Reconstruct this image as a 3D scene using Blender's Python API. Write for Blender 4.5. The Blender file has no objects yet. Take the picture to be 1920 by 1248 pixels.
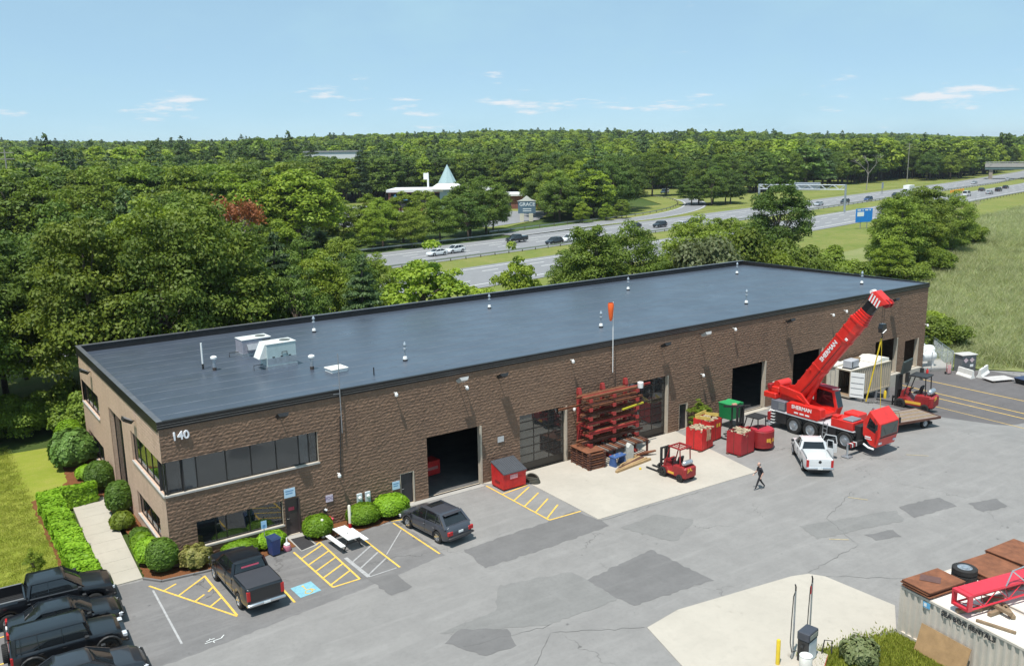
import bpy, bmesh, math, random
import numpy as np
from mathutils import Vector, Matrix, Euler
R = math.radians
random.seed(7); RNG = np.random.default_rng(7)
scene = bpy.context.scene
C = scene.collection

# ------------------------------------------------------------------ camera
cam_d = bpy.data.cameras.new('camera'); cam = bpy.data.objects.new('camera', cam_d); C.objects.link(cam)
CP = Vector((-10.1993, -47.0443, 21.9455)); yaw, pitch, roll = 0.6091, 0.2070, -0.0174
f_ = Vector((math.sin(yaw)*math.cos(pitch), math.cos(yaw)*math.cos(pitch), -math.sin(pitch)))
r_ = Vector((math.cos(yaw), -math.sin(yaw), 0)); u_ = r_.cross(f_)
r2 = math.cos(roll)*r_ + math.sin(roll)*u_; u2 = -math.sin(roll)*r_ + math.cos(roll)*u_
cam.matrix_world = Matrix(((r2.x, u2.x, -f_.x, CP.x), (r2.y, u2.y, -f_.y, CP.y), (r2.z, u2.z, -f_.z, CP.z), (0, 0, 0, 1)))
cam_d.sensor_width = 36; cam_d.lens = 36*1665.1/1920; cam_d.clip_end = 12000; cam_d.clip_start = .5
scene.camera = cam

# ------------------------------------------------------------------ sky and sun
CLOUD_OFF = 2.62
SUN = Vector((-.32, -.175, 1)).normalized()
world = bpy.data.worlds.new('World'); scene.world = world; world.use_nodes = True
wn = world.node_tree.nodes; wl = world.node_tree.links; wn.clear()
def wnode(t, **k):
    n = wn.new(t)
    for a, b in k.items(): setattr(n, a, b)
    return n
def wmath(op, a, b=None, c=None):
    n = wnode('ShaderNodeMath', operation=op)
    for i, v in enumerate((a, b, c)):
        if v is None: continue
        if isinstance(v, (int, float)): n.inputs[i].default_value = v
        else: wl.new(v, n.inputs[i])
    return n.outputs[0]
sky = wnode('ShaderNodeTexSky', sky_type='NISHITA', sun_disc=False)
sky.sun_elevation = math.asin(SUN.z); sky.sun_rotation = math.atan2(SUN.x, SUN.y) % (2*math.pi)
sky.altitude = 60; sky.air_density = .6; sky.dust_density = .0; sky.ozone_density = 3.5
tc = wnode('ShaderNodeTexCoord'); sx = wnode('ShaderNodeSeparateXYZ'); wl.new(tc.outputs['Generated'], sx.inputs[0])
az = wmath('ARCTAN2', sx.outputs[0], sx.outputs[1]); el = wmath('ARCSINE', sx.outputs[2])
cv = wnode('ShaderNodeCombineXYZ'); wl.new(az, cv.inputs[0]); wl.new(wmath('MULTIPLY', el, 2.6), cv.inputs[1])
def wnoise(scale, detail, rough, seed, vec=None):
    n = wnode('ShaderNodeTexNoise', noise_dimensions='4D'); n.inputs['W'].default_value = seed
    n.inputs['Scale'].default_value = scale; n.inputs['Detail'].default_value = detail; n.inputs['Roughness'].default_value = rough
    wl.new(vec or cv.outputs[0], n.inputs['Vector']); return n.outputs['Fac']
# low fair-weather cumulus, a band all round the horizon
nv = wnode('ShaderNodeCombineXYZ'); wl.new(wmath('ADD', az, CLOUD_OFF), nv.inputs[0]); wl.new(wmath('MULTIPLY', el, 5.5), nv.inputs[1])
nz = wnode('ShaderNodeTexNoise', noise_dimensions='2D'); nz.inputs['Scale'].default_value = 11; nz.inputs['Detail'].default_value = 5; nz.inputs['Roughness'].default_value = .6; wl.new(nv.outputs[0], nz.inputs['Vector'])
band = wmath('EXPONENT', wmath('MULTIPLY', wmath('POWER', wmath('ABSOLUTE', wmath('DIVIDE', wmath('SUBTRACT', el, R(2.6)), R(1.3))), 2), -1))
mr = wnode('ShaderNodeMapRange', interpolation_type='SMOOTHSTEP'); wl.new(wmath('MULTIPLY_ADD', band, .16, nz.outputs['Fac']), mr.inputs[0])
mr.inputs[1].default_value = .70; mr.inputs[2].default_value = .87; mr.inputs[3].default_value = 0; mr.inputs[4].default_value = .85
# thin high cirrus veil
ci = wnoise(7, 3, .6, 8.8); mr2 = wnode('ShaderNodeMapRange', interpolation_type='SMOOTHSTEP'); wl.new(ci, mr2.inputs[0])
mr2.inputs[1].default_value = .4; mr2.inputs[2].default_value = .8; mr2.inputs[3].default_value = .66; mr2.inputs[4].default_value = .86
mv = wnode('ShaderNodeMix', data_type='RGBA'); wl.new(mr2.outputs[0], mv.inputs[0]); wl.new(sky.outputs[0], mv.inputs[6]); mv.inputs[7].default_value = (3.35, 5.25, 6.3, 1)
mx = wnode('ShaderNodeMix', data_type='RGBA'); wl.new(mr.outputs[0], mx.inputs[0]); wl.new(mv.outputs[2], mx.inputs[6]); mx.inputs[7].default_value = (6.6, 6.7, 6.9, 1)
bg = wnode('ShaderNodeBackground'); wl.new(mx.outputs[2], bg.inputs[0]); bg.inputs[1].default_value = .125
wo = wnode('ShaderNodeOutputWorld'); wl.new(bg.outputs[0], wo.inputs[0])
sl = bpy.data.lights.new('sun', 'SUN'); sl.energy = 5.0; sl.angle = R(.53); sl.color = (1, .965, .91)
so = bpy.data.objects.new('sun', sl); C.objects.link(so); so.rotation_euler = SUN.to_track_quat('Z', 'Y').to_euler(); so.location = (0, 0, 60)
vs = scene.view_settings; vs.view_transform = 'Standard'; vs.look = 'None'; vs.exposure = .13; vs.gamma = 1; vs.use_curve_mapping = False

# ------------------------------------------------------------------ helpers
class MB:
    """collects shapes; build() links them as ONE mesh object"""
    def __init__(s): s.v = []; s.f = []; s.m = []; s.mi = 0; s.T = None
    def mat(s, i): s.mi = i; return s
    def xf(s, M=None): s.T = M; return s
    def add(s, vs, fs):
        o = len(s.v)
        if s.T is not None: vs = [s.T @ Vector(p) for p in vs]
        s.v += [tuple(p) for p in vs]; s.f += [tuple(i+o for i in f) for f in fs]; s.m += [s.mi]*len(fs); return s
    def box(s, x0, x1, y0, y1, z0, z1):
        return s.add([(x0,y0,z0),(x1,y0,z0),(x1,y1,z0),(x0,y1,z0),(x0,y0,z1),(x1,y0,z1),(x1,y1,z1),(x0,y1,z1)],
                     [(3,2,1,0),(4,5,6,7),(0,1,5,4),(1,2,6,5),(2,3,7,6),(3,0,4,7)])
    def bbox(s, x0, x1, y0, y1, z0, z1, b=.02):
        # chamfered box (all vertical and top edges)
        def ring(i, z): return [(x0+i+b,y0+i,z),(x1-i-b,y0+i,z),(x1-i,y0+i+b,z),(x1-i,y1-i-b,z),(x1-i-b,y1-i,z),(x0+i+b,y1-i,z),(x0+i,y1-i-b,z),(x0+i,y0+i+b,z)]
        return s.loft([ring(b,z0), ring(0,z0+b), ring(0,z1-b), ring(b,z1)], True)
    def loft(s, rings, caps=True, closed=True):
        n = len(rings[0]); vs = [p for r in rings for p in r]; fs = []
        for i in range(len(rings)-1):
            for j in range(n if closed else n-1):
                a = i*n+j; b = i*n+(j+1) % n; fs.append((a, b, b+n, a+n))
        if caps: fs.append(tuple(reversed(range(n)))); k = (len(rings)-1)*n; fs.append(tuple(range(k, k+n)))
        return s.add(vs, fs)
    def cyl(s, p0, p1, r0, r1=None, n=12, caps=True):
        r1 = r0 if r1 is None else r1; p0 = Vector(p0); p1 = Vector(p1); d = (p1-p0).normalized()
        a = d.orthogonal().normalized(); b = d.cross(a)
        ring = lambda p, r: [p+(a*math.cos(t)+b*math.sin(t))*r for t in [2*math.pi*k/n for k in range(n)]]
        return s.loft([ring(p0, r0), ring(p1, r1)], caps)
    def tube(s, pts, r, n=8, r1=None):
        pts = [Vector(p) for p in pts]; rings = []; a = None
        for i, p in enumerate(pts):
            d = (pts[min(i+1, len(pts)-1)]-pts[max(i-1, 0)]).normalized()
            a = d.orthogonal().normalized() if a is None else (a-d*a.dot(d)).normalized()
            b = d.cross(a); rr = r if r1 is None else r+(r1-r)*i/max(1, len(pts)-1)
            rings.append([p+(a*math.cos(t)+b*math.sin(t))*rr for t in [2*math.pi*k/n for k in range(n)]])
        return s.loft(rings, True)
    def beam(s, p0, p1, w, h, up=(0, 0, 1)):
        p0 = Vector(p0); p1 = Vector(p1); d = (p1-p0).normalized(); up = Vector(up)
        if abs(d.dot(up)) > .98: up = Vector((1, 0, 0))
        a = d.cross(up).normalized()*w/2; b = a.cross(d).normalized()*h/2
        rr = lambda p: [p-a-b, p+a-b, p+a+b, p-a+b]
        return s.loft([rr(p0), rr(p1)], True)
    def lathe(s, prof, c=(0, 0, 0), axis='z', n=20, caps=True):
        rings = []
        for r, h in prof:
            ring = []
            for k in range(n):
                t = 2*math.pi*k/n; a, b = r*math.cos(t), r*math.sin(t)
                ring.append({'z': (c[0]+a, c[1]+b, c[2]+h), 'y': (c[0]+b, c[1]+h, c[2]+a), 'x': (c[0]+h, c[1]+a, c[2]+b)}[axis])
            rings.append(ring)
        return s.loft(rings, caps)
    def prism(s, poly, a0, a1, axis='y'):
        f = {'y': lambda p, h: (p[0], h, p[1]), 'x': lambda p, h: (h, p[0], p[1]), 'z': lambda p, h: (p[0], p[1], h)}[axis]
        return s.loft([[f(p, a0) for p in poly], [f(p, a1) for p in poly]], True)
    def quad(s, *p): return s.add(list(p), [tuple(range(len(p)))])
    def mesh(s, name, mats):
        me = bpy.data.meshes.new(name); me.from_pydata(s.v, [], s.f)
        for m in (mats if isinstance(mats, (list, tuple)) else [mats]): me.materials.append(m)
        if any(s.m): me.polygons.foreach_set('material_index', s.m)
        bm = bmesh.new(); bm.from_mesh(me); bmesh.ops.recalc_face_normals(bm, faces=bm.faces); bm.to_mesh(me); bm.free()
        me.update(); return me
    def build(s, name, mats, parent=None, smooth=False, bevel=0):
        o = bpy.data.objects.new(name, s.mesh(name, mats)); C.objects.link(o)
        if parent is not None: o.parent = parent
        if smooth:
            o.data.polygons.foreach_set('use_smooth', [True]*len(o.data.polygons))
            o.data.set_sharp_from_angle(angle=R(35))
        if bevel:
            m = o.modifiers.new('bevel', 'BEVEL'); m.width = bevel; m.segments = 2; m.limit_method = 'ANGLE'
        return o
def tag(o, label=None, cat=None, group=None, kind=None):
    if label: o['label'] = label
    if cat: o['category'] = cat
    if group: o['group'] = group
    if kind: o['kind'] = kind
    return o
def thing(name, label, cat, loc=(0, 0, 0), rz=0, group=None):
    o = bpy.data.objects.new(name, None); C.objects.link(o); o.empty_display_size = .3
    o.location = loc; o.rotation_euler = (0, 0, rz); return tag(o, label, cat, group)
def struct(o): o['kind'] = 'structure'; return o
def kids(o): return [c for c in bpy.data.objects if c.parent == o]
def copy_tree(o, loc=None, rz=None, label=None, parent=None):
    tree = {}
    for c in bpy.data.objects: tree.setdefault(c.parent, []).append(c)
    def rec(a, par):
        c = a.copy(); C.objects.link(c); c.parent = par
        for ch in tree.get(a, []): rec(ch, c)
        return c
    c = rec(o, parent)
    if loc is not None: c.location = loc
    if rz is not None: c.rotation_euler = (0, 0, rz)
    if label: c['label'] = label
    return c
def text(name, s, size, mat_, parent, M, depth=.01, bold=0):
    cu = bpy.data.curves.new(name, 'FONT'); cu.body = s; cu.size = size; cu.extrude = depth; cu.align_x = 'CENTER'; cu.align_y = 'CENTER'; cu.offset = bold; cu.resolution_u = 3
    t = bpy.data.objects.new(name, cu); C.objects.link(t)
    me = bpy.data.meshes.new_from_object(t); bpy.data.objects.remove(t); me.materials.clear(); me.materials.append(mat_)
    o = bpy.data.objects.new(name, me); C.objects.link(o); o.parent = parent; o.matrix_basis = M; return o
def frame(o, x, y):   # matrix with text x axis along x, y axis along y, origin o
    x = Vector(x).normalized(); y = Vector(y).normalized(); z = x.cross(y)
    return Matrix(((x.x, y.x, z.x, o[0]), (x.y, y.y, z.y, o[1]), (x.z, y.z, z.z, o[2]), (0, 0, 0, 1)))
def ss(a, b, x): t = min(1, max(0, (x-a)/(b-a))); return t*t*(3-2*t)

# ------------------------------------------------------------------ materials
MATS = {}
def M(name, col, rough=.6, metal=0., var=.12, vs=2.5, bump=0., bs=30., coat=0., spec=.5, det=4):
    if name in MATS: return MATS[name]
    m = bpy.data.materials.new(name); m.use_nodes = True; nt = m.node_tree; N = nt.nodes; L = nt.links
    b = N['Principled BSDF']; b.inputs['Roughness'].default_value = rough; b.inputs['Metallic'].default_value = metal
    b.inputs['Specular IOR Level'].default_value = spec
    if coat: b.inputs['Coat Weight'].default_value = coat; b.inputs['Coat Roughness'].default_value = .06
    t = N.new('ShaderNodeTexCoord'); n = N.new('ShaderNodeTexNoise'); n.inputs['Scale'].default_value = vs; n.inputs['Detail'].default_value = det; n.inputs['Roughness'].default_value = .65
    L.new(t.outputs['Object'], n.inputs['Vector'])
    mr = N.new('ShaderNodeMapRange'); L.new(n.outputs['Fac'], mr.inputs[0]); mr.inputs[1].default_value = .25; mr.inputs[2].default_value = .75
    mr.inputs[3].default_value = 1-var; mr.inputs[4].default_value = 1+var
    mx = N.new('ShaderNodeVectorMath'); mx.operation = 'SCALE'; mx.inputs[0].default_value = col; L.new(mr.outputs[0], mx.inputs['Scale'])
    L.new(mx.outputs[0], b.inputs['Base Color'])
    if bump:
        n2 = N.new('ShaderNodeTexNoise'); n2.inputs['Scale'].default_value = bs; n2.inputs['Detail'].default_value = 3; L.new(t.outputs['Object'], n2.inputs['Vector'])
        bp = N.new('ShaderNodeBump'); bp.inputs['Strength'].default_value = bump; bp.inputs['Distance'].default_value = .02; L.new(n2.outputs['Fac'], bp.inputs['Height']); L.new(bp.outputs[0], b.inputs['Normal'])
    MATS[name] = m; return m
def G2(m): return m.node_tree.nodes, m.node_tree.links, m.node_tree.nodes['Principled BSDF']
def noise(N, L, vec, scale, det=4, rough=.6, dist=0):
    n = N.new('ShaderNodeTexNoise'); n.inputs['Scale'].default_value = scale; n.inputs['Detail'].default_value = det; n.inputs['Roughness'].default_value = rough; n.inputs['Distortion'].default_value = dist
    L.new(vec, n.inputs['Vector']); return n.outputs['Fac']
def ramp(N, L, fac, stops):
    r = N.new('ShaderNodeValToRGB'); L.new(fac, r.inputs[0]); e = r.color_ramp.elements
    while len(e) < len(stops): e.new(.5)
    for el_, (p, c) in zip(e, stops): el_.position = p; el_.color = (*c, 1) if len(c) == 3 else c
    return r.outputs[0]
def mixc(N, L, fac, a, b, mode='MIX'):
    m = N.new('ShaderNodeMix'); m.data_type = 'RGBA'; m.blend_type = mode
    for i, v in ((0, fac), (6, a), (7, b)):
        if isinstance(v, (int, float)): m.inputs[i].default_value = v
        elif isinstance(v, tuple): m.inputs[i].default_value = (*v, 1)
        else: L.new(v, m.inputs[i])
    return m.outputs[2]
def maprange(N, L, v, a, b, c=0, d=1, smooth=False):
    m = N.new('ShaderNodeMapRange'); L.new(v, m.inputs[0])
    if smooth: m.interpolation_type = 'SMOOTHSTEP'
    for i, x in enumerate((a, b, c, d)): m.inputs[i+1].default_value = x
    return m.outputs[0]
def bumpn(N, L, h, b, strength=.5, dist=.02):
    p = N.new('ShaderNodeBump'); p.inputs['Strength'].default_value = strength; p.inputs['Distance'].default_value = dist; L.new(h, p.inputs['Height']); L.new(p.outputs[0], b.inputs['Normal'])
def pos(N):
    g = N.new('ShaderNodeNewGeometry'); return g.outputs['Position']

def m_asphalt(name, a, b, crack=1., stain=1.):
    m = M(name, a, .88); N, L, B = G2(m); P = pos(N)
    big = noise(N, L, P, .09, 5, .6); mid = noise(N, L, P, .7, 5, .65); fine = noise(N, L, P, 30, 3, .7)
    st = N.new('ShaderNodeVectorMath'); st.operation = 'MULTIPLY'; st.inputs[1].default_value = (.12, 1.1, 1); L.new(P, st.inputs[0])
    streak = noise(N, L, st.outputs[0], 1.3, 4, .6, .6)
    c = mixc(N, L, maprange(N, L, big, .3, .7), a, b)
    c = mixc(N, L, maprange(N, L, mid, .3, .75, 0, .7), c, tuple(x*.72 for x in a))
    c = mixc(N, L, maprange(N, L, noise(N, L, P, 4.5, 5, .75), .48, .75, 0, .55), c, tuple(x*.66 for x in a))
    c = mixc(N, L, maprange(N, L, streak, .5, .78, 0, .35*stain), c, tuple(x*1.3 for x in b))
    c = mixc(N, L, maprange(N, L, fine, .3, .7, 0, .6), c, tuple(x*.66 for x in b))
    sp = noise(N, L, P, 1.6, 2, .5); c = mixc(N, L, maprange(N, L, sp, .71, .78, 0, .55*stain), c, (.05, .05, .05))
    if crack:
        w = noise(N, L, P, .8, 3, .6); vadd = N.new('ShaderNodeVectorMath'); vadd.operation = 'MULTIPLY_ADD'; cmb = N.new('ShaderNodeCombineXYZ'); L.new(w, cmb.inputs[0]); L.new(noise(N, L, P, .9, 3, .6), cmb.inputs[1])
        L.new(cmb.outputs[0], vadd.inputs[0]); vadd.inputs[1].default_value = (2.2, 2.2, 0); L.new(P, vadd.inputs[2])
        v = N.new('ShaderNodeTexVoronoi'); v.feature = 'DISTANCE_TO_EDGE'; v.inputs['Scale'].default_value = .11; L.new(vadd.outputs[0], v.inputs['Vector'])
        msk = maprange(N, L, noise(N, L, P, .13, 2, .5), .52, .62)
        mm = N.new('ShaderNodeMath'); mm.operation = 'MULTIPLY'; L.new(maprange(N, L, v.outputs['Distance'], .002, .005, .55*crack, 0), mm.inputs[0]); L.new(msk, mm.inputs[1])
        c = mixc(N, L, mm.outputs[0], c, (.035, .033, .03))
    L.new(c, B.inputs['Base Color']); bumpn(N, L, fine, B, .35, .012); return m
def m_concrete(name, a, joint=None):
    m = M(name, a, .85); N, L, B = G2(m); P = pos(N)
    c = mixc(N, L, maprange(N, L, noise(N, L, P, .35, 6, .65), .3, .72), a, tuple(x*.84 for x in a))
    c = mixc(N, L, maprange(N, L, noise(N, L, P, 2.2, 5, .7), .5, .8, 0, .5), c, tuple(x*.74 for x in a))
    c = mixc(N, L, maprange(N, L, noise(N, L, P, 1.1, 2, .5), .7, .78, 0, .4), c, (.16, .13, .1))
    L.new(c, B.inputs['Base Color']); bumpn(N, L, noise(N, L, P, 40, 3), B, .2, .01); return m
def m_block(name, cols, mort, bw=.4, bh=.2, wet=0):
    m = M(name, cols[0], .92, spec=.2); N, L, B = G2(m); P = pos(N)
    sep = N.new('ShaderNodeSeparateXYZ'); L.new(P, sep.inputs[0]); ad = N.new('ShaderNodeMath'); ad.operation = 'ADD'; L.new(sep.outputs[0], ad.inputs[0]); L.new(sep.outputs[1], ad.inputs[1])
    cb = N.new('ShaderNodeCombineXYZ'); L.new(ad.outputs[0], cb.inputs[0]); L.new(sep.outputs[2], cb.inputs[1])
    br = N.new('ShaderNodeTexBrick'); br.inputs['Scale'].default_value = 1; br.inputs['Brick Width'].default_value = bw; br.inputs['Row Height'].default_value = bh; br.inputs['Mortar Size'].default_value = .008
    br.inputs['Color1'].default_value = (*cols[0], 1); br.inputs['Color2'].default_value = (*cols[1], 1); br.inputs['Mortar'].default_value = (*mort, 1); L.new(cb.outputs[0], br.inputs['Vector'])
    c = mixc(N, L, maprange(N, L, noise(N, L, P, .45, 4, .6), .35, .7, 0, .7), br.outputs['Color'], cols[2])
    c = mixc(N, L, maprange(N, L, noise(N, L, P, 9, 4, .7), .45, .8, 0, .6), c, tuple(x*.6 for x in cols[0]))
    c = mixc(N, L, maprange(N, L, noise(N, L, P, 5, 4, .7), .52, .85, 0, .6), c, tuple(min(1, x*1.55) for x in cols[0]))
    vst = N.new('ShaderNodeVectorMath'); vst.operation = 'MULTIPLY'; vst.inputs[1].default_value = (1.2, 1.2, .1); L.new(P, vst.inputs[0])
    c = mixc(N, L, maprange(N, L, noise(N, L, vst.outputs[0], 1., 5, .7), .52, .8, 0, .5), c, tuple(x*.62 for x in cols[2]))
    L.new(c, B.inputs['Base Color']); bumpn(N, L, noise(N, L, P, 22, 5, .7), B, .7, .03); return m
def m_grass(name, a, b, c3, sc=1.):
    m = M(name, a, .95, spec=.15); N, L, B = G2(m); P = pos(N)
    c = mixc(N, L, maprange(N, L, noise(N, L, P, .22*sc, 5, .65), .35, .65), a, b)
    c = mixc(N, L, maprange(N, L, noise(N, L, P, 1.3*sc, 4, .7), .45, .75, 0, .8), c, c3)
    c = mixc(N, L, maprange(N, L, noise(N, L, P, 14, 4, .8), .35, .7, 0, .55), c, tuple(x*.55 for x in a))
    L.new(c, B.inputs['Base Color']); bumpn(N, L, noise(N, L, P, 18, 5, .8), B, 1., .06); return m
def m_leaf(name, a, b, trans=.25, yellow=(.2, .24, .03)):
    m = bpy.data.materials.new(name); m.use_nodes = True; N = m.node_tree.nodes; L = m.node_tree.links; N.clear()
    g = N.new('ShaderNodeNewGeometry'); oi = N.new('ShaderNodeObjectInfo'); t = N.new('ShaderNodeTexCoord')
    c = mixc(N, L, g.outputs['Random Per Island'], a, b)
    c = mixc(N, L, maprange(N, L, oi.outputs['Random'], 0, 1, 0, .5), c, yellow)
    c = mixc(N, L, maprange(N, L, noise(N, L, t.outputs['Object'], .35, 2), .4, .65, 0, .45), c, tuple(x*.55 for x in a))
    f1 = N.new('ShaderNodeMath'); f1.operation = 'MULTIPLY'; f1.inputs[1].default_value = 7.13; L.new(oi.outputs['Random'], f1.inputs[0]); f2 = N.new('ShaderNodeMath'); f2.operation = 'FRACT'; L.new(f1.outputs[0], f2.inputs[0])
    sc_n = N.new('ShaderNodeVectorMath'); sc_n.operation = 'SCALE'; L.new(c, sc_n.inputs[0]); L.new(maprange(N, L, f2.outputs[0], 0, 1, .66, 1.22), sc_n.inputs['Scale']); c = sc_n.outputs[0]
    d = N.new('ShaderNodeBsdfPrincipled'); d.inputs['Roughness'].default_value = .55; d.inputs['Specular IOR Level'].default_value = .3; L.new(c, d.inputs['Base Color'])
    tr = N.new('ShaderNodeBsdfTranslucent'); L.new(mixc(N, L, 1., c, (1.0, 1.0, .55), 'MULTIPLY'), tr.inputs[0])
    ms = N.new('ShaderNodeMixShader'); ms.inputs[0].default_value = trans; L.new(d.outputs[0], ms.inputs[1]); L.new(tr.outputs[0], ms.inputs[2])
    o = N.new('ShaderNodeOutputMaterial'); L.new(ms.outputs[0], o.inputs[0]); MATS[name] = m; return m
def m_glass(name, tint=(.03, .035, .04), through=.7):
    m = bpy.data.materials.new(name); m.use_nodes = True; N = m.node_tree.nodes; L = m.node_tree.links; N.clear()
    fr = N.new('ShaderNodeFresnel'); fr.inputs[0].default_value = 1.7
    gl = N.new('ShaderNodeBsdfGlossy'); gl.inputs['Roughness'].default_value = .02; gl.inputs['Color'].default_value = (.85, .88, .9, 1)
    tr = N.new('ShaderNodeBsdfTransparent'); tr.inputs[0].default_value = (.8, .83, .84, 1); df = N.new('ShaderNodeBsdfDiffuse'); df.inputs[0].default_value = (*tint, 1)
    m1 = N.new('ShaderNodeMixShader'); m1.inputs[0].default_value = through; L.new(df.outputs[0], m1.inputs[1]); L.new(tr.outputs[0], m1.inputs[2])
    m2 = N.new('ShaderNodeMixShader'); L.new(maprange(N, L, fr.outputs[0], 0, 1, .06, .95), m2.inputs[0]); L.new(m1.outputs[0], m2.inputs[1]); L.new(gl.outputs[0], m2.inputs[2])
    o = N.new('ShaderNodeOutputMaterial'); L.new(m2.outputs[0], o.inputs[0]); MATS[name] = m; return m

asphalt = m_asphalt('asphalt', (.245, .234, .224), (.3, .287, .273))
asphalt_old = m_asphalt('asphalt_old', (.15, .143, .142), (.235, .225, .218), 1., 1.6)
asphalt_dark = m_asphalt('asphalt_dark', (.158, .151, .148), (.2, .192, .187), .3, .8)
asphalt_mid = m_asphalt('asphalt_mid', (.208, .202, .192), (.252, .244, .233), .4, .6)
asphalt_dock = m_asphalt('asphalt_dock', (.115, .105, .105), (.16, .147, .145), .8, .8)
road_mat = m_asphalt('road_mat', (.24, .24, .25), (.28, .28, .285), .2, .4)
concrete = m_concrete('concrete', (.47, .425, .36)); concrete_w = m_concrete('concrete_walk', (.46, .42, .35)); concrete_g = m_concrete('concrete_grey', (.4, .38, .35))
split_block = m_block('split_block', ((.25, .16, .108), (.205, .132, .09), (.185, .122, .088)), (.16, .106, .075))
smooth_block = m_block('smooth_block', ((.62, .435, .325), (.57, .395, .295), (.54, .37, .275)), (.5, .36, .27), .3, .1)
jamb_mat = M('jamb', (.5, .43, .34), .8, var=.15)
roof_mat = M('roof_membrane', (.075, .08, .09), .42, var=.25, vs=.6, spec=.6)
metal_dark = M('dark_metal', (.035, .034, .035), .45, .2, var=.2); fascia_mat = M('fascia', (.028, .026, .026), .38, .3, var=.25, vs=1)
metal_grey = M('grey_metal', (.32, .33, .35), .45, .5, var=.15); galv = M('galvanised', (.52, .55, .58), .38, .75, var=.2, vs=4)
white_paint = M('white_paint', (.8, .8, .78), .45, var=.06); offwhite = M('off_white', (.7, .68, .62), .6, var=.12, vs=1.5)
line_yellow = M('line_yellow', (.72, .46, .085), .8, var=.3, vs=5, det=6); line_faded = M('line_faded', (.36, .355, .35), .85, var=.3, vs=5, det=6); line_white = M('line_white', (.62, .62, .6), .8, var=.25, vs=2)
line_blue = M('line_blue', (.2, .42, .5), .8, var=.2, vs=5)
red = M('crane_red', (.66, .026, .018), .36, var=.2, vs=1.6, coat=.3, det=7); red_dark = M('worn_red', (.28, .018, .02), .5, var=.35, vs=3, det=8); red_box = M('box_red', (.55, .02, .02), .5, var=.28, vs=2.6, det=8)
black = M('black_paint', (.012, .012, .014), .3, var=.1, coat=.3); rubber = M('rubber', (.022, .021, .02), .85, var=.25, vs=6); black_matte = M('black_matte', (.02, .02, .02), .7, var=.2)
rust = M('rust', (.2, .075, .035), .85, var=.45, vs=2.2, bump=.3, det=7); rust_dark = M('rust_dark', (.11, .045, .03), .85, var=.4, vs=3, bump=.3, det=7); rack_red = M('rack_red', (.33, .035, .03), .65, var=.35, vs=3)
wood = M('timber', (.38, .25, .12), .8, var=.25, vs=5); wood_old = M('old_timber', (.24, .17, .105), .85, var=.3, vs=6); plywood_m = M('plywood', (.36, .22, .105), .8, var=.2, vs=2.5)
glass = m_glass('window_glass'); glass_car = M('car_glass', (.012, .014, .016), .06, var=0, spec=.9); chrome = M('chrome', (.65, .66, .68), .15, .9, var=.05)
yellow = M('yellow_paint', (.7, .5, .03), .5, var=.15); blue_bin = M('blue_plastic', (.03, .06, .2), .45, var=.12); green_box = M('green_paint', (.015, .22, .07), .45, var=.12); blue_paint = M('blue_paint', (.05, .11, .28), .55, var=.2)
lamp_red = M('lamp_red', (.45, .02, .02), .2, var=.05); lamp_clear = M('lamp_clear', (.75, .77, .8), .12, .3, var=.05); orange = M('orange', (.85, .13, .02), .6, var=.1)
skin = M('skin', (.55, .33, .25), .55, var=.08)
grass_lawn = m_grass('lawn_grass', (.25, .31, .035), (.34, .36, .06), (.38, .36, .09)); grass_verge = m_grass('verge_grass', (.15, .2, .04), (.24, .245, .07), (.3, .26, .1), .3)
forest_floor = m_grass('forest_floor', (.06, .1, .022), (.085, .12, .03), (.05, .07, .02), .3); mulch = m_grass('mulch', (.21, .085, .035), (.25, .105, .045), (.16, .065, .03), 2)
marsh_mat = m_grass('marsh_ground', (.2, .25, .08), (.27, .28, .12), (.3, .28, .14), .5)
# ------------------------------------------------------------------ terrain
HW = [(-700, -60), (-300, 25), (-100, 69), (0, 87.5), (68, 99.5), (113, 107.5), (196, 124), (300, 147), (437, 176), (600, 221), (900, 325), (1500, 620), (2600, 1300)]
def hw_y(x):
    for (x0, y0), (x1, y1) in zip(HW, HW[1:]):
        if x <= x1: return y0+(y1-y0)*(x-x0)/(x1-x0)
    return HW[-1][1]
def hw_off(x, y): return (y-hw_y(x))*.975
def gz(x, y): return -1.3*ss(54, 66, x)*(1-ss(30, 60, y))
def hill(x, y):
    d = math.hypot(x+10, y+47); o = abs(hw_off(x, y)); a = math.degrees(math.atan2(x+10, y+47))
    amp = 14-5*ss(20, 60, a)
    h = amp*ss(230, 1150, d)*ss(60, 330, o) if y > -400 else 0
    h += 6*math.sin(x*.006+1)*math.sin(y*.005+.5)*ss(300, 900, d)*ss(60, 330, o)
    h *= ss(85, 170, math.hypot(x-140, y-245))
    return h+5*ss(1500, 3500, d)
def T(x, y): return gz(x, y)+hill(x, y)
def axis_pts(lo, hi, c, near, n):
    t = np.linspace(-1, 1, n); k = 5.2; v = np.sinh(k*t)/math.sinh(k)
    return [c+(a*(hi-c) if a > 0 else -a*(lo-c)) for a in v]
gx = axis_pts(-4500, 7000, 60, 3, 170); gy = axis_pts(-3000, 7500, 20, 3, 170)
vs_ = []; fs_ = []
for j, y in enumerate(gy):
    for i, x in enumerate(gx): vs_.append((x, y, T(x, y)-.16))
n_ = len(gx)
for j in range(len(gy)-1):
    for i in range(n_-1): a = j*n_+i; fs_.append((a, a+1, a+1+n_, a+n_))
g_ = MB(); g_.v = vs_; g_.f = fs_; g_.m = [0]*len(fs_)
ground = struct(g_.build('ground', forest_floor, smooth=False))

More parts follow.
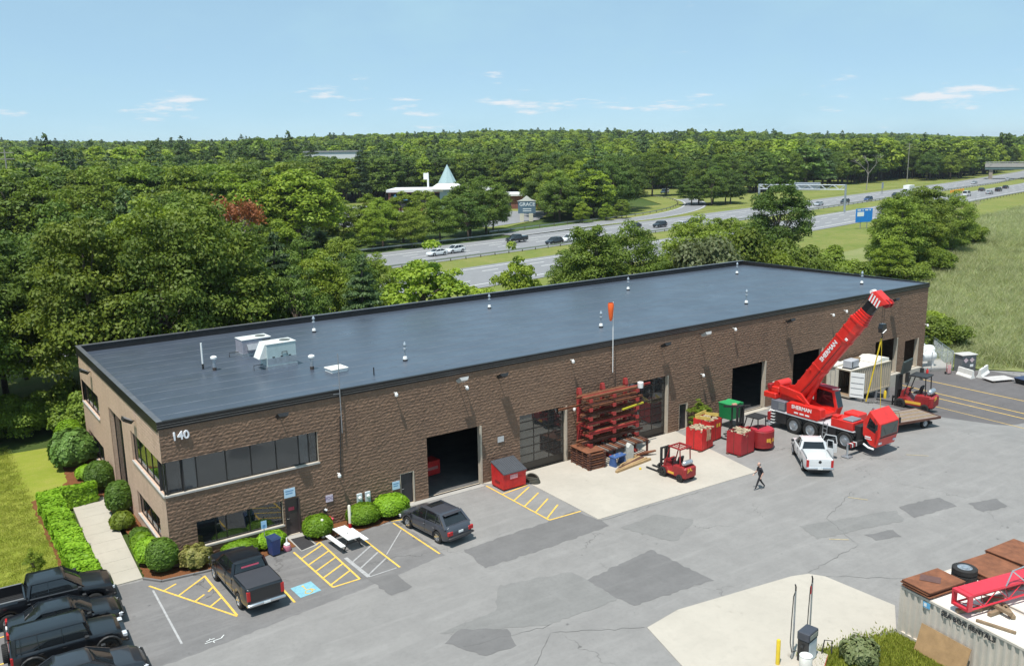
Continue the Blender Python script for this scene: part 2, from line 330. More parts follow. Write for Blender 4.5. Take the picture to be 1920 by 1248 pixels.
def strip_sheet(name, x0, x1, ylo, yhi, mat_, dz, step=1.0, ny=1, parent=None):
    b = MB(); n = max(1, int(round((x1-x0)/step))); xs = [x0+(x1-x0)*i/n for i in range(n+1)]
    vs = []; fs = []
    for x in xs:
        a, c = ylo(x), yhi(x)
        for j in range(ny+1): y = a+(c-a)*j/ny; vs.append((x, y, T(x, y)+dz))
    m = ny+1
    for i in range(n):
        for j in range(ny): k = i*m+j; fs.append((k, k+m, k+m+1, k+1))
    b.add(vs, fs); return b.build(name, mat_, parent)
def pl(pts):
    def f(x):
        if x <= pts[0][0]: return pts[0][1]
        for (a, b), (c, d) in zip(pts, pts[1:]):
            if x <= c: return b+(d-b)*(x-a)/(c-a)
        return pts[-1][1]
    return f
yard_top = pl([(-60, .6), (-3.75, .6), (-3.7, -.2), (0, -.2), (.01, .2), (72.5, .2), (74.0, 1.6), (80, -2.6), (84, -8), (93, -30), (97, -60)])
yard = struct(strip_sheet('yard', -60, 97, lambda x: -75, yard_top, asphalt, 0, 1, 12))
def flat(name, poly, mat_, dz, parent=None, jag=0, seed=1):
    rn = random.Random(seed); pts = []
    for (x0, y0), (x1, y1) in zip(poly, poly[1:]+poly[:1]):
        n = max(1, int(math.hypot(x1-x0, y1-y0)/.28)) if jag else 1
        for k in range(n): pts.append((x0+(x1-x0)*k/n+rn.uniform(-jag, jag), y0+(y1-y0)*k/n+rn.uniform(-jag, jag)))
    b = MB(); b.quad(*[(x, y, T(x, y)+dz) for x, y in pts]); return b.build(name, mat_, parent)
def ribbon(name, pts, w, mat_, dz, parent=None, step=1.0, seed=0, jit=0):
    rn = random.Random(seed); P = []
    for (x0, y0), (x1, y1) in zip(pts, pts[1:]):
        n = max(1, int(math.hypot(x1-x0, y1-y0)/step))
        for k in range(n): P.append(Vector((x0+(x1-x0)*k/n+rn.uniform(-jit, jit), y0+(y1-y0)*k/n+rn.uniform(-jit, jit))))
    P.append(Vector(pts[-1])); b = MB(); vs = []
    for i, p in enumerate(P):
        d = (P[min(i+1, len(P)-1)]-P[max(0, i-1)]).normalized(); nrm = Vector((-d.y, d.x))*w/2*(1 if not jit else rn.uniform(.4, 1.5))
        for q in (p-nrm, p+nrm): vs.append((q.x, q.y, T(q.x, q.y)+dz))
    b.add(vs, [(2*i, 2*i+2, 2*i+3, 2*i+1) for i in range(len(P)-1)]); return b.build(name, mat_, parent)

# asphalt patches and the two concrete aprons
flat('old_parking_asphalt', [(-3.6, -.35), (3.2, -1.2), (12.6, -2.0), (12.6, -7.6), (7, -8.4), (0, -9.2), (-5, -9.6), (-12, -9), (-12, .3), (-3.7, .3)], asphalt_old, .004, yard, .06, 2)
for i, (po, m_) in enumerate([
    ([(13.7, -7.7), (19.9, -7.5), (21.9, -7.2), (22.4, -9.3), (22.2, -10.2), (17.5, -10.3), (13.5, -10.2)], asphalt_dark),
    ([(16.7, -14.5), (22.0, -13.9), (22.1, -18.4), (17.1, -17.9)], asphalt_dark),
    ([(13.0, -12.3), (16.9, -13.3), (16.9, -17.0), (12.7, -16.8), (8.2, -14.4), (11.4, -14.2)], asphalt_mid),
    ([(7.9, -7.57), (9.3, -7.85), (9.32, -9.7), (8.05, -9.95)], asphalt_dark),
    ([(8.0, -15.2), (9.2, -14.6), (10.9, -16.0), (10.4, -17.4), (8.9, -17.2)], asphalt_dark),
    ([(22.6, -10.8), (25.6, -10.6), (26.9, -12.6), (23.8, -14.0)], asphalt_mid),
    ([(31, -16.9), (37.5, -18.9), (36.6, -20.1), (30.4, -18.6)], asphalt_mid),
    ([(38.2, -18.7), (41.5, -19.4), (41.0, -20.8), (37.3, -20.2)], asphalt_dark), ([(33.0, -19.9), (34.9, -20.4), (34.4, -21.2), (32.8, -20.7)], asphalt_dark),
    ([(41.9, -21.0), (44, -21.6), (43.4, -22.7), (41.3, -22.2)], asphalt_dark)]):
    flat('asphalt_patch', po, m_, .008+.0004*i, yard, .09, i)
strip_sheet('dock_asphalt', 57.5, 80, pl([(57.5, -8.5), (62, -13.2), (72, -14), (80, -12)]), pl([(57.5, -.6), (72.4, -.02), (74, 1.4), (80, -2.7)]), asphalt_dock, .006, 1, 4, yard)
def slab(name, poly, mat_, parent=None):
    b = MB(); b.prism(poly, -.2, .03, 'z'); return b.build(name, mat_, parent)
struct(slab('concrete_apron', [(19.95, -.02), (22.5, -2.0), (22.35, -9.1), (35.95, -9.65), (37.0, -4.4), (38.0, -.02)], concrete))
rr_ = [(16.2, -19.75), (18.5, -19.45), (25.6, -20.55), (26.5, -20.9), (26.95, -21.6), (27.1, -25.4), (25.2, -26.65), (20.9, -25.7), (18.5, -26.5), (15.2, -28.5), (14.9, -24)]
struct(slab('fuel_apron', rr_, concrete))
struct(slab('dock_apron', [(44.1, -.02), (44.1, -.55), (48.5, -.55), (48.5, -.02)], concrete))
struct(slab('door_apron', [(13.6, -.02), (13.6, -.5), (19.9, -.5), (19.9, -.02)], concrete_g))
crack_mat = M('crack_fill', (.11, .107, .103), .9, var=.4, vs=3)
for pts, sd in (([(16.2, -19.7), (12.4, -17.4), (9.5, -19.6)], 1), ([(12.7, -16.9), (8.5, -16.0)], 2), ([(26.7, -20.8), (31.5, -20.4), (33.2, -17.2), (38, -15.6)], 3), ([(27, -21.5), (30.4, -24.6), (31.5, -28)], 4), ([(22.2, -9.3), (30.9, -9.8)], 8)):
    ribbon('crack', pts, .022, crack_mat, .012, yard, .35, sd, .09)
# painted lines
def line(p, q, m_=line_yellow, w=.11, par=yard): return ribbon('painted_line', [p, q], w, m_, .0145+.0008*random.random(), par, .7)
line((-1.55, -1.4), (1.15, -7.2)); line((1.1, -2.0), (1.17, -7.1)); 
line((-.6, -3.4), (1.05, -2.1)); line((-1.05, -2.4), (-.35, -2.0)); line((.35, -5.5), (1.1, -4.9)); line((-.1, -4.5), (.5, -4.05)); line((.75, -3.9), (1.1, -3.5))
line((3.95, -2.4), (3.9, -7.6)); line((5.97, -2.2), (6.07, -7.3)); line((7.67, -1.85), (7.57, -7.3)); line((6.07, -7.3), (7.57, -7.3)); line((7.67, -1.85), (7.3, -2.1))
for k in range(5): y = -2.9-k*.95; line((6.0, y-.35), (7.62, y+.62))
line((9.83, -2.1), (9.87, -7.4)); line((12.27, -2.05), (12.4, -7.3)); line((12.3, -1.75), (13.2, -2.0)); line((8.0, -4.6), (8.05, -7.4), line_faded, .22)
for k in range(3): y = -4.6-k*.95; line((8.1, y-.7), (9.75, y+.5), line_faded, .1)
line((8.05, -7.4), (9.7, -7.35), line_faded, .08); line((10.0, -5.6), (12.2, -3.2), line_faded, .07); line((-1.5, -2.0), (-1.7, -8.1), line_faded, .1)
for y in (-2.4, -4.95, -7.6): line((-11.5, y), (-3.4 if y < -7 else -7.0, y-.05))
line((19.98, -.5), (19.95, -7.4)); line((19.95, -7.4), (22.3, -7.5)); line((20.0, -2.35), (22.2, -2.05))
for k in range(4): y = -2.9-k*1.15; line((20.0, y-.75), (22.1-.1*k, y+.5))
line((22.6, -2.4), (23.5, -5.2), line_yellow, .08); line((22.4, -7.4), (22.55, -3), line_faded, .08)
for a, b in (((71.6, -.3), (71.5, -22)), ((68.1, -.5), (67.4, -21)), ((66.6, -2.2), (66.0, -20)), ((63.6, -2.6), (62.6, -20))): line(a, b, w=.12)
faint_y = M('line_faint_yellow', (.42, .34, .2), .85, var=.3, vs=5, det=6); line((37.0, -16.0), (37.6, -17.0), faint_y, .09); line((30.9, -19.0), (31.7, -19.7), faint_y, .09); line((47.0, -13.8), (48.0, -14.9), faint_y, .08)
bay = flat('accessible_bay_paint', [(4.25, -6.1), (5.4, -6.0), (5.45, -7.25), (4.3, -7.35)], line_blue, .016, yard)
hb = MB(); hb.tube([(4.78, -6.85, .022), (4.66, -7.05, .022), (4.86, -7.2, .022), (5.08, -7.08, .022), (5.05, -6.85, .022)], .028, 5); hb.tube([(4.85, -6.4, .022), (4.85, -6.8, .022), (5.1, -6.8, .022), (5.22, -7.02, .022)], .03, 5); hb.cyl((4.85, -6.27, .018), (4.85, -6.27, .026), .07)
hb.build('wheelchair_symbol', line_yellow, yard)
sc_ = MB()
for a, b in (((-.75, -8.6), (-.35, -8.55)), ((-.55, -8.45), (-.55, -8.6)), ((-.85, -8.75), (-.1, -8.72)), ((-.1, -8.72), (.1, -8.5)), ((-.5, -8.72), (-.45, -8.9))): sc_.beam((*a, .02), (*b, .02), .05, .008)
sc_.build('paint_scribble', line_white, yard)

# lawn, mulch, walk
struct(flat('lawn', [(-60, .45), (-4.6, .45), (-4.6, 14.2), (-.9, 17.5), (-.9, 26.5), (-60, 30)], grass_lawn, .0))
struct(flat('mulch_bed', [(-4.95, .3), (-3.4, .25), (-3.4, 12.7), (-.02, 12.7), (-.02, 24), (-1.9, 24), (-2.4, 17.6), (-4.95, 15)], mulch, .02, None, .08, 3))
struct(flat('mulch_bed', [(-1.55, 12.5), (-.02, 12.5), (-.02, .02), (-.05, -1.0), (1.2, -1.3), (6.3, -1.55), (6.3, .02), (.2, .4), (0, 12.5), (-1.25, 12.5), (-.95, 6.3), (-1.6, -.15)][0:1]+[(-.02, 12.5), (-.02, -.02), (6.35, -.02), (6.35, -1.6), (4.4, -1.75), (1.2, -1.55), (-.9, -1.25), (-1.55, -.5), (-.98, 6.3)], mulch, .03, None, .05, 4))
struct(flat('mulch_bed', [(7.35, -.02), (13.7, -.02), (13.5, -1.2), (12.3, -1.75), (9.9, -2.0), (7.5, -1.75)], mulch, .03, None, .06, 5))
walk_ = MB()
for i in range(9):
    y0, y1 = -.35+i*1.5, -.35+(i+1)*1.5-.015; k0, k1 = (y0+.35)/13.5, (y1+.35)/13.5
    L0, L1 = -3.42+.55*k0, -3.42+.55*k1; q0, q1 = -1.62+.65*k0, -1.62+.65*k1
    w_ = MB(); w_.prism([(L0, y0), (q0, y0), (q1, y1), (L1, y1)], -.1, .06, 'z'); o_ = w_.build('paving_slab', concrete_w)
    if i == 0: walk_root = thing('walkway', None, None); walk_root['kind'] = 'structure'
    o_.parent = walk_root
kb = MB(); kb.prism([(-4.6, .3), (-60, .3), (-60, .45), (-4.6, .45)], -.1, .1, 'z'); struct(kb.build('kerb', concrete_g))
kb = MB(); kb.beam((-1.6, -.45, .02), (-.9, -1.33, .02), .12, .16); kb.beam((-.9, -1.33, .02), (1.2, -1.62, .02), .12, .16); kb.beam((1.2, -1.62, .02), (4.4, -1.82, .02), .12, .16); struct(kb.build('kerb', asphalt_old))

# ------------------------------------------------------------------ the building
LX, DY, HZ = 72.39, 23.3, 8.2
bld = thing('warehouse_building', 'long brown split-face block warehouse with flat dark roof and number 140', 'building')
F_open = [(0, 8.67, 4.1, 5.95), (1.45, 6.3, .8, 2.26), (6.42, 7.3, .03, 2.26), (13.9, 14.88, .02, 2.1), (15.88, 19.9, 0, 4.05), (23.1, 27.08, 0, 4.1), (33.0, 36.98, 0, 4.66), (38.3, 39.2, .02, 2.1), (44.32, 48.36, 0, 4.05), (52.05, 56.0, 0, 4.05), (64.1, 67.6, 0, 3.4), (69.0, 71.2, 0, 2.85)]
L_open = [(0, 7.2, 4.07, 5.87), (1.85, 7.1, .75, 2.2), (9.6, 13.4, 0, 5.9), (16.95, 23.0, 4.15, 5.8), (16.9, 22.2, .5, 2.15)]
def wall_core(opens, L, ztop, zbot, f, b):
    xs = sorted({0, L, *[o[0] for o in opens], *[o[1] for o in opens]})
    for a, c in zip(xs, xs[1:]):
        if c-a < 1e-4: continue
        m = (a+c)/2; segs = sorted((o[2], o[3]) for o in opens if o[0] < m < o[1]); z = zbot(m)
        for s0, s1 in segs+[(ztop, ztop)]:
            if s0-z > .01: f(b, a, c, z, s0)
            z = s1
zb_f = lambda x: -1.6 if x > 50 else -.3
cw = MB(); wall_core(F_open, LX, 7.7, zb_f, lambda b, a, c, z0, z1: b.box(a, c, .01, .3, z0, z1), cw); cw.build('front_wall', jamb_mat, bld)
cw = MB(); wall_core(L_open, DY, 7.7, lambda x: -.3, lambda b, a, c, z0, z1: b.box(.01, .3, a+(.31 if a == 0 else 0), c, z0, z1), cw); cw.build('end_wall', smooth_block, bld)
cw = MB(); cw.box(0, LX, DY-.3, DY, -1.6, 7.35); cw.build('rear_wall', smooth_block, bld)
cw = MB(); cw.box(LX-.3, LX, .3, DY-.3, -1.6, 7.4); cw.build('end_wall', split_block, bld)
def relief(name, opens, L, z0, z1, du, dzz, amp, place, mat_, skip=lambda u, z: False, bw=.4):
    nu = int(round(L/du)); nz = int(round((z1-z0)/dzz)); U = np.linspace(0, L, nu+1); Z = np.linspace(z0, z1, nz+1)
    # snap grid lines to openings so the edges are true
    for o in opens:
        for v in o[:2]: U[np.abs(U-v).argmin()] = v
        for v in o[2:]: Z[np.abs(Z-v).argmin()] = v
    rg = np.random.default_rng(5); Dp = rg.uniform(.25, 1., (nz+1, nu+1))
    low = rg.uniform(0, 1, (nz//3+2, nu//4+3)); Dp = Dp*.75+.25*low[(np.arange(nz+1)//3)][:, (np.arange(nu+1)//4)]
    Dp[::3, :] *= rg.uniform(.15, .9, Dp[::3, :].shape)                                                     # bed joints
    for r in range(nz+1):
        off = (r//3 % 2)*2; Dp[r, off::4] *= .75                           # head joints
    Dp *= amp; keep = np.ones((nz, nu), bool)
    for j in range(nz):
        zc = (Z[j]+Z[j+1])/2
        for i in range(nu):
            uc = (U[i]+U[i+1])/2
            if skip(uc, zc): keep[j, i] = False; continue
            for a, b, c, d in opens:
                if a < uc < b and c < zc < d: keep[j, i] = False; break
    vs = [place(U[i], Z[j], Dp[j, i]) for j in range(nz+1) for i in range(nu+1)]
    fs = [(j*(nu+1)+i, j*(nu+1)+i+1, (j+1)*(nu+1)+i+1, (j+1)*(nu+1)+i) for j in range(nz) for i in range(nu) if keep[j, i]]
    me = bpy.data.meshes.new(name); me.from_pydata(vs, [], fs); me.materials.append(mat_); me.update()
    o = bpy.data.objects.new(name, me); C.objects.link(o); o.parent = bld; return o
fv = relief('block_facing', F_open, LX, -1.4, 7.8, .1, .0667, .045, lambda u, z, d: (u, -.012-d, z), split_block, lambda u, z: z < T(u, -1)-.12 or (u < 55 and z < -.05)); fv['kind'] = 'stuff'
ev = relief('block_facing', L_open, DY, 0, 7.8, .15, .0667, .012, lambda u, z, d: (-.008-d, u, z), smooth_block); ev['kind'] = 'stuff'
# floor, roof deck
fl = MB(); fl.box(.3, LX-.3, .3, DY-.3, -.3, .02); fl.build('floor_slab', M('shop_floor', (.11, .105, .1), .7, var=.3, vs=1), bld)
zr = lambda y: 8.13-.42*y/DY
rf = MB(); rf.loft([[(x, .12, zr(0)-.3), (x, DY-.2, zr(DY)-.3), (x, DY-.2, zr(DY)), (x, .12, zr(0))] for x in (.1, LX-.1)]); roof = rf.build('roof', roof_mat, bld)
N, L, B = G2(roof_mat); P = pos(N); sp = N.new('ShaderNodeSeparateXYZ'); L.new(P, sp.inputs[0])
stn = N.new('ShaderNodeVectorMath'); stn.operation = 'MULTIPLY'; stn.inputs[1].default_value = (.16, 1, 1); L.new(P, stn.inputs[0])
dusty = noise(N, L, stn.outputs[0], .9, 5, .7)
c_ = mixc(N, L, maprange(N, L, noise(N, L, P, .12, 4, .6), .3, .7), (.055, .07, .098), (.075, .094, .128))
leftm = maprange(N, L, sp.outputs[0], 2, 40, 1, 0)
mm_ = N.new('ShaderNodeMath'); mm_.operation = 'MULTIPLY'; L.new(maprange(N, L, dusty, .55, .85, 0, .35), mm_.inputs[0]); L.new(leftm, mm_.inputs[1])
c_ = mixc(N, L, mm_.outputs[0], c_, (.2, .2, .2)); c_ = mixc(N, L, maprange(N, L, noise(N, L, P, 25, 3), .3, .7, 0, .3), c_, (.04, .045, .05))
L.new(c_, B.inputs['Base Color']); L.new(maprange(N, L, noise(N, L, P, .4, 4), .3, .7, .27, .42), B.inputs['Roughness']); bumpn(N, L, noise(N, L, P, 3, 4), B, .12, .02)
seam_mat = M('roof_seam', (.115, .128, .15), .45, var=.5, vs=1.3, det=6)
for k in range(12):
    y = 1.4+k*1.83; s_ = MB(); x1 = LX-.4 if k % 3 else 40
    s_.loft([[(x, y-.05, zr(y)-.02), (x, y+.05, zr(y+.05)-.02), (x, y+.05, zr(y+.05)+.006), (x, y-.05, zr(y-.05)+.006)] for x in (.35, x1)]); s_.build('seam', seam_mat, roof)
pr = MB(); pr.box(-.08, LX+.08, -.08, .14, 7.78, 8.2); pr.box(-.11, LX+.11, -.11, -.08, 7.9, 7.94); pr.box(-.11, LX+.11, -.115, -.08, 8.13, 8.215); pr.box(-.09, LX+.09, -.09, -.08, 7.78, 7.8); pr.build('front_fascia', fascia_mat, bld)
trim = M('fascia_trim', (.22, .21, .2), .4, .3, var=.2)
pt = MB(); pt.box(-.12, LX+.12, -.122, -.112, 8.02, 8.035); pt.box(-.12, LX+.12, -.125, -.112, 7.885, 7.9); pt.build('trim_strip', trim, bld)
pr = MB(); pr.box(-.08, LX+.08, DY-.24, DY+.08, 7.3, 8.2); pr.build('rear_parapet', fascia_mat, bld)
pr = MB(); pr.box(-.08, .14, .14, DY-.24, 7.62, 8.2); pr.build('end_parapet', fascia_mat, bld)
pr = MB(); pr.box(LX-.14, LX+.08, .14, DY-.24, 7.35, 8.2); pr.build('end_parapet', fascia_mat, bld)
cp = MB(); cp.box(-.1, .2, -.1, DY+.1, 8.2, 8.225); cp.box(.2, LX+.1, DY-.28, DY+.1, 8.2, 8.225); cp.build('coping', M('coping', (.16, .165, .18), .4, .4, var=.2, vs=1), bld)
# windows
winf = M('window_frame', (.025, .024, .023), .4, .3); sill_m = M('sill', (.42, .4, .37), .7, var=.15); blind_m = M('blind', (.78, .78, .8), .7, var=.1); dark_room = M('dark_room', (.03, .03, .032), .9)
def window(u0, u1, z0, z1, n, wall, blinds=(), sill=True, dep=.14, splits=None):
    # wall 'f' along x at y=0, 'l' along y at x=0
    P_ = (lambda u, d, z: (u, d, z)) if wall == 'f' else (lambda u, d, z: (d, u, z))
    def bx(b, a0, a1, d0, d1, c0, c1):
        p, q = P_(a0, d0, c0), P_(a1, d1, c1); b.box(min(p[0], q[0]), max(p[0], q[0]), min(p[1], q[1]), max(p[1], q[1]), c0, c1)
    fr = MB(); us = splits or [u0+(u1-u0)*i/n for i in range(n+1)]
    for u in us: bx(fr, max(u0, u-.03), min(u1, u+.03) if u > u0 else u0+.05, dep-.03, dep+.04, z0, z1)
    bx(fr, u0+.05, u1-.03, dep-.028, dep+.038, z0, z0+.06); bx(fr, u0+.05, u1-.03, dep-.028, dep+.038, z1-.06, z1)
    w = fr.build('window', winf, bld)
    for i, (a, b) in enumerate(zip(us, us[1:])):
        p = MB(); bx(p, a+.02, b-.02, dep, dep+.012, z0+.04, z1-.04); p.build('pane', glass, w)
        if i in blinds: q = MB(); bx(q, a+.04, b-.04, dep+.03, dep+.045, z0+.07, z1-.07); q.build('blind', blind_m, w)
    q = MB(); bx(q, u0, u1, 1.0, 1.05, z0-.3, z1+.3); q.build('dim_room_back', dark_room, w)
    if sill: s = MB(); bx(s, u0, u1+.05, -.09, dep-.02, z0-.1, z0-.002); s.build('sill', sill_m, w)
    return w
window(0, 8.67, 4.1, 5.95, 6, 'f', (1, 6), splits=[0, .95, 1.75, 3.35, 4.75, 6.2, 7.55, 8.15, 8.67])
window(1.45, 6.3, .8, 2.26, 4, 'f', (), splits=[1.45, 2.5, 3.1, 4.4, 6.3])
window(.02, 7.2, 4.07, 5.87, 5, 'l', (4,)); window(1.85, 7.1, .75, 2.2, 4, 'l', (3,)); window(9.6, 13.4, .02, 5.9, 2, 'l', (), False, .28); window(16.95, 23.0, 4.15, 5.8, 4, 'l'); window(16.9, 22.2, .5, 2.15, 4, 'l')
# stair seen behind the lower window
st_ = MB(); st_.beam((4.5, .6, 2.2), (6.1, .6, 1.0), .06, .12)
for k in range(5): st_.beam((4.6+.1*k, .62, 2.15-.27*k), (6.2, .62, 2.2-.27*k), .03, .05)
st_.build('stair_rail', wood, bld)
# personnel doors
door_brown = M('door_brown', (.06, .045, .045), .45, var=.1); door_black = M('door_black', (.03, .03, .034), .45, var=.1)
def mandoor(x0, x1, z1, m_, jamb):
    d = MB(); d.box(x0+.05, x1-.05, .1, .15, .03, z1-.04); o = d.build('door', m_, bld)
    j = MB(); j.box(x0, x0+.05, -.03, .2, .02, z1); j.box(x1-.05, x1, -.07, .2, .02, z1); j.box(x0+.05, x1-.05, -.03, .2, z1-.04, z1); j.build('door_frame', jamb, o)
    k = MB(); k.cyl((x0+.14, .1, 1.05), (x0+.14, .03, 1.05), .03, n=8); k.beam((x0+.14, .03, 1.05), (x0+.26, .03, 1.05), .03, .03); k.build('handle', chrome, o)
    return o
d0 = mandoor(6.42, 7.3, 2.24, door_brown, door_brown)
rs = MB(); rs.box(6.68, 7.02, .085, .1, 1.5, 1.7); rs.build('notice', M('notice_red', (.5, .06, .1), .6), d0)
mandoor(13.9, 14.88, 2.1, door_black, jamb_mat); mandoor(38.3, 39.2, 2.1, door_black, jamb_mat)
# glazed sectional doors 2 and 3; open bays 1, 4, 5, 6, 7
alu = M('door_rail', (.05, .045, .04), .4, .4); glass_door = m_glass('door_glass', (.05, .05, .048), .25)
def sectional(x0, x1, z1, rows):
    w = (x1-x0-.1)/3; zb = .55; hh = (z1-zb)/rows; f = MB(); f.box(x0+.04, x1-.04, .2, .24, .02, zb)
    for i in range(4): f.box(x0+.02+w*i, x0+.08+w*i, .2, .25, zb, z1)
    for r in range(rows): f.box(x0+.08, x1-.08, .205, .245, zb+hh*r-.035, zb+hh*r+.035)
    o = f.build('sectional_door', alu, bld)
    for r in range(rows):
        for i in range(3): p = MB(); p.box(x0+.08+w*i, x0+.02+w*(i+1), .22, .228, zb+hh*r+.035, zb+hh*(r+1)-.035); p.build('pane', glass_door, o)
sectional(23.1, 27.08, 4.1, 6); sectional(33.0, 36.98, 4.66, 7)
for a, b, c, d in F_open[4:]:
    if d > 2.5: jm = MB(); jm.box(b-.02, b+.1, -.075, .02, c, d+.0); jm.build('door_jamb', jamb_mat, bld)
for a, c in ((63.9, 67.9), (68.8, 71.5)): bt = MB(); bt.box(a, c, -.5, -.06, -1.5, -.02); bt.build('dock_sill', concrete, bld)
for x in (63.95, 67.4, 68.75, 71.2): bp_ = MB(); bp_.box(x, x+.3, -.75, -.46, -1.1, -.1); bp_.build('dock_bumper', rubber, bld)
# inner partition so bays stay dark
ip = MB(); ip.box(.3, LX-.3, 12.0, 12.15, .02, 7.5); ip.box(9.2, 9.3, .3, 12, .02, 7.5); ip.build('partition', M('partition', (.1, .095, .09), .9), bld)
# numbers
num_m = M('numeral', (.82, .82, .84), .4)
text('numerals', '140', .62, num_m, bld, frame((1.04, -.1, 7.27), (1, 0, 0), (0, 0, 1)), .05, .012)
# ------------------------------------------------------------------ cars and trucks (local +X is forward)
def carpaint(name, c): return M(name, c, .28, .15, var=.05, vs=1, coat=.8)
p_black = carpaint('paint_black', (.008, .009, .012)); p_grey = carpaint('paint_grey', (.055, .06, .075)); p_white = carpaint('paint_white', (.75, .76, .76)); p_silver = carpaint('paint_silver', (.42, .44, .46))
p_blue = carpaint('paint_blue', (.03, .06, .16)); p_dark = carpaint('paint_charcoal', (.025, .028, .035)); trim_black = M('trim_black', (.018, .018, .019), .6); bed_white = M('bed_liner_white', (.66, .66, .64), .6, var=.15, vs=4); tonneau = M('tonneau', (.035, .037, .045), .75, var=.1)
WHEELS = {}
def wheel_meshes(r, w, style):
    k = (r, w, style)
    if k in WHEELS: return WHEELS[k]
    t = MB(); t.lathe([(r*.62, -w/2), (r*.9, -w/2), (r, -w*.36), (r, w*.36), (r*.9, w/2), (r*.62, w/2), (r*.6, w*.3), (r*.6, -w*.3)], axis='y', n=28, caps=False)
    if style != 'car':
        for q in range(30): a = 2*math.pi*q/30; t.xf(Matrix.Rotation(a, 4, 'Y')); t.box(r-.005, r+.014, -w*.4, w*.4, -.018, .018)
        t.xf()
    h = MB(); R_ = r*.63; h.lathe([(R_, w*.45), (R_*.92, w*.47), (R_*.86, w*.3), (.001, w*.26)], axis='y', n=24, caps=False); h.lathe([(R_, -w*.45), (.001, -w*.4)], axis='y', n=20, caps=False)
    if style == 'truck':
        h.lathe([(R_*.42, w*.25), (R_*.4, w*.55), (R_*.3, w*.6), (.001, w*.6)], axis='y', n=16, caps=False)
        for q in range(10): a = 2*math.pi*q/10; h.cyl((R_*.62*math.cos(a), w*.25, R_*.62*math.sin(a)), (R_*.62*math.cos(a), w*.4, R_*.62*math.sin(a)), .025, n=6)
    else:
        for q in range(5):
            for s in (-.13, .13):
                a = 2*math.pi*q/5; h.beam((.05*math.cos(a), w*.42, .05*math.sin(a)), (R_*.95*math.cos(a+s), w*.45, R_*.95*math.sin(a+s)), .05, .035, (0, 1, 0))
        h.lathe([(.07, w*.3), (.07, w*.47), (.001, w*.48)], axis='y', n=10, caps=False)
    WHEELS[k] = (t.mesh('tyre', rubber), h.mesh('rim', [galv if style == 'truck' else chrome if style != 'black' else black])); 
    for me in WHEELS[k]: me.polygons.foreach_set('use_smooth', [True]*len(me.polygons)); me.set_sharp_from_angle(angle=R(40))
    return WHEELS[k]
def wheel(parent, x, y, r, w, style='car', flip=False, z=None, rz=0):
    a, b = wheel_meshes(r, w, style); o = bpy.data.objects.new('wheel', a); C.objects.link(o); o.parent = parent; o.location = (x, y, r if z is None else z); o.rotation_euler = (0, 0, (math.pi if flip else 0)+rz)
    p = bpy.data.objects.new('rim', b); C.objects.link(p); p.parent = o; return o
KIND = dict(
 pickup=dict(L=5.85, W=2.03, top=[(-2.92, 1.33), (-2.8, 1.4), (-.95, 1.4), (-.9, 1.3), (1.35, 1.27), (1.5, 1.26), (2.5, 1.17), (2.8, 1.08), (2.92, .92)], gh=(1.55, .72, -.72, -.92, 1.28, 1.93), div=(.05,), wb=(1.95, -1.75), r=.41, bed=(-2.8, -1.02), sill=.45, ends=(.5, .5)),
 midpickup=dict(L=5.4, W=1.9, top=[(-2.7, 1.2), (-2.6, 1.26), (-.75, 1.26), (-.7, 1.17), (1.25, 1.15), (1.4, 1.14), (2.3, 1.05), (2.6, .95), (2.7, .82)], gh=(1.45, .68, -.42, -.66, 1.15, 1.78), div=(.1,), wb=(1.75, -1.5), r=.38, bed=(-2.58, -.78), sill=.42, ends=(.48, .5)),
 suv=dict(L=4.85, W=1.92, top=[(-2.42, .8), (-2.38, .98), (-2.25, 1.1), (-1.9, 1.15), (-1.2, 1.1), (.6, 1.02), (1.15, 1.03), (1.6, .99), (2.0, .91), (2.25, .8), (2.38, .66), (2.42, .55)], gh=(1.2, .25, -1.5, -2.2, 1.04, 1.68), div=(-.25, -1.15), wb=(1.45, -1.4), r=.36, bed=None, sill=.3, ends=(.35, .4)),
 sedan=dict(L=4.85, W=1.85, top=[(-2.42, .78), (-2.35, .98), (-1.7, 1.02), (-1.0, .97), (.9, .93), (1.1, .92), (1.9, .84), (2.25, .72), (2.42, .55)], gh=(1.15, .2, -1.0, -1.85, .96, 1.44), div=(-.35,), wb=(1.45, -1.4), r=.34, bed=None, sill=.24, ends=(.3, .35)),
 jeep=dict(L=4.6, W=1.85, top=[(-2.25, 1.12), (-2.2, 1.16), (.75, 1.16), (.85, 1.16), (1.9, 1.1), (2.05, 1.02), (2.12, .8)], gh=(.85, .62, -2.12, -2.2, 1.16, 1.85), div=(-.25, -1.2), wb=(1.5, -1.5), r=.42, bed=None, sill=.48, ends=(.5, .5)),
 van=dict(L=5.4, W=1.98, top=[(-2.7, 1.05), (-2.62, 1.2), (1.4, 1.15), (1.6, 1.12), (2.3, 1.0), (2.6, .85), (2.7, .65)], gh=(1.9, .95, -2.5, -2.64, 1.15, 2.1), div=(.2, -1.2), wb=(1.7, -1.6), r=.36, bed=None, sill=.35, ends=(.38, .4)))
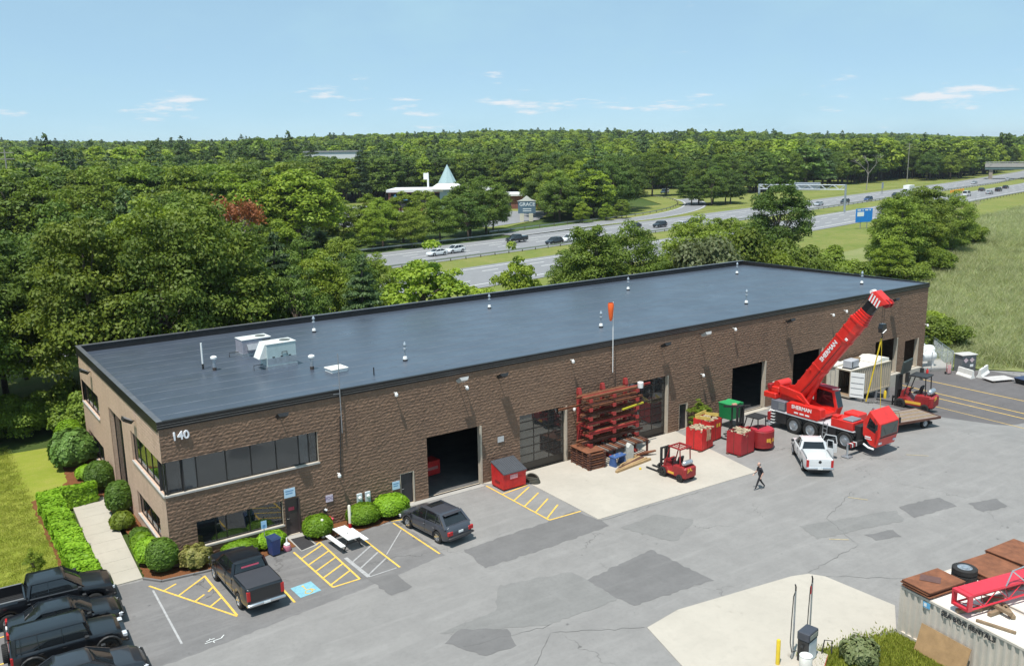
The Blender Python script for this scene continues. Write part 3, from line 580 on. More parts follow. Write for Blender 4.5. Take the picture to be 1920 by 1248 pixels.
def car(name, label, loc, rz, kind, paint, cat='car', group=None, detail=True, cover=None, bedmat=None, wheelstyle='car', door_open=False):
    k = KIND[kind]; t = thing(name, label, cat, loc, rz, group); L, W = k['L'], k['W']; f = pl(k['top']); hw = W/2; r = k['r']; Ra = r+.07
    xs = set(np.linspace(-L/2, L/2, 60 if detail else 24)); 
    for xw in k['wb']: xs |= set(xw+Ra*np.cos(np.linspace(0, math.pi, 15 if detail else 9)))
    for x, _ in k['top']: xs.add(x)
    xs = sorted(xs); rings = []; bed = k['bed'] if bedmat else None
    if bed: xs = sorted(set(xs) | {bed[0], bed[0]+.001, bed[1]-.001, bed[1]})
    def sect(x):
        e = abs(x)/(L/2); w = hw*(1-(.1 if kind in ('jeep', 'pickup', 'midpickup', 'van') else .2)*max(0, (e-.72)/.28)**2); zs = f(x); zb = k['sill']
        if e > .85: zb = zb+(k['ends'][0 if x > 0 else 1]-zb)*min(1, (e-.85)/.1)
        for xw in k['wb']:
            d = Ra*Ra-(x-xw)**2
            if d > 0: zb = max(zb, r+math.sqrt(d))
        h = zs-zb; inb = bed and bed[0] < x < bed[1]
        rd = 0 if kind in ('jeep', 'pickup', 'midpickup') else .02; P = [(0, zb), (w*.94, zb), (w*.985, zb+h*.12), (w, zb+h*.45), (w*(.985-rd*.3), zb+h*.75), (w*(.955-rd), zs-.035-rd), (w*(.92-rd), zs)]
        P += [(w*.84, zs), (w*.82, zs-.5), (0, zs-.5)] if inb else [(w*.86, zs+.012), (w*.55, zs+.03), (0, zs+.035)]
        return [(x, y, z) for y, z in P]+[(x, -y, z) for y, z in reversed(P[1:-1])]
    b = MB(); b.loft([sect(x) for x in xs], True); body = b.build('body', paint, t, smooth=True)
    # cabin: dark glass volume with painted roof and pillars
    xb0, xt0, xt1, xb1, zb, zt = k['gh']; wb_, wt = hw*.9, hw*.72; zc = .5*(zb+zt)
    g = MB(); n = 5
    def ring(x0, x1, w, z): return [(x0, -w*.86, z), (x0+.05, 0, z), (x0, w*.86, z), (x0-.06, w, z), (x1+.06, w, z), (x1, w*.88, z), (x1-.03, 0, z), (x1, -w*.88, z), (x1+.06, -w, z), (x0-.06, -w, z)]
    g.loft([ring(xb0+(xt0-xb0)*s, xb1+(xt1-xb1)*s, wb_+(wt-wb_)*(s**1.3), zb-.03+(zt-zb+.0)*s) for s in (0, .35, .7, .97)], True); gl = g.build('glazing', glass_car, t, smooth=True)
    rf_ = MB(); rf_.loft([ring(xt0+.1, xt1-.08, wt+.025, zt-.055), ring(xt0+.03, xt1-.02, wt+.02, zt-.02), ring(xt0-.06, xt1+.05, wt*.9, zt+.012), ring(xt0-.35, xt1+.3, wt*.5, zt+.03)], True); rf_.build('roof', paint, t, smooth=True)
    bars = []
    for s in (-1, 1):
        bars += [((xb0+.02, s*wb_*.97, zb-.03), (xt0+.02, s*(wt+.005), zt-.04), .07, .07, (0, 0, 1)), ((xb1+.05, s*(wb_+.0), zb-.03), (xt1+.02, s*(wt+.005), zt-.04), .16 if kind != 'sedan' else .12, .08, (0, 0, 1))]
        bars += [((d, s*(wb_+.004), zb-.03), (d-.03, s*(wt+.008), zt-.04), .07, .03, (1, 0, 0)) for d in k['div']]
        if kind in ('suv', 'van', 'jeep'): bars.append(((xb1+.3, s*(wb_+.002), zb-.03), (xt1+.25, s*(wt+.006), zt-.04), .14, .03, (1, 0, 0)))
    if detail:
        for q_ in bars: pm = MB(); pm.beam(*q_); pm.build('pillar', paint, t)
    else:
        pm = MB(); [pm.beam(*q_) for q_ in bars]; pm.build('pillars', paint, t)['kind'] = 'stuff'
    for xw in k['wb']:
        for s in (-1, 1): wheel(t, xw, s*(hw-.13), r, .24, wheelstyle, s < 0)
    if not detail: 
        for s in (-1, 1):
            q = MB(); q.box(-L/2-.005, -L/2+.06, s*hw*.72-.12, s*hw*.72+.12, f(-L/2)-.22, f(-L/2)-.05); q.build('tail_light', lamp_red, t)
            q = MB(); q.box(L/2-.12, L/2+.004, s*hw*.68-.14, s*hw*.68+.14, f(L/2)-.14, f(L/2)+.0); q.build('headlight', lamp_clear, t)
        return t
    zf, zrr = f(L/2), f(-L/2)
    for s in (-1, 1):
        q = MB(); q.bbox(L/2-.2, L/2-.0, s*hw*.74-.17, s*hw*.74+.17, zf-.12, zf+.04, .02); q.build('headlight', lamp_clear, t)
        q = MB(); tall = kind in ('pickup', 'midpickup', 'jeep', 'van'); yy = hw*(.83 if tall else .76); wd = .085 if tall else .17
        q.bbox(-L/2-.015, -L/2+.1, s*yy-wd, s*yy+wd, zrr-(.52 if tall else .1), zrr-.03+(0 if tall else .16), .015); q.build('tail_light', lamp_red, t)
        q = MB(); q.bbox(xb0-.28, xb0-.1, s*(hw+.02) if s > 0 else -hw-.2, s*(hw+.2) if s > 0 else -hw-.02, zb+.0, zb+.15, .02); q.build('mirror', trim_black, t)
        for d in (k['div'][0]-.05, k['div'][0]-.95) if kind not in ('midpickup',) else (k['div'][0]-.05,):
            q = MB(); q.box(d-.02, d+.14, s*hw-.006 if s > 0 else -hw-.022, s*hw+.022 if s > 0 else -hw+.006, zb-.19, zb-.16); q.build('door_handle', chrome if kind != 'jeep' else trim_black, t)
        for d in (xb0-.25, k['div'][0], k['div'][0]-1.0): q = MB(); q.box(d-.006, d+.006, s*hw-.03 if s > 0 else -hw-.004, s*hw+.004 if s > 0 else -hw+.03, k['sill']+.12, zb-.05); q.build('door_seam', trim_black, t)
    gr = MB(); gr.bbox(L/2-.08, L/2+.015, -hw*.5, hw*.5, zf-.3, zf-.06, .02); gr.build('grille', trim_black, t)
    chromeb = chrome if kind in ('pickup', 'midpickup') else trim_black
    bm_ = MB(); bm_.bbox(-L/2-.12, -L/2+.1, -hw*.95, hw*.95, .5, .68 if chromeb is chrome else .62, .05); bm_.build('rear_bumper', chromeb, t, smooth=True)
    bm_ = MB(); bm_.bbox(L/2-.12, L/2+.06, -hw*.93, hw*.93, .42, .6, .05); bm_.build('front_bumper', trim_black, t, smooth=True)
    lp = MB(); lp.box(-L/2-.14, -L/2-.121, -.16, .16, .56, .66) if chromeb is chrome else lp.box(-L/2-.02, -L/2+.02, -.16, .16, .74, .86); lp.build('number_plate', white_paint, t)
    ub = MB(); ub.box(-L/2+.25, L/2-.25, -hw*.7, hw*.7, .22, .42); ub.build('underbody', black_matte, t)
    if cover: c = MB(); c.bbox(k['bed'][0]-.02, k['bed'][1]+.02, -hw*.86, hw*.86, 1.405, 1.45, .015); c.build('bed_cover', cover, t)
    if bedmat:
        c = MB(); b0, b1 = bed; zs = f((b0+b1)/2); c.box(b0+.02, b1-.02, -hw*.8, hw*.8, zs-.5, zs-.485)
        for i in range(9): c.box(b0+.05, b1-.05, -hw*.75+i*hw*.1875-.03, -hw*.75+i*hw*.1875+.03, zs-.485, zs-.465)
        c.build('bed_floor', bedmat, t)
        for s in (-1, 1): c = MB(); c.box(b0, b1, s*hw*.88-.05, s*hw*.88+.05, zs, zs+.02); c.build('bed_rail', M('rail_grey', (.16, .165, .17), .6), t)
    if kind in ('pickup', 'midpickup'):
        c = MB(); c.box(-L/2-.012, -L/2+.01, -hw*.72, hw*.72, .78, zrr-.06); c.build('tailgate', paint, t)
    if kind == 'jeep':
        wheel(t, -L/2-.16, 0, .4, .24, 'black', True, .98, R(90)); c = MB()
        for xw in k['wb']:
            for s in (-1, 1):
                a0 = [(xw+(Ra+.02)*math.cos(a), s*(hw+.03), r+(Ra+.02)*math.sin(a)) for a in np.linspace(.15, math.pi-.15, 9)]; c = MB(); c.tube(a0, .06, 6); c.build('fender_flare', trim_black, t)
        for s in (-1, 1): c = MB(); c.tube([(-.95, s*(hw+.05), .5), (1.0, s*(hw+.05), .5)], .04, 6); c.build('side_step', metal_grey, t)
    if door_open:
        for (hx, ang, ln) in ((xb0-.15, 62, 1.05), (k['div'][0]-.02, 55, .55)):
            d = MB(); d.T = Matrix.Translation((hx, -hw, 0)) @ Matrix.Rotation(R(ang), 4, 'Z'); d.box(-ln, 0, -.06, .0, .5, zb); d.beam((-ln, -.03, zb), (-ln*.9, -.03, zt-.08), .06, .05); d.beam((-ln*.9, -.03, zt-.08), (-ln*.2, -.03, zt-.08), .05, .05); d.beam((-ln*.2, -.03, zt-.08), (0, -.03, zb), .05, .05); dd = d.build('open_door', paint, t)
            d = MB(); d.T = Matrix.Translation((hx, -hw, 0)) @ Matrix.Rotation(R(ang), 4, 'Z'); d.box(-ln*.93, -.12, -.035, -.025, zb+.02, zt-.1); d.build('pane', glass_car, dd)
    return t
# vehicles by the building
bp1 = car('pickup_truck', 'black pickup with bed cover parked nose-in by the lower window', (2.42, -4.75, 0), R(91), 'pickup', p_black, 'pickup', cover=tonneau)
dc = MB(); dc.T = Matrix.Rotation(0, 4, 'Z'); dc.quad((-.905, -.45, 1.62), (-.905, .45, 1.62), (-.89, .45, 1.7), (-.89, -.45, 1.7)); dc.build('window_decal', M('decal_pink', (.5, .08, .13), .5), bp1)
sv = car('parked_suv', 'charcoal grey crossover parked in front of the open bay', (13.72, -4.55, 0), R(97), 'suv', p_grey, 'car')
sr = MB(); sr.box(-.35, .1, -.48, .48, 1.70, 1.722); sr.build('sunroof', glass_car, sv)
sp_ = MB(); sp_.bbox(-1.78, -1.42, -.6, .6, 1.61, 1.655, .015); sp_.build('spoiler', p_grey, sv)
rwp = MB(); rwp.bbox(-2.52, -2.36, -.86, .86, .52, .6, .02); rwp.build('bumper_trim', metal_grey, sv)
car('pickup_truck', 'black pickup parked beside the lawn and hedge', (-6.15, -1.15, 0), R(-3), 'pickup', p_black, 'pickup', bedmat=trim_black)
car('parked_car', 'black sedan parked between the black pickup and the off-roader', (-5.75, -3.55, 0), R(-4), 'sedan', p_black, 'car')
car('off_roader', 'black boxy off-road SUV with spare wheel on its tailgate', (-6.0, -6.15, 0), R(-3), 'jeep', p_black, 'car', wheelstyle='black')
car('parked_car', 'dark blue-black car parked next to the boxy off-roader', (-5.9, -9.0, 0), R(-2), 'sedan', p_dark, 'car')
wt_ = car('pickup_truck', 'white pickup with its passenger door open beside the crane', (40.35, -10.75, 0), R(48), 'midpickup', p_white, 'pickup', bedmat=bed_white, door_open=True)
em = MB(); em.lathe([(.001, -2.725), (.1, -2.725), (.1, -2.7)], (0, 0, 1.05), 'x', 14); em.build('badge', trim_black, wt_)
# traffic on the highway: (x, y, heading deg, kind, paint, label)
HWV = [(87.9, 114.2, 'suv', p_white, 'white SUV following a white car on the far carriageway'), (82.5, 112.6, 'sedan', p_white, 'white car just ahead of a white SUV on the far carriageway'), (109.5, 121.9, 'pickup', p_black, 'black pickup alone on the far carriageway below the church sign'),
       (113.0, 112.2, 'suv', p_black, 'black SUV beside the median rail with a white SUV behind it'), (119.5, 114.8, 'suv', p_white, 'white SUV partly hidden behind a black SUV'), (130, 119.2, 'sedan', p_blue, 'blue car beside the leafy tree on the far carriageway'),
       (153, 129.0, 'sedan', p_dark, 'dark car behind the tree by the ramp merge'), (159.5, 126.0, 'suv', p_black, 'black SUV near the end of the ramp'), (164.5, 123.0, 'sedan', p_white, 'white car next to the black SUV by the ramp end'), (171, 124.5, 'pickup', p_black, 'dark pickup behind the white car by the ramp end'),
       (255, 146, 'sedan', p_silver, 'silver car passing under the sign gantry'), (270, 146, 'suv', p_dark, 'dark SUV with bright headlamps by the gantry leg'), (287, 148, 'suv', p_blue, 'dark blue SUV beyond the gantry on the far carriageway'), (318, 156.5, 'sedan', p_black, 'black car in front of the white box truck'),
       (430, 184.5, 'sedan', p_silver, 'silver car approaching from the overpass')]
for x, y, kd, pt_, lb in HWV:
    d = 1.0; sl_ = math.atan2(hw_y(x+5)-hw_y(x-5), 10); car({'pickup': 'pickup_truck', 'suv': 'suv', 'sedan': 'sedan'}[kd], lb, (x, y, .02), sl_+math.pi, kd, pt_, 'pickup' if kd == 'pickup' else 'car', 'traffic on the highway', False)
for x, y, kd, pt_, lb in [(334, 136.5, 'van', p_white, 'white van beside the orange barrels'), (352, 137, 'sedan', p_silver, 'silver car on the near carriageway behind the van'), (372, 143.5, 'suv', p_black, 'black SUV on the near carriageway near the overpass'), (371, 150.0, 'sedan', p_dark, 'dark car in the median lane near the overpass'), (395, 152, 'sedan', p_black, 'black car nearest the overpass on the near carriageway'), (474, 190, 'sedan', p_silver, 'pale car coming out from under the overpass')]:
    sl_ = math.atan2(hw_y(x+5)-hw_y(x-5), 10); car('van' if kd == 'van' else 'suv' if kd == 'suv' else 'sedan', lb, (x, y, .02), sl_, kd, pt_, 'van' if kd == 'van' else 'car', 'traffic on the highway', False)
car('van', 'white passenger van on the curving ramp road beyond the infield', (272, 238, .4), R(200), 'van', p_white, 'van', 'traffic on the highway', False)
bt_ = thing('box_truck', 'white box truck on the far carriageway', 'truck', (331, 159.5, .02), math.atan2(.21, 1)+math.pi, 'traffic on the highway')
q = MB(); q.bbox(-4.2, 1.4, -1.25, 1.25, 1.0, 3.7, .05); q.build('cargo_box', white_paint, bt_); q = MB(); q.loft([[(1.5, -1.1, .6), (1.5, 1.1, .6), (1.5, 1.1, 2.5), (1.5, -1.1, 2.5)], [(2.4, -1.1, .6), (2.4, 1.1, .6), (2.2, 1.05, 2.4), (2.2, -1.05, 2.4)], [(2.9, -1.05, .6), (2.9, 1.05, .6), (2.75, 1.0, 1.5), (2.75, -1.0, 1.5)], [(3.9, -.95, .6), (3.9, .95, .6), (3.8, .9, 1.3), (3.8, -.9, 1.3)]]); q.build('cab', p_white, bt_)
q = MB(); q.quad((2.82, -.95, 1.55), (2.82, .95, 1.55), (2.27, .92, 2.35), (2.27, -.92, 2.35)); q.build('windscreen', glass_car, bt_); q = MB(); q.box(-4.2, 3.6, -.5, .5, .5, .98); q.build('chassis', black_matte, bt_)
for x in (-2.6, 3.0):
    for s in (-1, 1): wheel(bt_, x, s*1.0, .48, .28, 'truck', s < 0)
# ------------------------------------------------------------------ truck crane (local +X forward, near side is -Y)
cr = thing('truck_crane', 'red three-axle truck crane with raised boom and tilted driving cab', 'crane', (45.87, -8.0, 0), R(-90))
stripe = M('stripe_white', (.8, .78, .76), .5); deck_m = M('deck_grey', (.5, .5, .52), .55, var=.2, vs=3); box_grey = M('box_grey', (.14, .145, .17), .5, var=.1)
q = MB(); q.box(-4.3, 3.3, -.5, .5, .65, 1.2); q.box(-4.2, 3.2, -1.2, 1.2, 1.15, 1.38); q.build('chassis', black_matte, cr)
q = MB(); q.bbox(-4.2, 3.1, -1.27, 1.27, 1.385, 1.46, .01); q.build('deck', deck_m, cr)
for a, b in ((-3.95, -2.75), (.25, 1.65)):
    for s in (-1, 1): q = MB(); q.bbox(a, b, s*1.22-.12 if s > 0 else -1.26, s*1.26 if s > 0 else -1.1, .55, 1.36, .03); q.build('side_locker', black, cr)
for x in (-2.06, -.56, 2.41):
    for s in (-1, 1): wheel(cr, x, s*1.05, .66, .44, 'truck', s < 0)
for x in (-2.06, -.56, 2.41):
    for s in (-1, 1):
        q = MB(); q.tube([(x+.74*math.cos(a), s*1.05, .66+.74*math.sin(a)) for a in np.linspace(.5, math.pi-.5, 9)], .02, 4)
        pts = [(x+.73*math.cos(a), .66+.73*math.sin(a)) for a in np.linspace(.45, math.pi-.45, 9)]; pts += [(x+.77*math.cos(a), .66+.77*math.sin(a)) for a in np.linspace(math.pi-.45, .45, 9)]
        q = MB(); q.prism([(u, min(v, 1.375)) for u, v in pts], s*.85, s*1.26, 'y'); q.build('mudguard', black_matte, cr)
lad = MB()
for x in (.62, .98): lad.beam((x, -1.42, .12), (x, -1.32, 1.62), .05, .05)
for k in range(5): lad.beam((.62, -1.42+.02*k, .25+.31*k), (.98, -1.42+.02*k, .25+.31*k), .05, .04)
lad.build('ladder', galv, cr)
# rear steps and lamps
for k in range(5): q = MB(); q.box(-4.12, -3.78, -1.42, -1.1, .45+.24*k, .5+.24*k); q.build('rear_step', white_paint, cr)
# superstructure
q = MB(); q.cyl((-1.2, 0, 1.4), (-1.2, 0, 1.75), .95, n=32); q.build('slewing_ring', metal_dark, cr)
q = MB(); q.prism([(-3.9, 1.75), (.2, 1.7), (.2, 1.95), (-1.4, 2.3), (-3.2, 3.3), (-3.9, 3.2)], -.62, -.5, 'y'); q.build('side_plate', red, cr); q = MB(); q.prism([(-3.9, 1.75), (.2, 1.7), (.2, 1.95), (-1.4, 2.3), (-3.2, 3.3), (-3.9, 3.2)], .5, .62, 'y'); q.build('side_plate', red, cr)
q = MB(); q.box(-3.8, .2, -.5, .5, 1.7, 1.95); q.build('base_plate', red, cr)
q = MB(); q.prism([(-2.75, 1.5), (.05, 1.5), (.34, 1.75), (.28, 2.42), (.05, 2.5), (-2.6, 2.42), (-2.8, 2.3)], -1.27, -.66, 'y'); sb = q.build('machinery_housing', red, cr, bevel=.05)
text('lettering', 'SHERMAN', .4, stripe, sb, frame((-1.4, -1.276, 2.13), (1, 0, 0), (0, 0, 1)), .004, .012)
q = MB()
for k in range(3): q.box(-2.05+.5*k, -1.68+.5*k, -1.277, -1.271, 1.66, 1.78)
q.build('small_lettering', stripe, sb)['kind'] = 'stuff'
q = MB(); q.box(.0, .3, -1.24, -.9, 1.47, 1.53); q.build('step_plate', stripe, cr)
q = MB(); q.bbox(-5.1, -3.95, -1.15, 1.15, 2.3, 2.75, .05); q.build('counterweight', red, cr); q = MB(); q.bbox(-4.95, -3.9, -.85, .85, 2.76, 3.2, .06); q.build('counterweight', red, cr)
q = MB(); q.cyl((-4.2, -.7, 3.35), (-4.2, .7, 3.35), .32, n=20); q.build('winch_drum', red, cr); q = MB(); q.bbox(-4.9, -4.55, -1.0, -.2, 3.0, 3.35, .04); q.build('winch_motor', red_dark, cr)
q = MB(); q.bbox(-4.3, -3.0, -1.2, -.3, 1.47, 2.27, .04); q.build('hydraulic_tank', box_grey, cr); q = MB(); q.bbox(-3.55, -2.98, -1.225, -1.2, 1.6, 2.15, .02); q.build('tank_panel', metal_grey, cr)
q = MB(); q.beam((-3.7, -.95, 3.35), (-1.75, -.95, 3.1), .2, .26); q.beam((-1.78, -.95, 3.12), (-1.05, -.95, 2.45), .18, .24); q.build('guard_rail', red, cr, bevel=.02)
# operator cab on the far side
q = MB(); q.prism([(-1.75, 1.5), (.1, 1.5), (.32, 2.2), (-.05, 3.5), (-1.6, 3.6), (-1.8, 3.2)], .66, 1.45, 'y'); oc = q.build('operator_cab', red, cr, bevel=.05)
for y, nm in ((.648, 'pane'), (1.452, 'pane')): q = MB(); q.prism([(-1.5, 2.2), (.1, 2.25), (-.18, 3.35), (-1.5, 3.42)], y, y+.004, 'y'); q.build(nm, glass_car, oc)
q = MB(); q.quad((.335, .72, 2.25), (.335, 1.4, 2.25), (-.01, 1.4, 3.42), (-.01, .72, 3.42)); q.build('pane', glass_car, oc); q = MB(); q.beam((.33, .7, 2.2), (-.04, .7, 3.5), .07, .05); q.build('pillar', red, oc)
q = MB(); q.beam((-.1, .6, 3.62), (.55, .6, 3.78), .1, .06); q.build('work_lamp_bar', stripe, oc); q = MB(); q.box(-1.6, -.1, .7, 1.4, 3.6, 3.66); q.build('roof_panel', M('cab_roof_red', (.5, .03, .06), .5), oc)
q = MB(); q.box(-.9, -.6, .644, .648, 1.9, 2.1); q.build('warning_label', yellow, oc)
# boom
A = R(53.4); bd = Vector((math.cos(A), 0, math.sin(A))); bn = Vector((-math.sin(A), 0, math.cos(A))); B0 = Vector((-2.65, 0, 2.72))
BM = Matrix(((bd.x, 0, bn.x, B0.x), (0, 1, 0, 0), (bd.z, 0, bn.z, B0.z), (0, 0, 0, 1)))   # local: x along the boom, z up from it
def sec(w, h): return [(-w, h*.5), (w, h*.5), (w, -h*.1), (w*.72, -h*.42), (w*.3, -h*.5), (-w*.3, -h*.5), (-w*.72, -h*.42), (-w, -h*.1)]
boom = MB(); boom.T = BM; boom.loft([[(x, y*k, z*k) for y, z in sec(.48, 1.14)] for x, k in ((-.9, .8), (-.3, 1), (8.35, 1))]); bo = boom.build('boom', red, cr, bevel=.02)
for x, k in ((3.2, 1.06), (6.35, 1.07), (7.3, 1.06), (8.2, 1.1)): q = MB(); q.T = BM; q.loft([[(x+d, y*k, z*k) for y, z in sec(.48, 1.14)] for d in (-.07, .07)]); q.build('boom_collar', red, bo)
for i in range(4):
    k = .97-.06*i; q = MB(); q.T = BM; q.loft([[(8.3+.22*i+d, y*k*e, z*k*e) for y, z in sec(.48, 1.14)] for d, e in ((-.1, .93), (.1, .93), (.1, 1), (.18, 1))]); q.build('telescope_section', red, bo)
q = MB(); q.T = BM; q.loft([[(x, y*.7, z*.7) for y, z in sec(.48, 1.14)] for x in (9.0, 10.1)]); q.build('inner_section', black, bo)
q = MB(); q.T = BM; q.loft([[(10.0, y, z) for y, z in ((-.4, .42), (.4, .42), (.4, -.4), (-.4, -.4))], [(10.55, y, z) for y, z in ((-.4, .55), (.4, .55), (.4, -.75), (-.4, -.75))], [(10.85, y, z) for y, z in ((-.36, .4), (.36, .4), (.36, -.95), (-.36, -.95))]]); hd = q.build('boom_head', red, bo, bevel=.03)
for i in range(4):
    q = MB(); q.T = BM; z = .34-.24*i; q.add([(10.02, -.412, z), (10.6, -.412, z+.12), (10.6, -.412, z), (10.02, -.412, z-.12)], [(0, 1, 2, 3)]); q.build('stripe', stripe, hd)
    q = MB(); q.T = BM; y = -.34+.2*i; q.add([(10.0, y, .435), (10.5, y+.12, .56), (10.5, y+.22, .56), (10.0, y+.1, .435)], [(0, 1, 2, 3)]); q.build('stripe', stripe, hd)
for y in (-.2, .2): q = MB(); q.T = BM; q.cyl((10.65, y-.06, -.72), (10.65, y+.06, -.72), .3, n=18); q.build('sheave', red_dark, hd)
q = MB(); q.T = BM; q.cyl((10.5, -.2, .62), (10.5, .2, .62), .16, n=12); q.build('sheave', white_paint, hd)
text('lettering', 'SHERMAN', .46, stripe, bo, BM @ frame((5.35-.45, -.488, .2), (1, 0, 0), (0, 0, 1)), .004, .015)
q = MB(); q.T = BM; q.box(6.6, 6.75, -.58, -.5, -.4, -.2); q.build('work_lamp', stripe, bo); q = MB(); q.T = BM; q.box(2.6, 2.75, -.58, -.51, .3, .42); q.build('bracket', red, bo)
q = MB(); q.cyl((-1.95, 0, 2.15), (-.55, 0, 5.0), .21, n=16); q.build('luffing_cylinder', red, cr); q = MB(); q.cyl((-.55, 0, 5.0), (.4, 0, 6.75), .11, n=14); q.build('piston_rod', galv, cr)
# engine housing
q = MB(); q.bbox(1.15, 3.0, -1.24, .1, 1.47, 2.12, .05); q.build('engine_cover', red, cr); q = MB(); q.bbox(1.25, 2.5, .15, 1.24, 1.47, 2.3, .05); q.build('engine_cover', red, cr); q = MB(); q.bbox(2.1, 2.95, -1.2, -.1, 2.12, 2.25, .04); q.build('air_intake', metal_grey, cr)
q = MB(); q.bbox(1.25, 1.7, -1.22, -.7, 2.12, 2.32, .03); q.build('engine_cover', red, cr)
q = MB(); q.box(3.0, 3.5, -1.0, 1.0, .8, 1.9); q.build('engine', black_matte, cr)
q = MB(); q.tube([(3.2, .7, 1.9), (3.2, .7, 2.7), (3.3, .75, 2.95)], .07, 8); q.build('exhaust', chrome, cr)
# driving cab tipped forward
cabp = [(3.75, 1.45), (3.72, 2.35), (4.2, 3.3), (5.08, 2.5), (5.06, 1.5), (4.84, .7), (4.35, .8)]
q = MB(); q.prism(cabp, -1.15, 1.15, 'y'); dcb = q.build('driving_cab', red, cr, bevel=.05)
q = MB(); q.prism([(4.02, 2.05), (4.25, 2.85), (4.86, 2.25), (4.72, 1.75)], -1.157, -1.152, 'y'); q.build('side_window', glass_car, dcb)
q = MB(); q.quad((5.082, -1.02, 2.42), (5.082, 1.02, 2.42), (5.066, 1.02, 1.56), (5.066, -1.02, 1.56)); q.T = None; ws = q.build('windscreen', M('windscreen', (.05, .065, .06), .08, spec=.9), dcb); ws.location = (.012, 0, 0)
q = MB(); q.beam((5.04, -1.05, 1.47), (5.04, 1.05, 1.47), .08, .09); q.build('wiper_panel', black_matte, dcb)
q = MB(); q.box(3.95, 4.5, -1.16, -1.153, 1.2, 1.26); q.box(3.95, 4.4, -1.16, -1.153, 1.32, 1.42); q.build('small_lettering', stripe, dcb)['kind'] = 'stuff'
q = MB(); q.tube([(3.9, -1.2, .8), (4.3, -1.2, .62), (4.7, -1.15, .58)], .07, 8); q.build('tow_bar', white_paint, cr)
for s in (-1, 1):
    q = MB(); q.bbox(4.9, 5.0, s*.85-.16, s*.85+.16, .95, 1.1, .015); q.build('headlight', lamp_clear, dcb); q = MB(); q.tube([(4.6, s*1.16, 2.8), (4.85, s*1.4, 2.85), (4.95, s*1.42, 2.5)], .02, 5); q.build('mirror_arm', black_matte, dcb); q = MB(); q.box(4.93, 5.0, s*1.42-.1, s*1.42+.1, 2.1, 2.5); q.build('mirror', black_matte, dcb)
    q = MB(); q.beam((5.075, s*.35, 1.6), (5.09, s*.75, 2.2), .02, .02); q.build('wiper', black_matte, dcb)
q = MB(); q.box(4.93, 4.96, -.55, .55, 1.15, 1.38); q.build('grille', black_matte, dcb)
for k in range(3): q = MB(); q.tube([(3.1+.1*k, -.6+.4*k, 1.4), (3.5, -.5+.4*k, 1.75+.1*k), (3.8, -.45+.35*k, 1.6)], .03, 5); q.build('hose', black_matte, cr)
q = MB(); q.T = BM; q.cyl((.3, .0, .72), (10.4, 0, .72), .014, n=5); q.build('hoist_rope', metal_dark, bo); q = MB(); q.T = BM; q.tube([(.5, -.5, -.2), (2, -.52, -.3), (4, -.52, -.28), (6, -.52, -.3)], .025, 5); q.build('hydraulic_line', black_matte, bo)
for x in (1.0, 2.2, 4.2, 7.8): q = MB(); q.T = BM; q.box(x-.05, x+.05, -.3, .3, .57, .72); q.build('rope_guide', red_dark, bo)
# outriggers
for s, x, ext in ((-1, 3.55, 2.55), (1, 3.55, 2.1), (-1, -4.25, 1.35), (1, -4.25, 1.35)):
    q = MB(); q.beam((x, 0, .8), (x, s*ext, .8), .26, .26); ob = q.build('outrigger_beam', black_matte, cr)
    if ext > 2:
        for k in range(4): q = MB(); q.beam((x+.0, s*(ext-.9+.22*k), .8), (x, s*(ext-.79+.22*k), .8), .275, .275); q.build('stripe', stripe if k % 2 == 0 else lamp_red, ob)
    else: q = MB(); q.beam((x, s*(ext-.02), .62), (x, s*(ext-.02), 1.25), .22, .3); q.build('jack_leg', red_dark, ob)
    q = MB(); q.cyl((x, s*ext, .08), (x, s*ext, .98), .075, n=10); q.build('jack_rod', galv, ob); q = MB(); q.bbox(x-.3, x+.3, s*ext-.3, s*ext+.3, .02 if ext > 2 else .3, .09 if ext > 2 else .36, .02); q.build('foot_pad', metal_grey, ob)
for k in range(3): q = MB(); q.beam((-4.35, -1.3, .85+.2*k), (-4.35, -1.05, 1.0+.2*k), .06, .09); q.build('stripe', stripe, cr)
# hook block and slings hanging from the boom head
tipw = cr.matrix_world
hb_ = thing('hook_block', 'black hook block with white stripes hanging from the crane boom', 'hook block', (45.87, -12.0, 8.75))
q = MB(); q.prism([(-.2, .0), (.2, 0), (.26, .3), (.18, .62), (-.18, .62), (-.26, .3)], -.17, .17, 'y'); q.build('block', black, hb_); q = MB(); q.beam((-.22, -.18, .0), (.2, -.18, .22), .02, .1, (0, 1, 0)); q.build('stripe', stripe, hb_); q = MB(); q.tube([(0, 0, 0), (0, 0, -.18), (.1, 0, -.3), (0, 0, -.42), (-.1, 0, -.33)], .045, 7); q.build('hook', metal_dark, hb_)
for y in (-.08, .08): q = MB(); q.cyl((0, y, .6), (0, y+.0, 2.15), .012, n=5); q.build('hoist_rope', metal_dark, hb_)
for lb, p1, w_ in (('yellow lifting sling hanging slack from the crane hook', (45.8, -11.15, 3.55), .1), ('thin yellow sling running from the hook down to the tipped cab', (45.9, -12.25, 3.3), .03)):
    q = MB(); q.beam((45.87, -12.0, 8.4), p1, w_, .02); tag(q.build('lifting_sling', yellow), lb, 'sling')
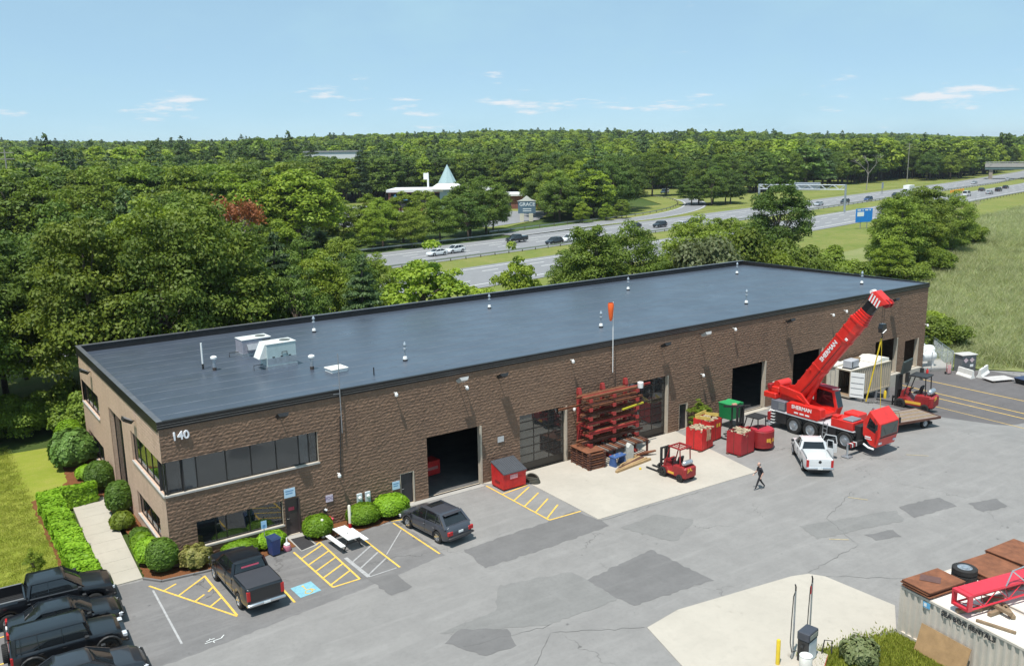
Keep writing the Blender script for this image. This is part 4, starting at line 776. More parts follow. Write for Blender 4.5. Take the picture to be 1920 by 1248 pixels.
# low flatbed trailer beyond the crane
tr = thing('flatbed_trailer', 'low flatbed trailer with rusty plank deck behind the crane cab', 'trailer', (52.1, -9.9, T(52, -10)), R(-14))
for k in range(7): q = MB(); q.box(-3.4, 3.0, -1.2+k*.345, -.87+k*.345, .78, .86); q.build('plank', wood_old if k % 2 else M('plank_grey', (.24, .19, .16), .85, var=.25, vs=4), tr)
q = MB(); q.box(-3.45, 3.05, -1.26, -1.205, .7, .88); q.box(-3.45, 3.05, 1.22, 1.27, .7, .88); q.box(3.05, 3.12, -1.26, 1.27, .7, .88); q.box(-3.4, 3.0, -.6, -.4, .5, .775); q.box(-3.4, 3.0, .4, .6, .5, .775); q.build('frame', rust_dark, tr)
for x in (-2.2, -1.4, 1.9):
    for s in (-1, 1): wheel(tr, x, s*.85, .36, .24, 'truck', s < 0)
for x in (2.2, -2.8): q = MB(); q.box(x, x+.25, -1.1, 1.1, .3, .5); q.build('crossbeam', black_matte, tr)
# ------------------------------------------------------------------ forklifts (local +X forward, forks ahead)
def forklift(label, loc, rz, s=1., body=red_dark, canopy=red_dark, mast_h=1.75, drum=False, lp=True, forks=1.1, panel=False):
    t = thing('forklift', label, 'forklift', loc, rz); t.scale = (s, s, s); q = MB()
    q.prism([(-1.0, .28), (.75, .28), (.8, .62), (.3, .72), (.1, .5), (-.15, .5), (-.2, .95), (-1.0, 1.0), (-1.08, .9)] if not drum else [(-.4, .25), (.75, .25), (.8, .6), (.3, .7), (.1, .5), (-.4, .5)], -.52, .52, 'y'); q.build('body', body, t, bevel=.04)
    if drum: q = MB(); q.cyl((-.75, 0, .18), (-.75, 0, 1.3), .78, n=36); d = q.build('counterweight', body, t, smooth=True, bevel=.03); q = MB(); q.cyl((-.75, 0, 1.3), (-.75, 0, 1.36), .7, n=30); q.build('hood', M('worn_red_top', (.42, .03, .05), .5), t)
    else: q = MB(); q.bbox(-1.22, -.9, -.55, .55, .25, .98, .1); d = q.build('counterweight', body, t)
    q = MB(); q.prism([(-.35, .95), (.0, .95), (.02, 1.02), (-.25, 1.08), (-.38, 1.45), (-.46, 1.42)], -.22, .22, 'y'); q.build('seat', black_matte, t); q = MB(); q.beam((.35, 0, .7), (.22, 0, 1.15), .05, .05); q.cyl((.2, 0, 1.13), (.24, 0, 1.17), .17, n=14); q.build('steering_wheel', black_matte, t); q = MB(); q.prism([(.25, .6), (.7, .6), (.6, 1.1), (.45, 1.12)], -.42, .42, 'y'); q.build('dashboard', body, t)
    for sy in (-1, 1):
        q = MB(); q.beam((.45, sy*.45, .9), (.12, sy*.45, 2.05), .06, .05); q.build('guard_post', canopy, t); q = MB(); q.beam((-.75, sy*.45, .95), (-.7, sy*.45, 2.05), .06, .05); q.build('guard_post', canopy, t)
    q = MB(); q.box(-.8, .2, -.52, -.44, 2.03, 2.1); q.box(-.8, .2, .44, .52, 2.03, 2.1); q.box(-.8, -.72, -.44, .44, 2.03, 2.1); q.box(.12, .2, -.44, .44, 2.03, 2.1)
    if drum or panel: q.box(-.72, .12, -.44, .44, 2.05, 2.09)
    else: [q.box(-.72, .12, -.36+.24*k, -.31+.24*k, 2.04, 2.08) for k in range(4)]
    q.build('overhead_guard', canopy if not drum else metal_dark, t)['kind'] = 'stuff'
    for sy in (-1, 1): q = MB(); q.box(.88, 1.0, sy*.33-.06, sy*.33+.06, .12, mast_h); q.build('mast_rail', black_matte, t); q = MB(); q.box(1.0, 1.06, sy*.22-.045, sy*.22+.045, .1, mast_h*.97); q.build('inner_rail', metal_dark, t)
    q = MB(); q.box(.9, .98, -.27, .27, mast_h-.1, mast_h); q.box(.9, .98, -.27, .27, mast_h*.5, mast_h*.5+.08); q.build('mast_crosshead', black_matte, t)['kind'] = 'stuff'
    q = MB(); q.cyl((.94, 0, .2), (.94, 0, mast_h*.92), .05, n=10); q.build('lift_cylinder', metal_dark, t)
    q = MB(); q.box(1.07, 1.12, -.5, .5, .2, .3); q.box(1.07, 1.12, -.5, .5, .52, .62); q.build('carriage', black_matte, t)['kind'] = 'stuff'
    for sy in (-1, 1): q = MB(); q.box(1.12, 1.17, sy*.28-.06, sy*.28+.06, .06, .65); q.box(1.17, 1.17+forks, sy*.28-.06, sy*.28+.06, .06, .1); q.build('fork', black_matte, t)
    for sy in (-1, 1): wheel(t, .62, sy*.5, .31, .22, 'black', sy < 0); wheel(t, -.78 if not drum else -.35, sy*(.5 if not drum else .6), .24, .18, 'black', sy < 0)
    if lp: q = MB(); q.lathe([(.001, -.4), (.1, -.4), (.16, -.32), (.16, .32), (.1, .4), (.001, .4)], (-.92, 0, 1.18), 'y', 16); q.build('gas_bottle', galv, t, smooth=True)
    return t, d
gold = M('lettering_gold', (.75, .42, .05), .5)
f1, d1_ = forklift('small dark red forklift with silver gas bottle on the concrete apron', (31.0, -6.95, .03), R(92), 1.08)
text('lettering', 'J.A.', .3, gold, f1, frame((-1.236, .1, .82), (0, -1, 0), (0, 0, 1)), .006, .01); q = MB(); q.box(-.3, .2, .523, .53, .36, .5); q.build('name_plate', gold, f1)
f2, d2_ = forklift('dark red forklift with round counterweight and black canopy', (40.05, -5.75, 0), R(97), 1.12, red_dark, metal_dark, 2.5, True, False)
for k, ch in enumerate('J.A.'):
    a = math.pi+R(2)+R(10)*(1.6-k)*-1; text('lettering', ch, .34, gold, f2, frame((-.75+.787*math.cos(a), .787*math.sin(a), .72), (math.sin(a), -math.cos(a), 0), (0, 0, 1)), .006, .012)
for a in (150, 160): q = MB(); ar = R(a); q.T = Matrix.Translation((-.75, 0, 0)) @ Matrix.Rotation(ar, 4, 'Z'); q.box(.783, .79, -.06, .06, .62, .86); q.build('painted_mark', gold, f2)
f3, d3_ = forklift('large dark red forklift with tall black mast by the loading dock', (59.75, -6.75, T(59.7, -6.7)), R(101), 1.45, red_dark, metal_dark, 1.95, False, True, 1.15, True)
text('lettering', 'J.A.', .26, gold, f3, frame((-1.236, .1, .85), (0, -1, 0), (0, 0, 1)), .006, .01); q = MB(); q.box(-.55, .35, .523, .53, .4, .56); q.build('name_plate', gold, f3)
q = MB(); q.T = Matrix.Rotation(R(-8), 4, 'Y'); q.bbox(.85, .98, -.72, .62, 1.95, 2.75, .03); q.build('raised_panel', M('panel_dark_green', (.035, .045, .04), .5, var=.2), f3)

# ------------------------------------------------------------------ red steel boxes on skids
rope_m = M('rope_pale', (.42, .34, .23), .9, var=.3, vs=8)
def skidbox(label, loc, rz, sx, sy, h, mat_, seed, lid=False, posts=False):
    t = thing('steel_box', label, 'box', loc, rz, 'red boxes on skids'); q = MB()
    q.box(-sx/2, sx/2, -sy/2, -sy/2+.04, .12, h); q.box(-sx/2, sx/2, sy/2-.04, sy/2, .12, h); q.box(-sx/2, -sx/2+.04, -sy/2+.04, sy/2-.04, .12, h); q.box(sx/2-.04, sx/2, -sy/2+.04, sy/2-.04, .12, h); q.box(-sx/2, sx/2, -sy/2, sy/2, .1, .14); q.build('box', mat_, t)
    for y in (-sy*.38, sy*.38): q = MB(); q.box(-sx/2-.12, sx/2+.12, y-.09, y+.09, 0, .1); q.build('skid', rust_dark, t)
    q = MB(); q.box(-.012, .012, -sy/2-.012, -sy/2, .12, h); q.build('weld_strap', rust_dark, t); q = MB(); q.box(-sx/2-.012, -sx/2, -.02, .02, .12, h); q.build('weld_strap', rust_dark, t)
    rn = random.Random(seed); q = MB()
    for k in range(34):
        x, y = rn.uniform(-sx*.4, sx*.4), rn.uniform(-sy*.4, sy*.4); a = rn.uniform(0, 3); l = rn.uniform(.12, .3); q.beam((x-l*math.cos(a), y-l*math.sin(a), h-.1+rn.uniform(0, .1)), (x+l*math.cos(a), y+l*math.sin(a), h-.08+rn.uniform(0, .12)), .1, .08)
    q.build('timber_scraps', rope_m, t)['kind'] = 'stuff'
    if posts:
        for k in range(4): q = MB(); x = -sx*.1+.16*k; q.tube([(x, -sy/2-.02, h), (x+.02, -sy/2-.05, h*.75), (x-.03, -sy/2-.04, h*.45)], .025, 5); q.build('strap', rope_m, t)
    return t
skidbox('bright red steel box with hanging straps on the edge of the apron', (36.55, -3.85, .03), R(12), 1.55, 1.35, 1.6, red_box, 1, posts=True)
b2 = skidbox('bright red steel box with yellow boards on top beside the sapling', (38.55, -2.75, .0), R(8), 1.5, 1.5, 1.65, red_box, 2)
for k, (a, b) in enumerate((((-.7, .6, 1.75), (-.5, -.6, 1.82)), ((-.6, .7, 1.8), (.7, .62, 1.9)), ((.55, .6, 1.75), (.7, -.5, 1.85)))): q = MB(); q.beam(a, b, .05, .24); q.build('board', M('board_yellow', (.6, .45, .12), .6, var=.2), b2)
for k in range(2): q = MB(); q.box(.1+.3*k, .28+.3*k, -.765, -.757, 1.05, 1.32); q.build('label', yellow, b2)
b3 = skidbox('darker red steel box beside the round-ended forklift', (38.1, -6.35, .0), R(6), 1.6, 1.25, 1.7, M('box_red_dark', (.36, .018, .024), .45, var=.18, vs=2), 3)
text('lettering', 'J.A.', .2, M('lettering_dull', (.5, .2, .12), .6), b3, frame((-.1, -.63, 1.45), (1, 0, 0), (0, 0, 1)), .004)
t = thing('green_hopper', 'green steel hopper raised on a black stand by the wall', 'hopper', (42.3, -1.75, 0), R(4))
q = MB(); q.loft([[(-.7, -.55, .75), (.7, -.55, .75), (.7, .55, .75), (-.7, .55, .75)], [(-.8, -.6, 1.95), (.8, -.6, 1.95), (.8, .6, 1.95), (-.8, .6, 1.95)]]); q.build('bin', green_box, t, bevel=.02); q = MB(); q.box(-.82, -.05, -.62, .62, 1.96, 2.02); q.build('lid', M('green_lid', (.03, .3, .1), .45), t); q = MB(); q.T = Matrix.Rotation(R(-10), 4, 'Y'); q.box(.0, .8, -.62, .62, 1.9, 1.95); q.build('lid', M('green_lid', (.03, .3, .1), .45), t)
for x in (-.6, .6):
    for y in (-.45, .45): q = MB(); q.beam((x, y, 0), (x, y, .76), .1, .1); q.build('leg', black_matte, t)
t = thing('jib_stand', 'black steel stand with a long cross arm beside the green hopper', 'stand', (41.0, -3.0, 0), R(-15))
q = MB(); q.beam((0, 0, .05), (0, 0, 2.15), .09, .09); q.build('post', black_matte, t); q = MB(); q.beam((-.7, 0, .05), (.7, 0, .05), .1, .08); q.beam((0, -.5, .05), (0, .5, .05), .1, .08); q.build('foot', black_matte, t); q = MB(); q.beam((-.75, 0, 2.25), (1.5, -.2, 2.1), .14, .14); q.build('cross_arm', metal_dark, t); q = MB(); q.box(.0, .35, -.12, .1, 2.12, 2.36); q.build('trolley', M('salmon', (.6, .3, .22), .6), t)
for s in (-1, 1): q = MB(); q.beam((s*.4, 0, .08), (0, 0, .8), .05, .05); q.build('brace', black_matte, t)

# ------------------------------------------------------------------ cantilever rack and steel
t = thing('cantilever_rack', 'tall red cantilever rack holding steel beams against the wall', 'rack')
cols = [27.95, 30.1, 32.3]
for x in cols:
    q = MB(); q.box(x-.11, x+.11, -.55, -.3, .03, 5.15); q.build('column', rack_red, t); q = MB(); q.box(x-.13, x+.13, -1.7, -.551, .03, .2); q.build('base', rack_red, t)
    q = MB(); q.prism([(-.62, 4.9), (-.5, 5.32), (-.35, 5.32), (-.3, 4.9)], x-.14, x+.14, 'x'); q.build('cap_plate', rack_red, t)
lev = [1.35, 2.0, 2.65, 3.3, 3.95, 4.6]
for z in lev:
    for i, x in enumerate(cols): q = MB(); q.beam((x, -.56, z+.02), (x, -1.75, z+.06), .12, .14); a = q.build('arm', rack_red, t); q = MB(); q.box(x-.14, x+.14, -1.79, -1.752, z-.06, z+.2); q.build('end_stop', rack_red, a)
rn = random.Random(4); nbe = 0
for li, z in enumerate(lev):
    for k in range([4, 5, 4, 4, 5, 5][li]):
        y = -.72-.21*k; x0 = 27.6+rn.uniform(-.3, .4); x1 = 32.6+rn.uniform(-.9, .7); w = rn.uniform(.09, .16); h = rn.uniform(.1, .18); zz = z+.14
        if li == 4 and k == 0: x0 = 25.9
        if li == 5 and k == 2: x1 = 34.1
        q = MB(); q.box(x0, x1, y-w/2, y+w/2, zz, zz+.025); q.box(x0, x1, y-.012, y+.012, zz+.025, zz+h); q.box(x0, x1, y-w/2, y+w/2, zz+h, zz+h+.025)
        tag(q.build('steel_joist', [rust, rust_dark, rack_red][rn.randrange(3)]), 'long rusty steel beam lying on the arms of the cantilever rack', 'beam', 'steel beams on the cantilever rack')
q = MB(); q.beam((30.9, -1.7, 3.5), (33.0, -1.6, 3.62), .12, .1); tag(q.build('yellow_bar', M('dull_yellow', (.45, .42, .03), .5)), 'dull yellow bar on an upper arm of the cantilever rack', 'bar')
q = MB(); q.lathe([(.001, 0), (.2, 0), (.22, .4), (.2, .42), (.001, .42)], (32.8, -1.5, 4.74), 'z', 16); tag(q.build('white_bucket', white_paint), 'white bucket on the top arm of the cantilever rack', 'bucket')
t = thing('steel_crib_stack', 'stack of rusty steel frames at the foot of the cantilever rack', 'steel stack', (27.85, -1.55, .03), R(-4))
for k in range(7):
    z = .17*k
    for y in (-1.0, -.35, .35, 1.0): q = MB(); q.box(-.75, .75, y-.06, y+.06, z, z+.075); q.build('bar', rust_dark if k % 2 else rust, t)
    for x in (-.62, .62): q = MB(); q.box(x-.07, x+.07, -1.15, 1.15, z+.08, z+.155); q.build('bar', rust_dark, t)
q = MB(); q.box(-.78, .75, -.95, 1.1, 1.2, 1.235); q.build('top_plate', rust, t)
t = thing('pipe_bundle_bench', 'low rack of short rusty bars below the cantilever arms', 'rack', (30.6, -1.7, .03))
q = MB(); q.box(-2.0, 2.2, -.75, -.6, .95, 1.05); q.build('front_rail', rust_dark, t); q = MB(); q.box(-2.0, 2.2, .5, .65, .95, 1.05); q.build('back_rail', rust_dark, t)
for x in (-1.95, .1, 2.1):
    for y in (-.68, .58): q = MB(); q.box(x-.06, x+.06, y-.06, y+.06, 0, .95); q.build('leg', rust_dark, t)
for k in range(15): x = -1.8+.27*k; q = MB(); q.box(x-.06, x+.06, -.9+.05*(k % 3), .75, 1.055, 1.14); q.build('bar', [M('steel_grey', (.2, .18, .16), .7), rust, rust_dark][k % 3], t)
t = thing('work_bench', 'blue steel work bench in front of the cantilever rack', 'bench', (29.45, -2.85, .03), R(8))
q = MB(); q.bbox(-.6, .6, -.3, .3, .62, .72, .02); q.build('top', blue_paint, t)
for x in (-.5, .5): q = MB(); q.prism([(-.3, 0), (.3, 0), (.2, .62), (-.2, .62)], x-.08, x+.08, 'x'); q.build('leg', blue_paint, t)
for x in (-.35, .2): q = MB(); q.cyl((x, 0, .72), (x, 0, .82), .08, n=10); q.build('vise', galv, t)
q = MB(); q.prism([(-.25, 0), (.25, 0), (.25, 1.0), (0, 1.25), (-.25, 1.0)], -.2, .2, 'y'); o = tag(q.build('white_tank', M('dull_white', (.5, .5, .46), .6, var=.15)), 'off-white tank standing beside the blue work bench', 'tank'); o.location = (30.75, -2.6, .03)
for k in range(5): q = MB(); q.beam((31.3+.18*k, -2.3-.1*k, .08+.06*k), (32.5+.12*k, -2.5-.12*k, .1+.06*k), .16, .09); tag(q.build('steel_offcut', rust), 'short rusty steel offcut in the heap beside the rack', 'steel offcut', 'steel offcuts by the rack')
for k in range(5): q = MB(); q.beam((28.3+.25*k, -4.0+.16*k, .11+.0*k), (31.9-.1*k, -3.55+.26*k, .11), .18, .16); tag(q.build('timber_baulk', wood if k != 2 else rust_dark), 'long timber baulk lying on the apron in front of the rack', 'timber', 'timbers on the apron')
q = MB(); q.lathe([(.001, 0), (.09, 0), (.08, .12), (.001, .12)], (30.05, -4.5, .03), 'z', 10); tag(q.build('yellow_tub', yellow), 'small yellow tub on the apron by the timbers', 'tub')

# ------------------------------------------------------------------ dumpster, hose
t = thing('dumpster', 'bright red dumpster with ribbed black lid between the bays', 'dumpster', (21.2, -1.35, .02))
q = MB(); q.prism([(-.7, .08), (.68, .08), (.7, 1.62), (-.74, 1.15)], -.9, .9, 'x'); b_ = q.build('bin', red_box, t, bevel=.02); q = MB(); q.prism([(-.8, 1.13), (.72, 1.63), (.72, 1.68), (-.8, 1.18)], -.93, .93, 'x'); l_ = q.build('lid', M('lid_grey', (.07, .075, .085), .5), t)
for k in range(12): x = -.85+.155*k; q = MB(); q.prism([(-.79, 1.182), (.72, 1.682), (.72, 1.705), (-.79, 1.205)], x-.03, x+.03, 'x'); q.build('lid_rib', M('lid_grey', (.07, .075, .085), .5), l_)
q = MB(); q.box(-.93, -.901, -.3, .25, .42, .56); q.build('fork_pocket', M('pocket_dark_red', (.22, .012, .012), .5), t); q = MB(); q.box(.901, .93, -.3, .25, .42, .56); q.build('fork_pocket', M('pocket_dark_red', (.22, .012, .012), .5), t)
q = MB(); q.box(-.38, .22, -.748, -.738, .74, 1.02); q.build('plaque', M('plaque_pink', (.62, .3, .32), .5, var=.4, vs=9), t)
q = MB(); q.box(-.95, .95, -.78, -.735, 1.07, 1.14); q.build('rim', red_box, t)
hose = MB()
for k in range(4): pts = [(22.85+(.42-.03*k)*math.cos(a), -1.75+(.62-.04*k)*math.sin(a), .1+.09*k+.05*math.sin(a*2)) for a in np.linspace(0, 2*math.pi, 22)]; hose.tube(pts, .05, 6)
tag(hose.build('coiled_hose', M('hose', (.07, .065, .05), .8)), 'coil of dark heavy hose lying beside the red dumpster', 'hose')

# ------------------------------------------------------------------ by the office entrance
def signboard(label, x0, x1, z0, z1, col, words=None, tcol=None, lines=0, name='wall_sign'):
    t = thing(name, label, 'sign', ((x0+x1)/2, -.075, (z0+z1)/2)); w, h = (x1-x0)/2, (z1-z0)/2; q = MB(); q.box(-w, w, -.012, .012, -h, h); b = q.build('board', col, t)
    if words: text('lettering', words, h*1.25, tcol, b, frame((0, -.014, 0), (1, 0, 0), (0, 0, 1)), .002, .005)
    for k in range(lines): q = MB(); z = h*.45-k*h*.55; q.box(-w*.75, w*.7-.06*(k % 2), -.0165, -.0125, z-h*.12, z+h*.12); q.build('lettering', tcol, b)
    return t
pale_blue = M('sign_pale_blue', (.5, .66, .8), .5); sign_blue = M('sign_blue_ink', (.14, .3, .5), .5); pale_lil = M('sign_lilac', (.62, .54, .62), .5); ink = M('sign_ink', (.24, .17, .3), .5)
signboard('pale blue sign above the brown office door', 6.42, 7.08, 2.38, 2.92, pale_blue, None, sign_blue, 2); signboard('pale sign reading FDC over the red fire connection', 8.92, 9.37, 1.5, 1.93, pale_lil, 'FDC', ink); signboard('pale blue sign left of the dark door', 13.32, 13.83, 1.2, 1.72, pale_blue, None, sign_blue, 2); signboard('small grey plaque between the dumpster bays', 21.25, 21.75, 2.62, 3.0, M('plaque_grey', (.5, .5, .5), .5))
for k, x in enumerate((11.05, 11.6)):
    t = thing('electric_meter', 'pale grey electric meter box on the wall, the one nearer the %s' % ('brown office door', 'dark door')[k], 'meter', (x, -.07, 1.2), 0, 'electric meters'); q = MB(); q.bbox(-.17, .17, -.12, .0, -.36, .36, .02); q.build('cabinet', M('meter_grey', (.55, .6, .62), .5), t); q = MB(); q.lathe([(.1, 0), (.1, -.08), (.07, -.12), (.001, -.12)], (0, -.12, .1), 'y', 14); q.build('dial', white_paint, t); q = MB(); q.cyl((0, -.06, -.36), (0, -.06, -1.15), .03, n=8); q.build('conduit', metal_grey, t)
t = thing('fire_connection', 'red twin-inlet fire department connection in the mulch bed', 'hydrant', (8.75, -.75, .03)); q = MB(); q.cyl((0, 0, 0), (0, 0, .65), .07, n=10); q.build('riser', red_box, t); q = MB(); q.cyl((0, .0, .62), (0, -.0, .85), .13, n=12); q.build('body', red_box, t)
for s in (-1, 1): q = MB(); q.cyl((s*.05, 0, .74), (s*.22, -.18, .7), .09, n=12); q.build('inlet', M('inlet_red', (.6, .05, .1), .5), t)
t = thing('wall_bell', 'black alarm bell with white cap above the fire connection', 'alarm bell', (8.8, -.16, 1.05)); q = MB(); q.cyl((0, .1, 0), (0, -.06, 0), .11, n=14); q.build('gong', black_matte, t); q = MB(); q.cyl((0, -.05, .08), (0, -.2, .12), .07, n=10); q.build('cap', white_paint, t)
for x, y, h, lb in ((8.05, -1.45, 1.15, 'plain white pipe bollard beside the left round shrub'), (9.83, -1.3, 1.5, 'taller white pipe bollard with red base between round shrubs')):
    t = thing('pipe_bollard', lb, 'bollard', (x, y, .03)); q = MB(); q.lathe([(.09, 0), (.09, h-.08), (.07, h-.02), (.001, h)], n=14); q.build('pipe', M('bollard_cream', (.75, .72, .6), .5, var=.1), t, smooth=True)
    if h > 1.3: q = MB(); q.lathe([(.1, 0), (.1, .36), (.091, .36)], n=14, caps=False); q.build('base_band', red_box, t)
t = thing('picnic_table', 'white-topped picnic table with two benches beside the hatched bay', 'picnic table', (8.78, -3.15, .0), R(3))
for k in range(4): q = MB(); q.box(-.4+.2*k, -.205+.2*k, -.95, .95, .72, .765); q.build('top_plank', white_paint, t)
q = MB(); q.cyl((0, -.1, .766), (0, -.1, .78), .05, n=12); q.build('umbrella_hole', metal_dark, t)
for s in (-1, 1):
    for k in range(2): q = MB(); q.box(s*.72-.14+.145*k, s*.72-.0+.145*k, -.95, .95, .43, .47); q.build('bench_plank', white_paint, t)
for y in (-.65, .65):
    q = MB(); q.beam((-.75, y, .4), (.75, y, .4), .05, .08); q.build('cross_bar', metal_dark, t); q = MB(); q.beam((-.38, y, .7), (-.38, y, .69), .05, .05)
    for s in (-1, 1): q = MB(); q.beam((s*.55, y, 0), (s*.2, y, .71), .05, .06); q.build('leg', metal_dark, t)
t = thing('accessible_parking_sign', 'small blue accessible parking sign on a thin post', 'sign', (4.8, -1.0, .03)); q = MB(); q.cyl((0, 0, 0), (0, 0, 1.75), .025, n=8); q.build('post', galv, t); q = MB(); q.box(-.16, .16, -.035, -.026, 1.28, 1.75); b_ = q.build('panel', M('sign_sky_blue', (.35, .58, .78), .4), t); q = MB(); q.box(-.08, .08, -.039, -.036, 1.36, 1.52); q.build('symbol', sign_blue, b_)
t = thing('wheeled_bin', 'dark blue wheeled rubbish bin beside the parking sign', 'bin', (5.0, -1.85, .02), R(10)); q = MB(); q.loft([[(-.22, -.24, .06), (.22, -.24, .06), (.22, .24, .06), (-.22, .24, .06)], [(-.29, -.32, .98), (.29, -.32, .98), (.29, .32, .98), (-.29, .32, .98)]]); q.build('bin', blue_bin, t, bevel=.03); q = MB(); q.loft([[(-.31, -.35, .98), (.31, -.35, .98), (.31, .35, .98), (-.31, .35, .98)], [(-.28, -.3, 1.06), (.28, -.3, 1.06), (.28, .34, 1.08), (-.28, .34, 1.08)]]); q.build('lid', M('bin_lid', (.025, .045, .11), .5), t)
for s in (-1, 1): wheel(t, s*.2, .27, .1, .05, 'black', False, .1, R(90))
t = thing('ash_urn', 'pink and white smoking urn beside the door mat', 'urn', (5.78, -1.75, .02)); q = MB(); q.lathe([(.001, 0), (.2, 0), (.23, .1), (.2, .28), (.1, .32), (.06, .36)], n=18); q.build('base', M('urn_pink', (.55, .18, .25), .5), t, smooth=True); q = MB(); q.lathe([(.16, .3), (.17, .38), (.05, .48), (.035, .75), (.001, .76)], n=16); q.build('cap', white_paint, t, smooth=True)
q = MB(); q.prism([(6.45, -.55), (7.27, -.6), (7.3, -2.05), (6.4, -2.3)], .035, .055, 'z'); tag(q.build('door_mat', M('mat_dark', (.035, .033, .035), .95, bump=.3, bs=60)), 'large dark door mat outside the brown office door', 'mat')
q = MB(); q.prism([(6.36, -.05), (7.4, -.05), (7.45, -.9), (7.35, -2.2), (6.35, -2.4)], -.05, .034, 'z'); struct(q.build('entrance_slab', concrete_g))

# ------------------------------------------------------------------ things fixed to the walls
def flood(label, x, z, dark=True, arm=.55, wall='f'):
    P = (x, -.06, z) if wall == 'f' else (-.04, x, z); t = thing('flood_light', label, 'flood light', P, 0 if wall == 'f' else R(-90), 'flood lights along the walls'); m_ = metal_dark if dark else M('lamp_grey', (.45, .45, .44), .5)
    q = MB(); q.beam((0, 0, 0), (0, -arm, .1), .05, .05); q.build('arm', metal_dark, t); q = MB(); q.T = Matrix.Translation((0, -arm, .08)) @ Matrix.Rotation(R(-30), 4, 'X'); q.loft([[(-.24, -.26, -.08), (.24, -.26, -.08), (.24, .24, -.08), (-.24, .24, -.08)], [(-.34, -.3, .12), (.34, -.3, .12), (.34, .27, .12), (-.34, .27, .12)]]); h = q.build('head', m_, t); q = MB(); q.T = Matrix.Translation((0, -arm, .08)) @ Matrix.Rotation(R(-30), 4, 'X'); q.box(-.28, .28, -.24, .2, .12, .13); q.build('lens', lamp_clear if not dark else metal_grey, h)
near_ = ['above the office windows', 'between the dumpster and the glazed bay', 'above the tall glazed door', 'between the open bays behind the crane', 'above the loading dock']
for (x, z), nr in zip(((6.46, 7.35), (21.4, 7.2), (36.2, 7.15), (50.7, 7.15), (65.9, 7.2)), near_): flood('dark flood light on a short arm '+nr, x, z)
flood('pale grey flood light on a long arm above the first open bay', 18.2, 7.5, False, .75); flood('pale grey flood light on a long arm above the small dark door', 40.3, 7.45, False, .75)
flood('dark flood light on the pink end wall near the front corner', 5.6, 6.9, True, .4, 'l'); flood('dark flood light on the pink end wall near the trees', 18.5, 7.2, True, .4, 'l')
def camera_(label, x, z, y=-.06, arm=.3):
    t = thing('security_camera', label, 'camera', (x, y, z), 0, 'security cameras'); q = MB(); q.beam((0, 0, 0), (0, -arm, .03), .05, .05); q.build('bracket', white_paint, t); q = MB(); q.lathe([(.001, -.22), (.1, -.18), (.11, -.06), (.06, 0), (.05, .06), (.001, .07)], (0, -arm, .02), 'z', 14); q.build('dome', white_paint, t, smooth=True)
for x, z, nr in ((13.74, 7.4, 'high above the dark door'), (18.8, 6.95, 'just above the first open bay'), (27.5, 7.35, 'above the red rack'), (44.15, 7.4, 'above the bay left of the crane'), (58.8, 7.1, 'behind the crane boom'), (56.9, 7.0, 'just left of the crane boom tip'), (9.75, 3.15, 'low above the fire connection'), (27.6, 3.9, 'low at the end of the red rack'), (40.6, 4.2, 'low beside the small dark door'), (72.2, 4.1, 'at the far corner of the front wall'), (13.3, .95, 'low by the pale blue sign')): camera_('small white dome camera on the block wall '+nr, x, z)
t = thing('antenna_mast', 'thin metal antenna mast with two short arms rising above the roof edge', 'antenna', (10.15, -.2, 0)); q = MB(); q.cyl((0, 0, 5.6), (0, 0, 10.4), .03, n=8); q.build('mast', metal_grey, t)
for z in (8.0, 8.5): q = MB(); q.beam((0, 0, z), (-.42, -.02, z+.02), .03, .03); q.build('arm', metal_grey, t); q = MB(); q.beam((0, 0, z-.2), (0, .1, z-.2), .04, .04); q.build('clamp', metal_grey, t)
q = MB(); q.cyl((9.95, -.1, 3.1), (10.12, -.1, 6.6), .035, n=8); tag(q.build('wall_conduit', metal_dark), 'dark conduit pipe running down the block wall below the antenna', 'pipe')
t = thing('windsock', 'orange windsock hanging limp on a thin white pole', 'windsock', (31.2, -.3, 0)); q = MB(); q.cyl((0, 0, 5.9), (0, 0, 11.05), .03, n=8); q.build('pole', white_paint, t); q = MB(); q.lathe([(.18, 11.0), (.22, 10.85), (.19, 10.4), (.13, 9.9), (.07, 9.7)], (-.22, 0, 0), 'z', 14, False); sk = q.build('sock', orange, t, smooth=True); sk.rotation_euler = (0, R(0), 0); q = MB(); q.box(-.02, .02, -.02, .25, 6.3, 6.34); q.box(-.02, .02, -.02, .25, 7.6, 7.64); q.build('bracket', metal_dark, t)
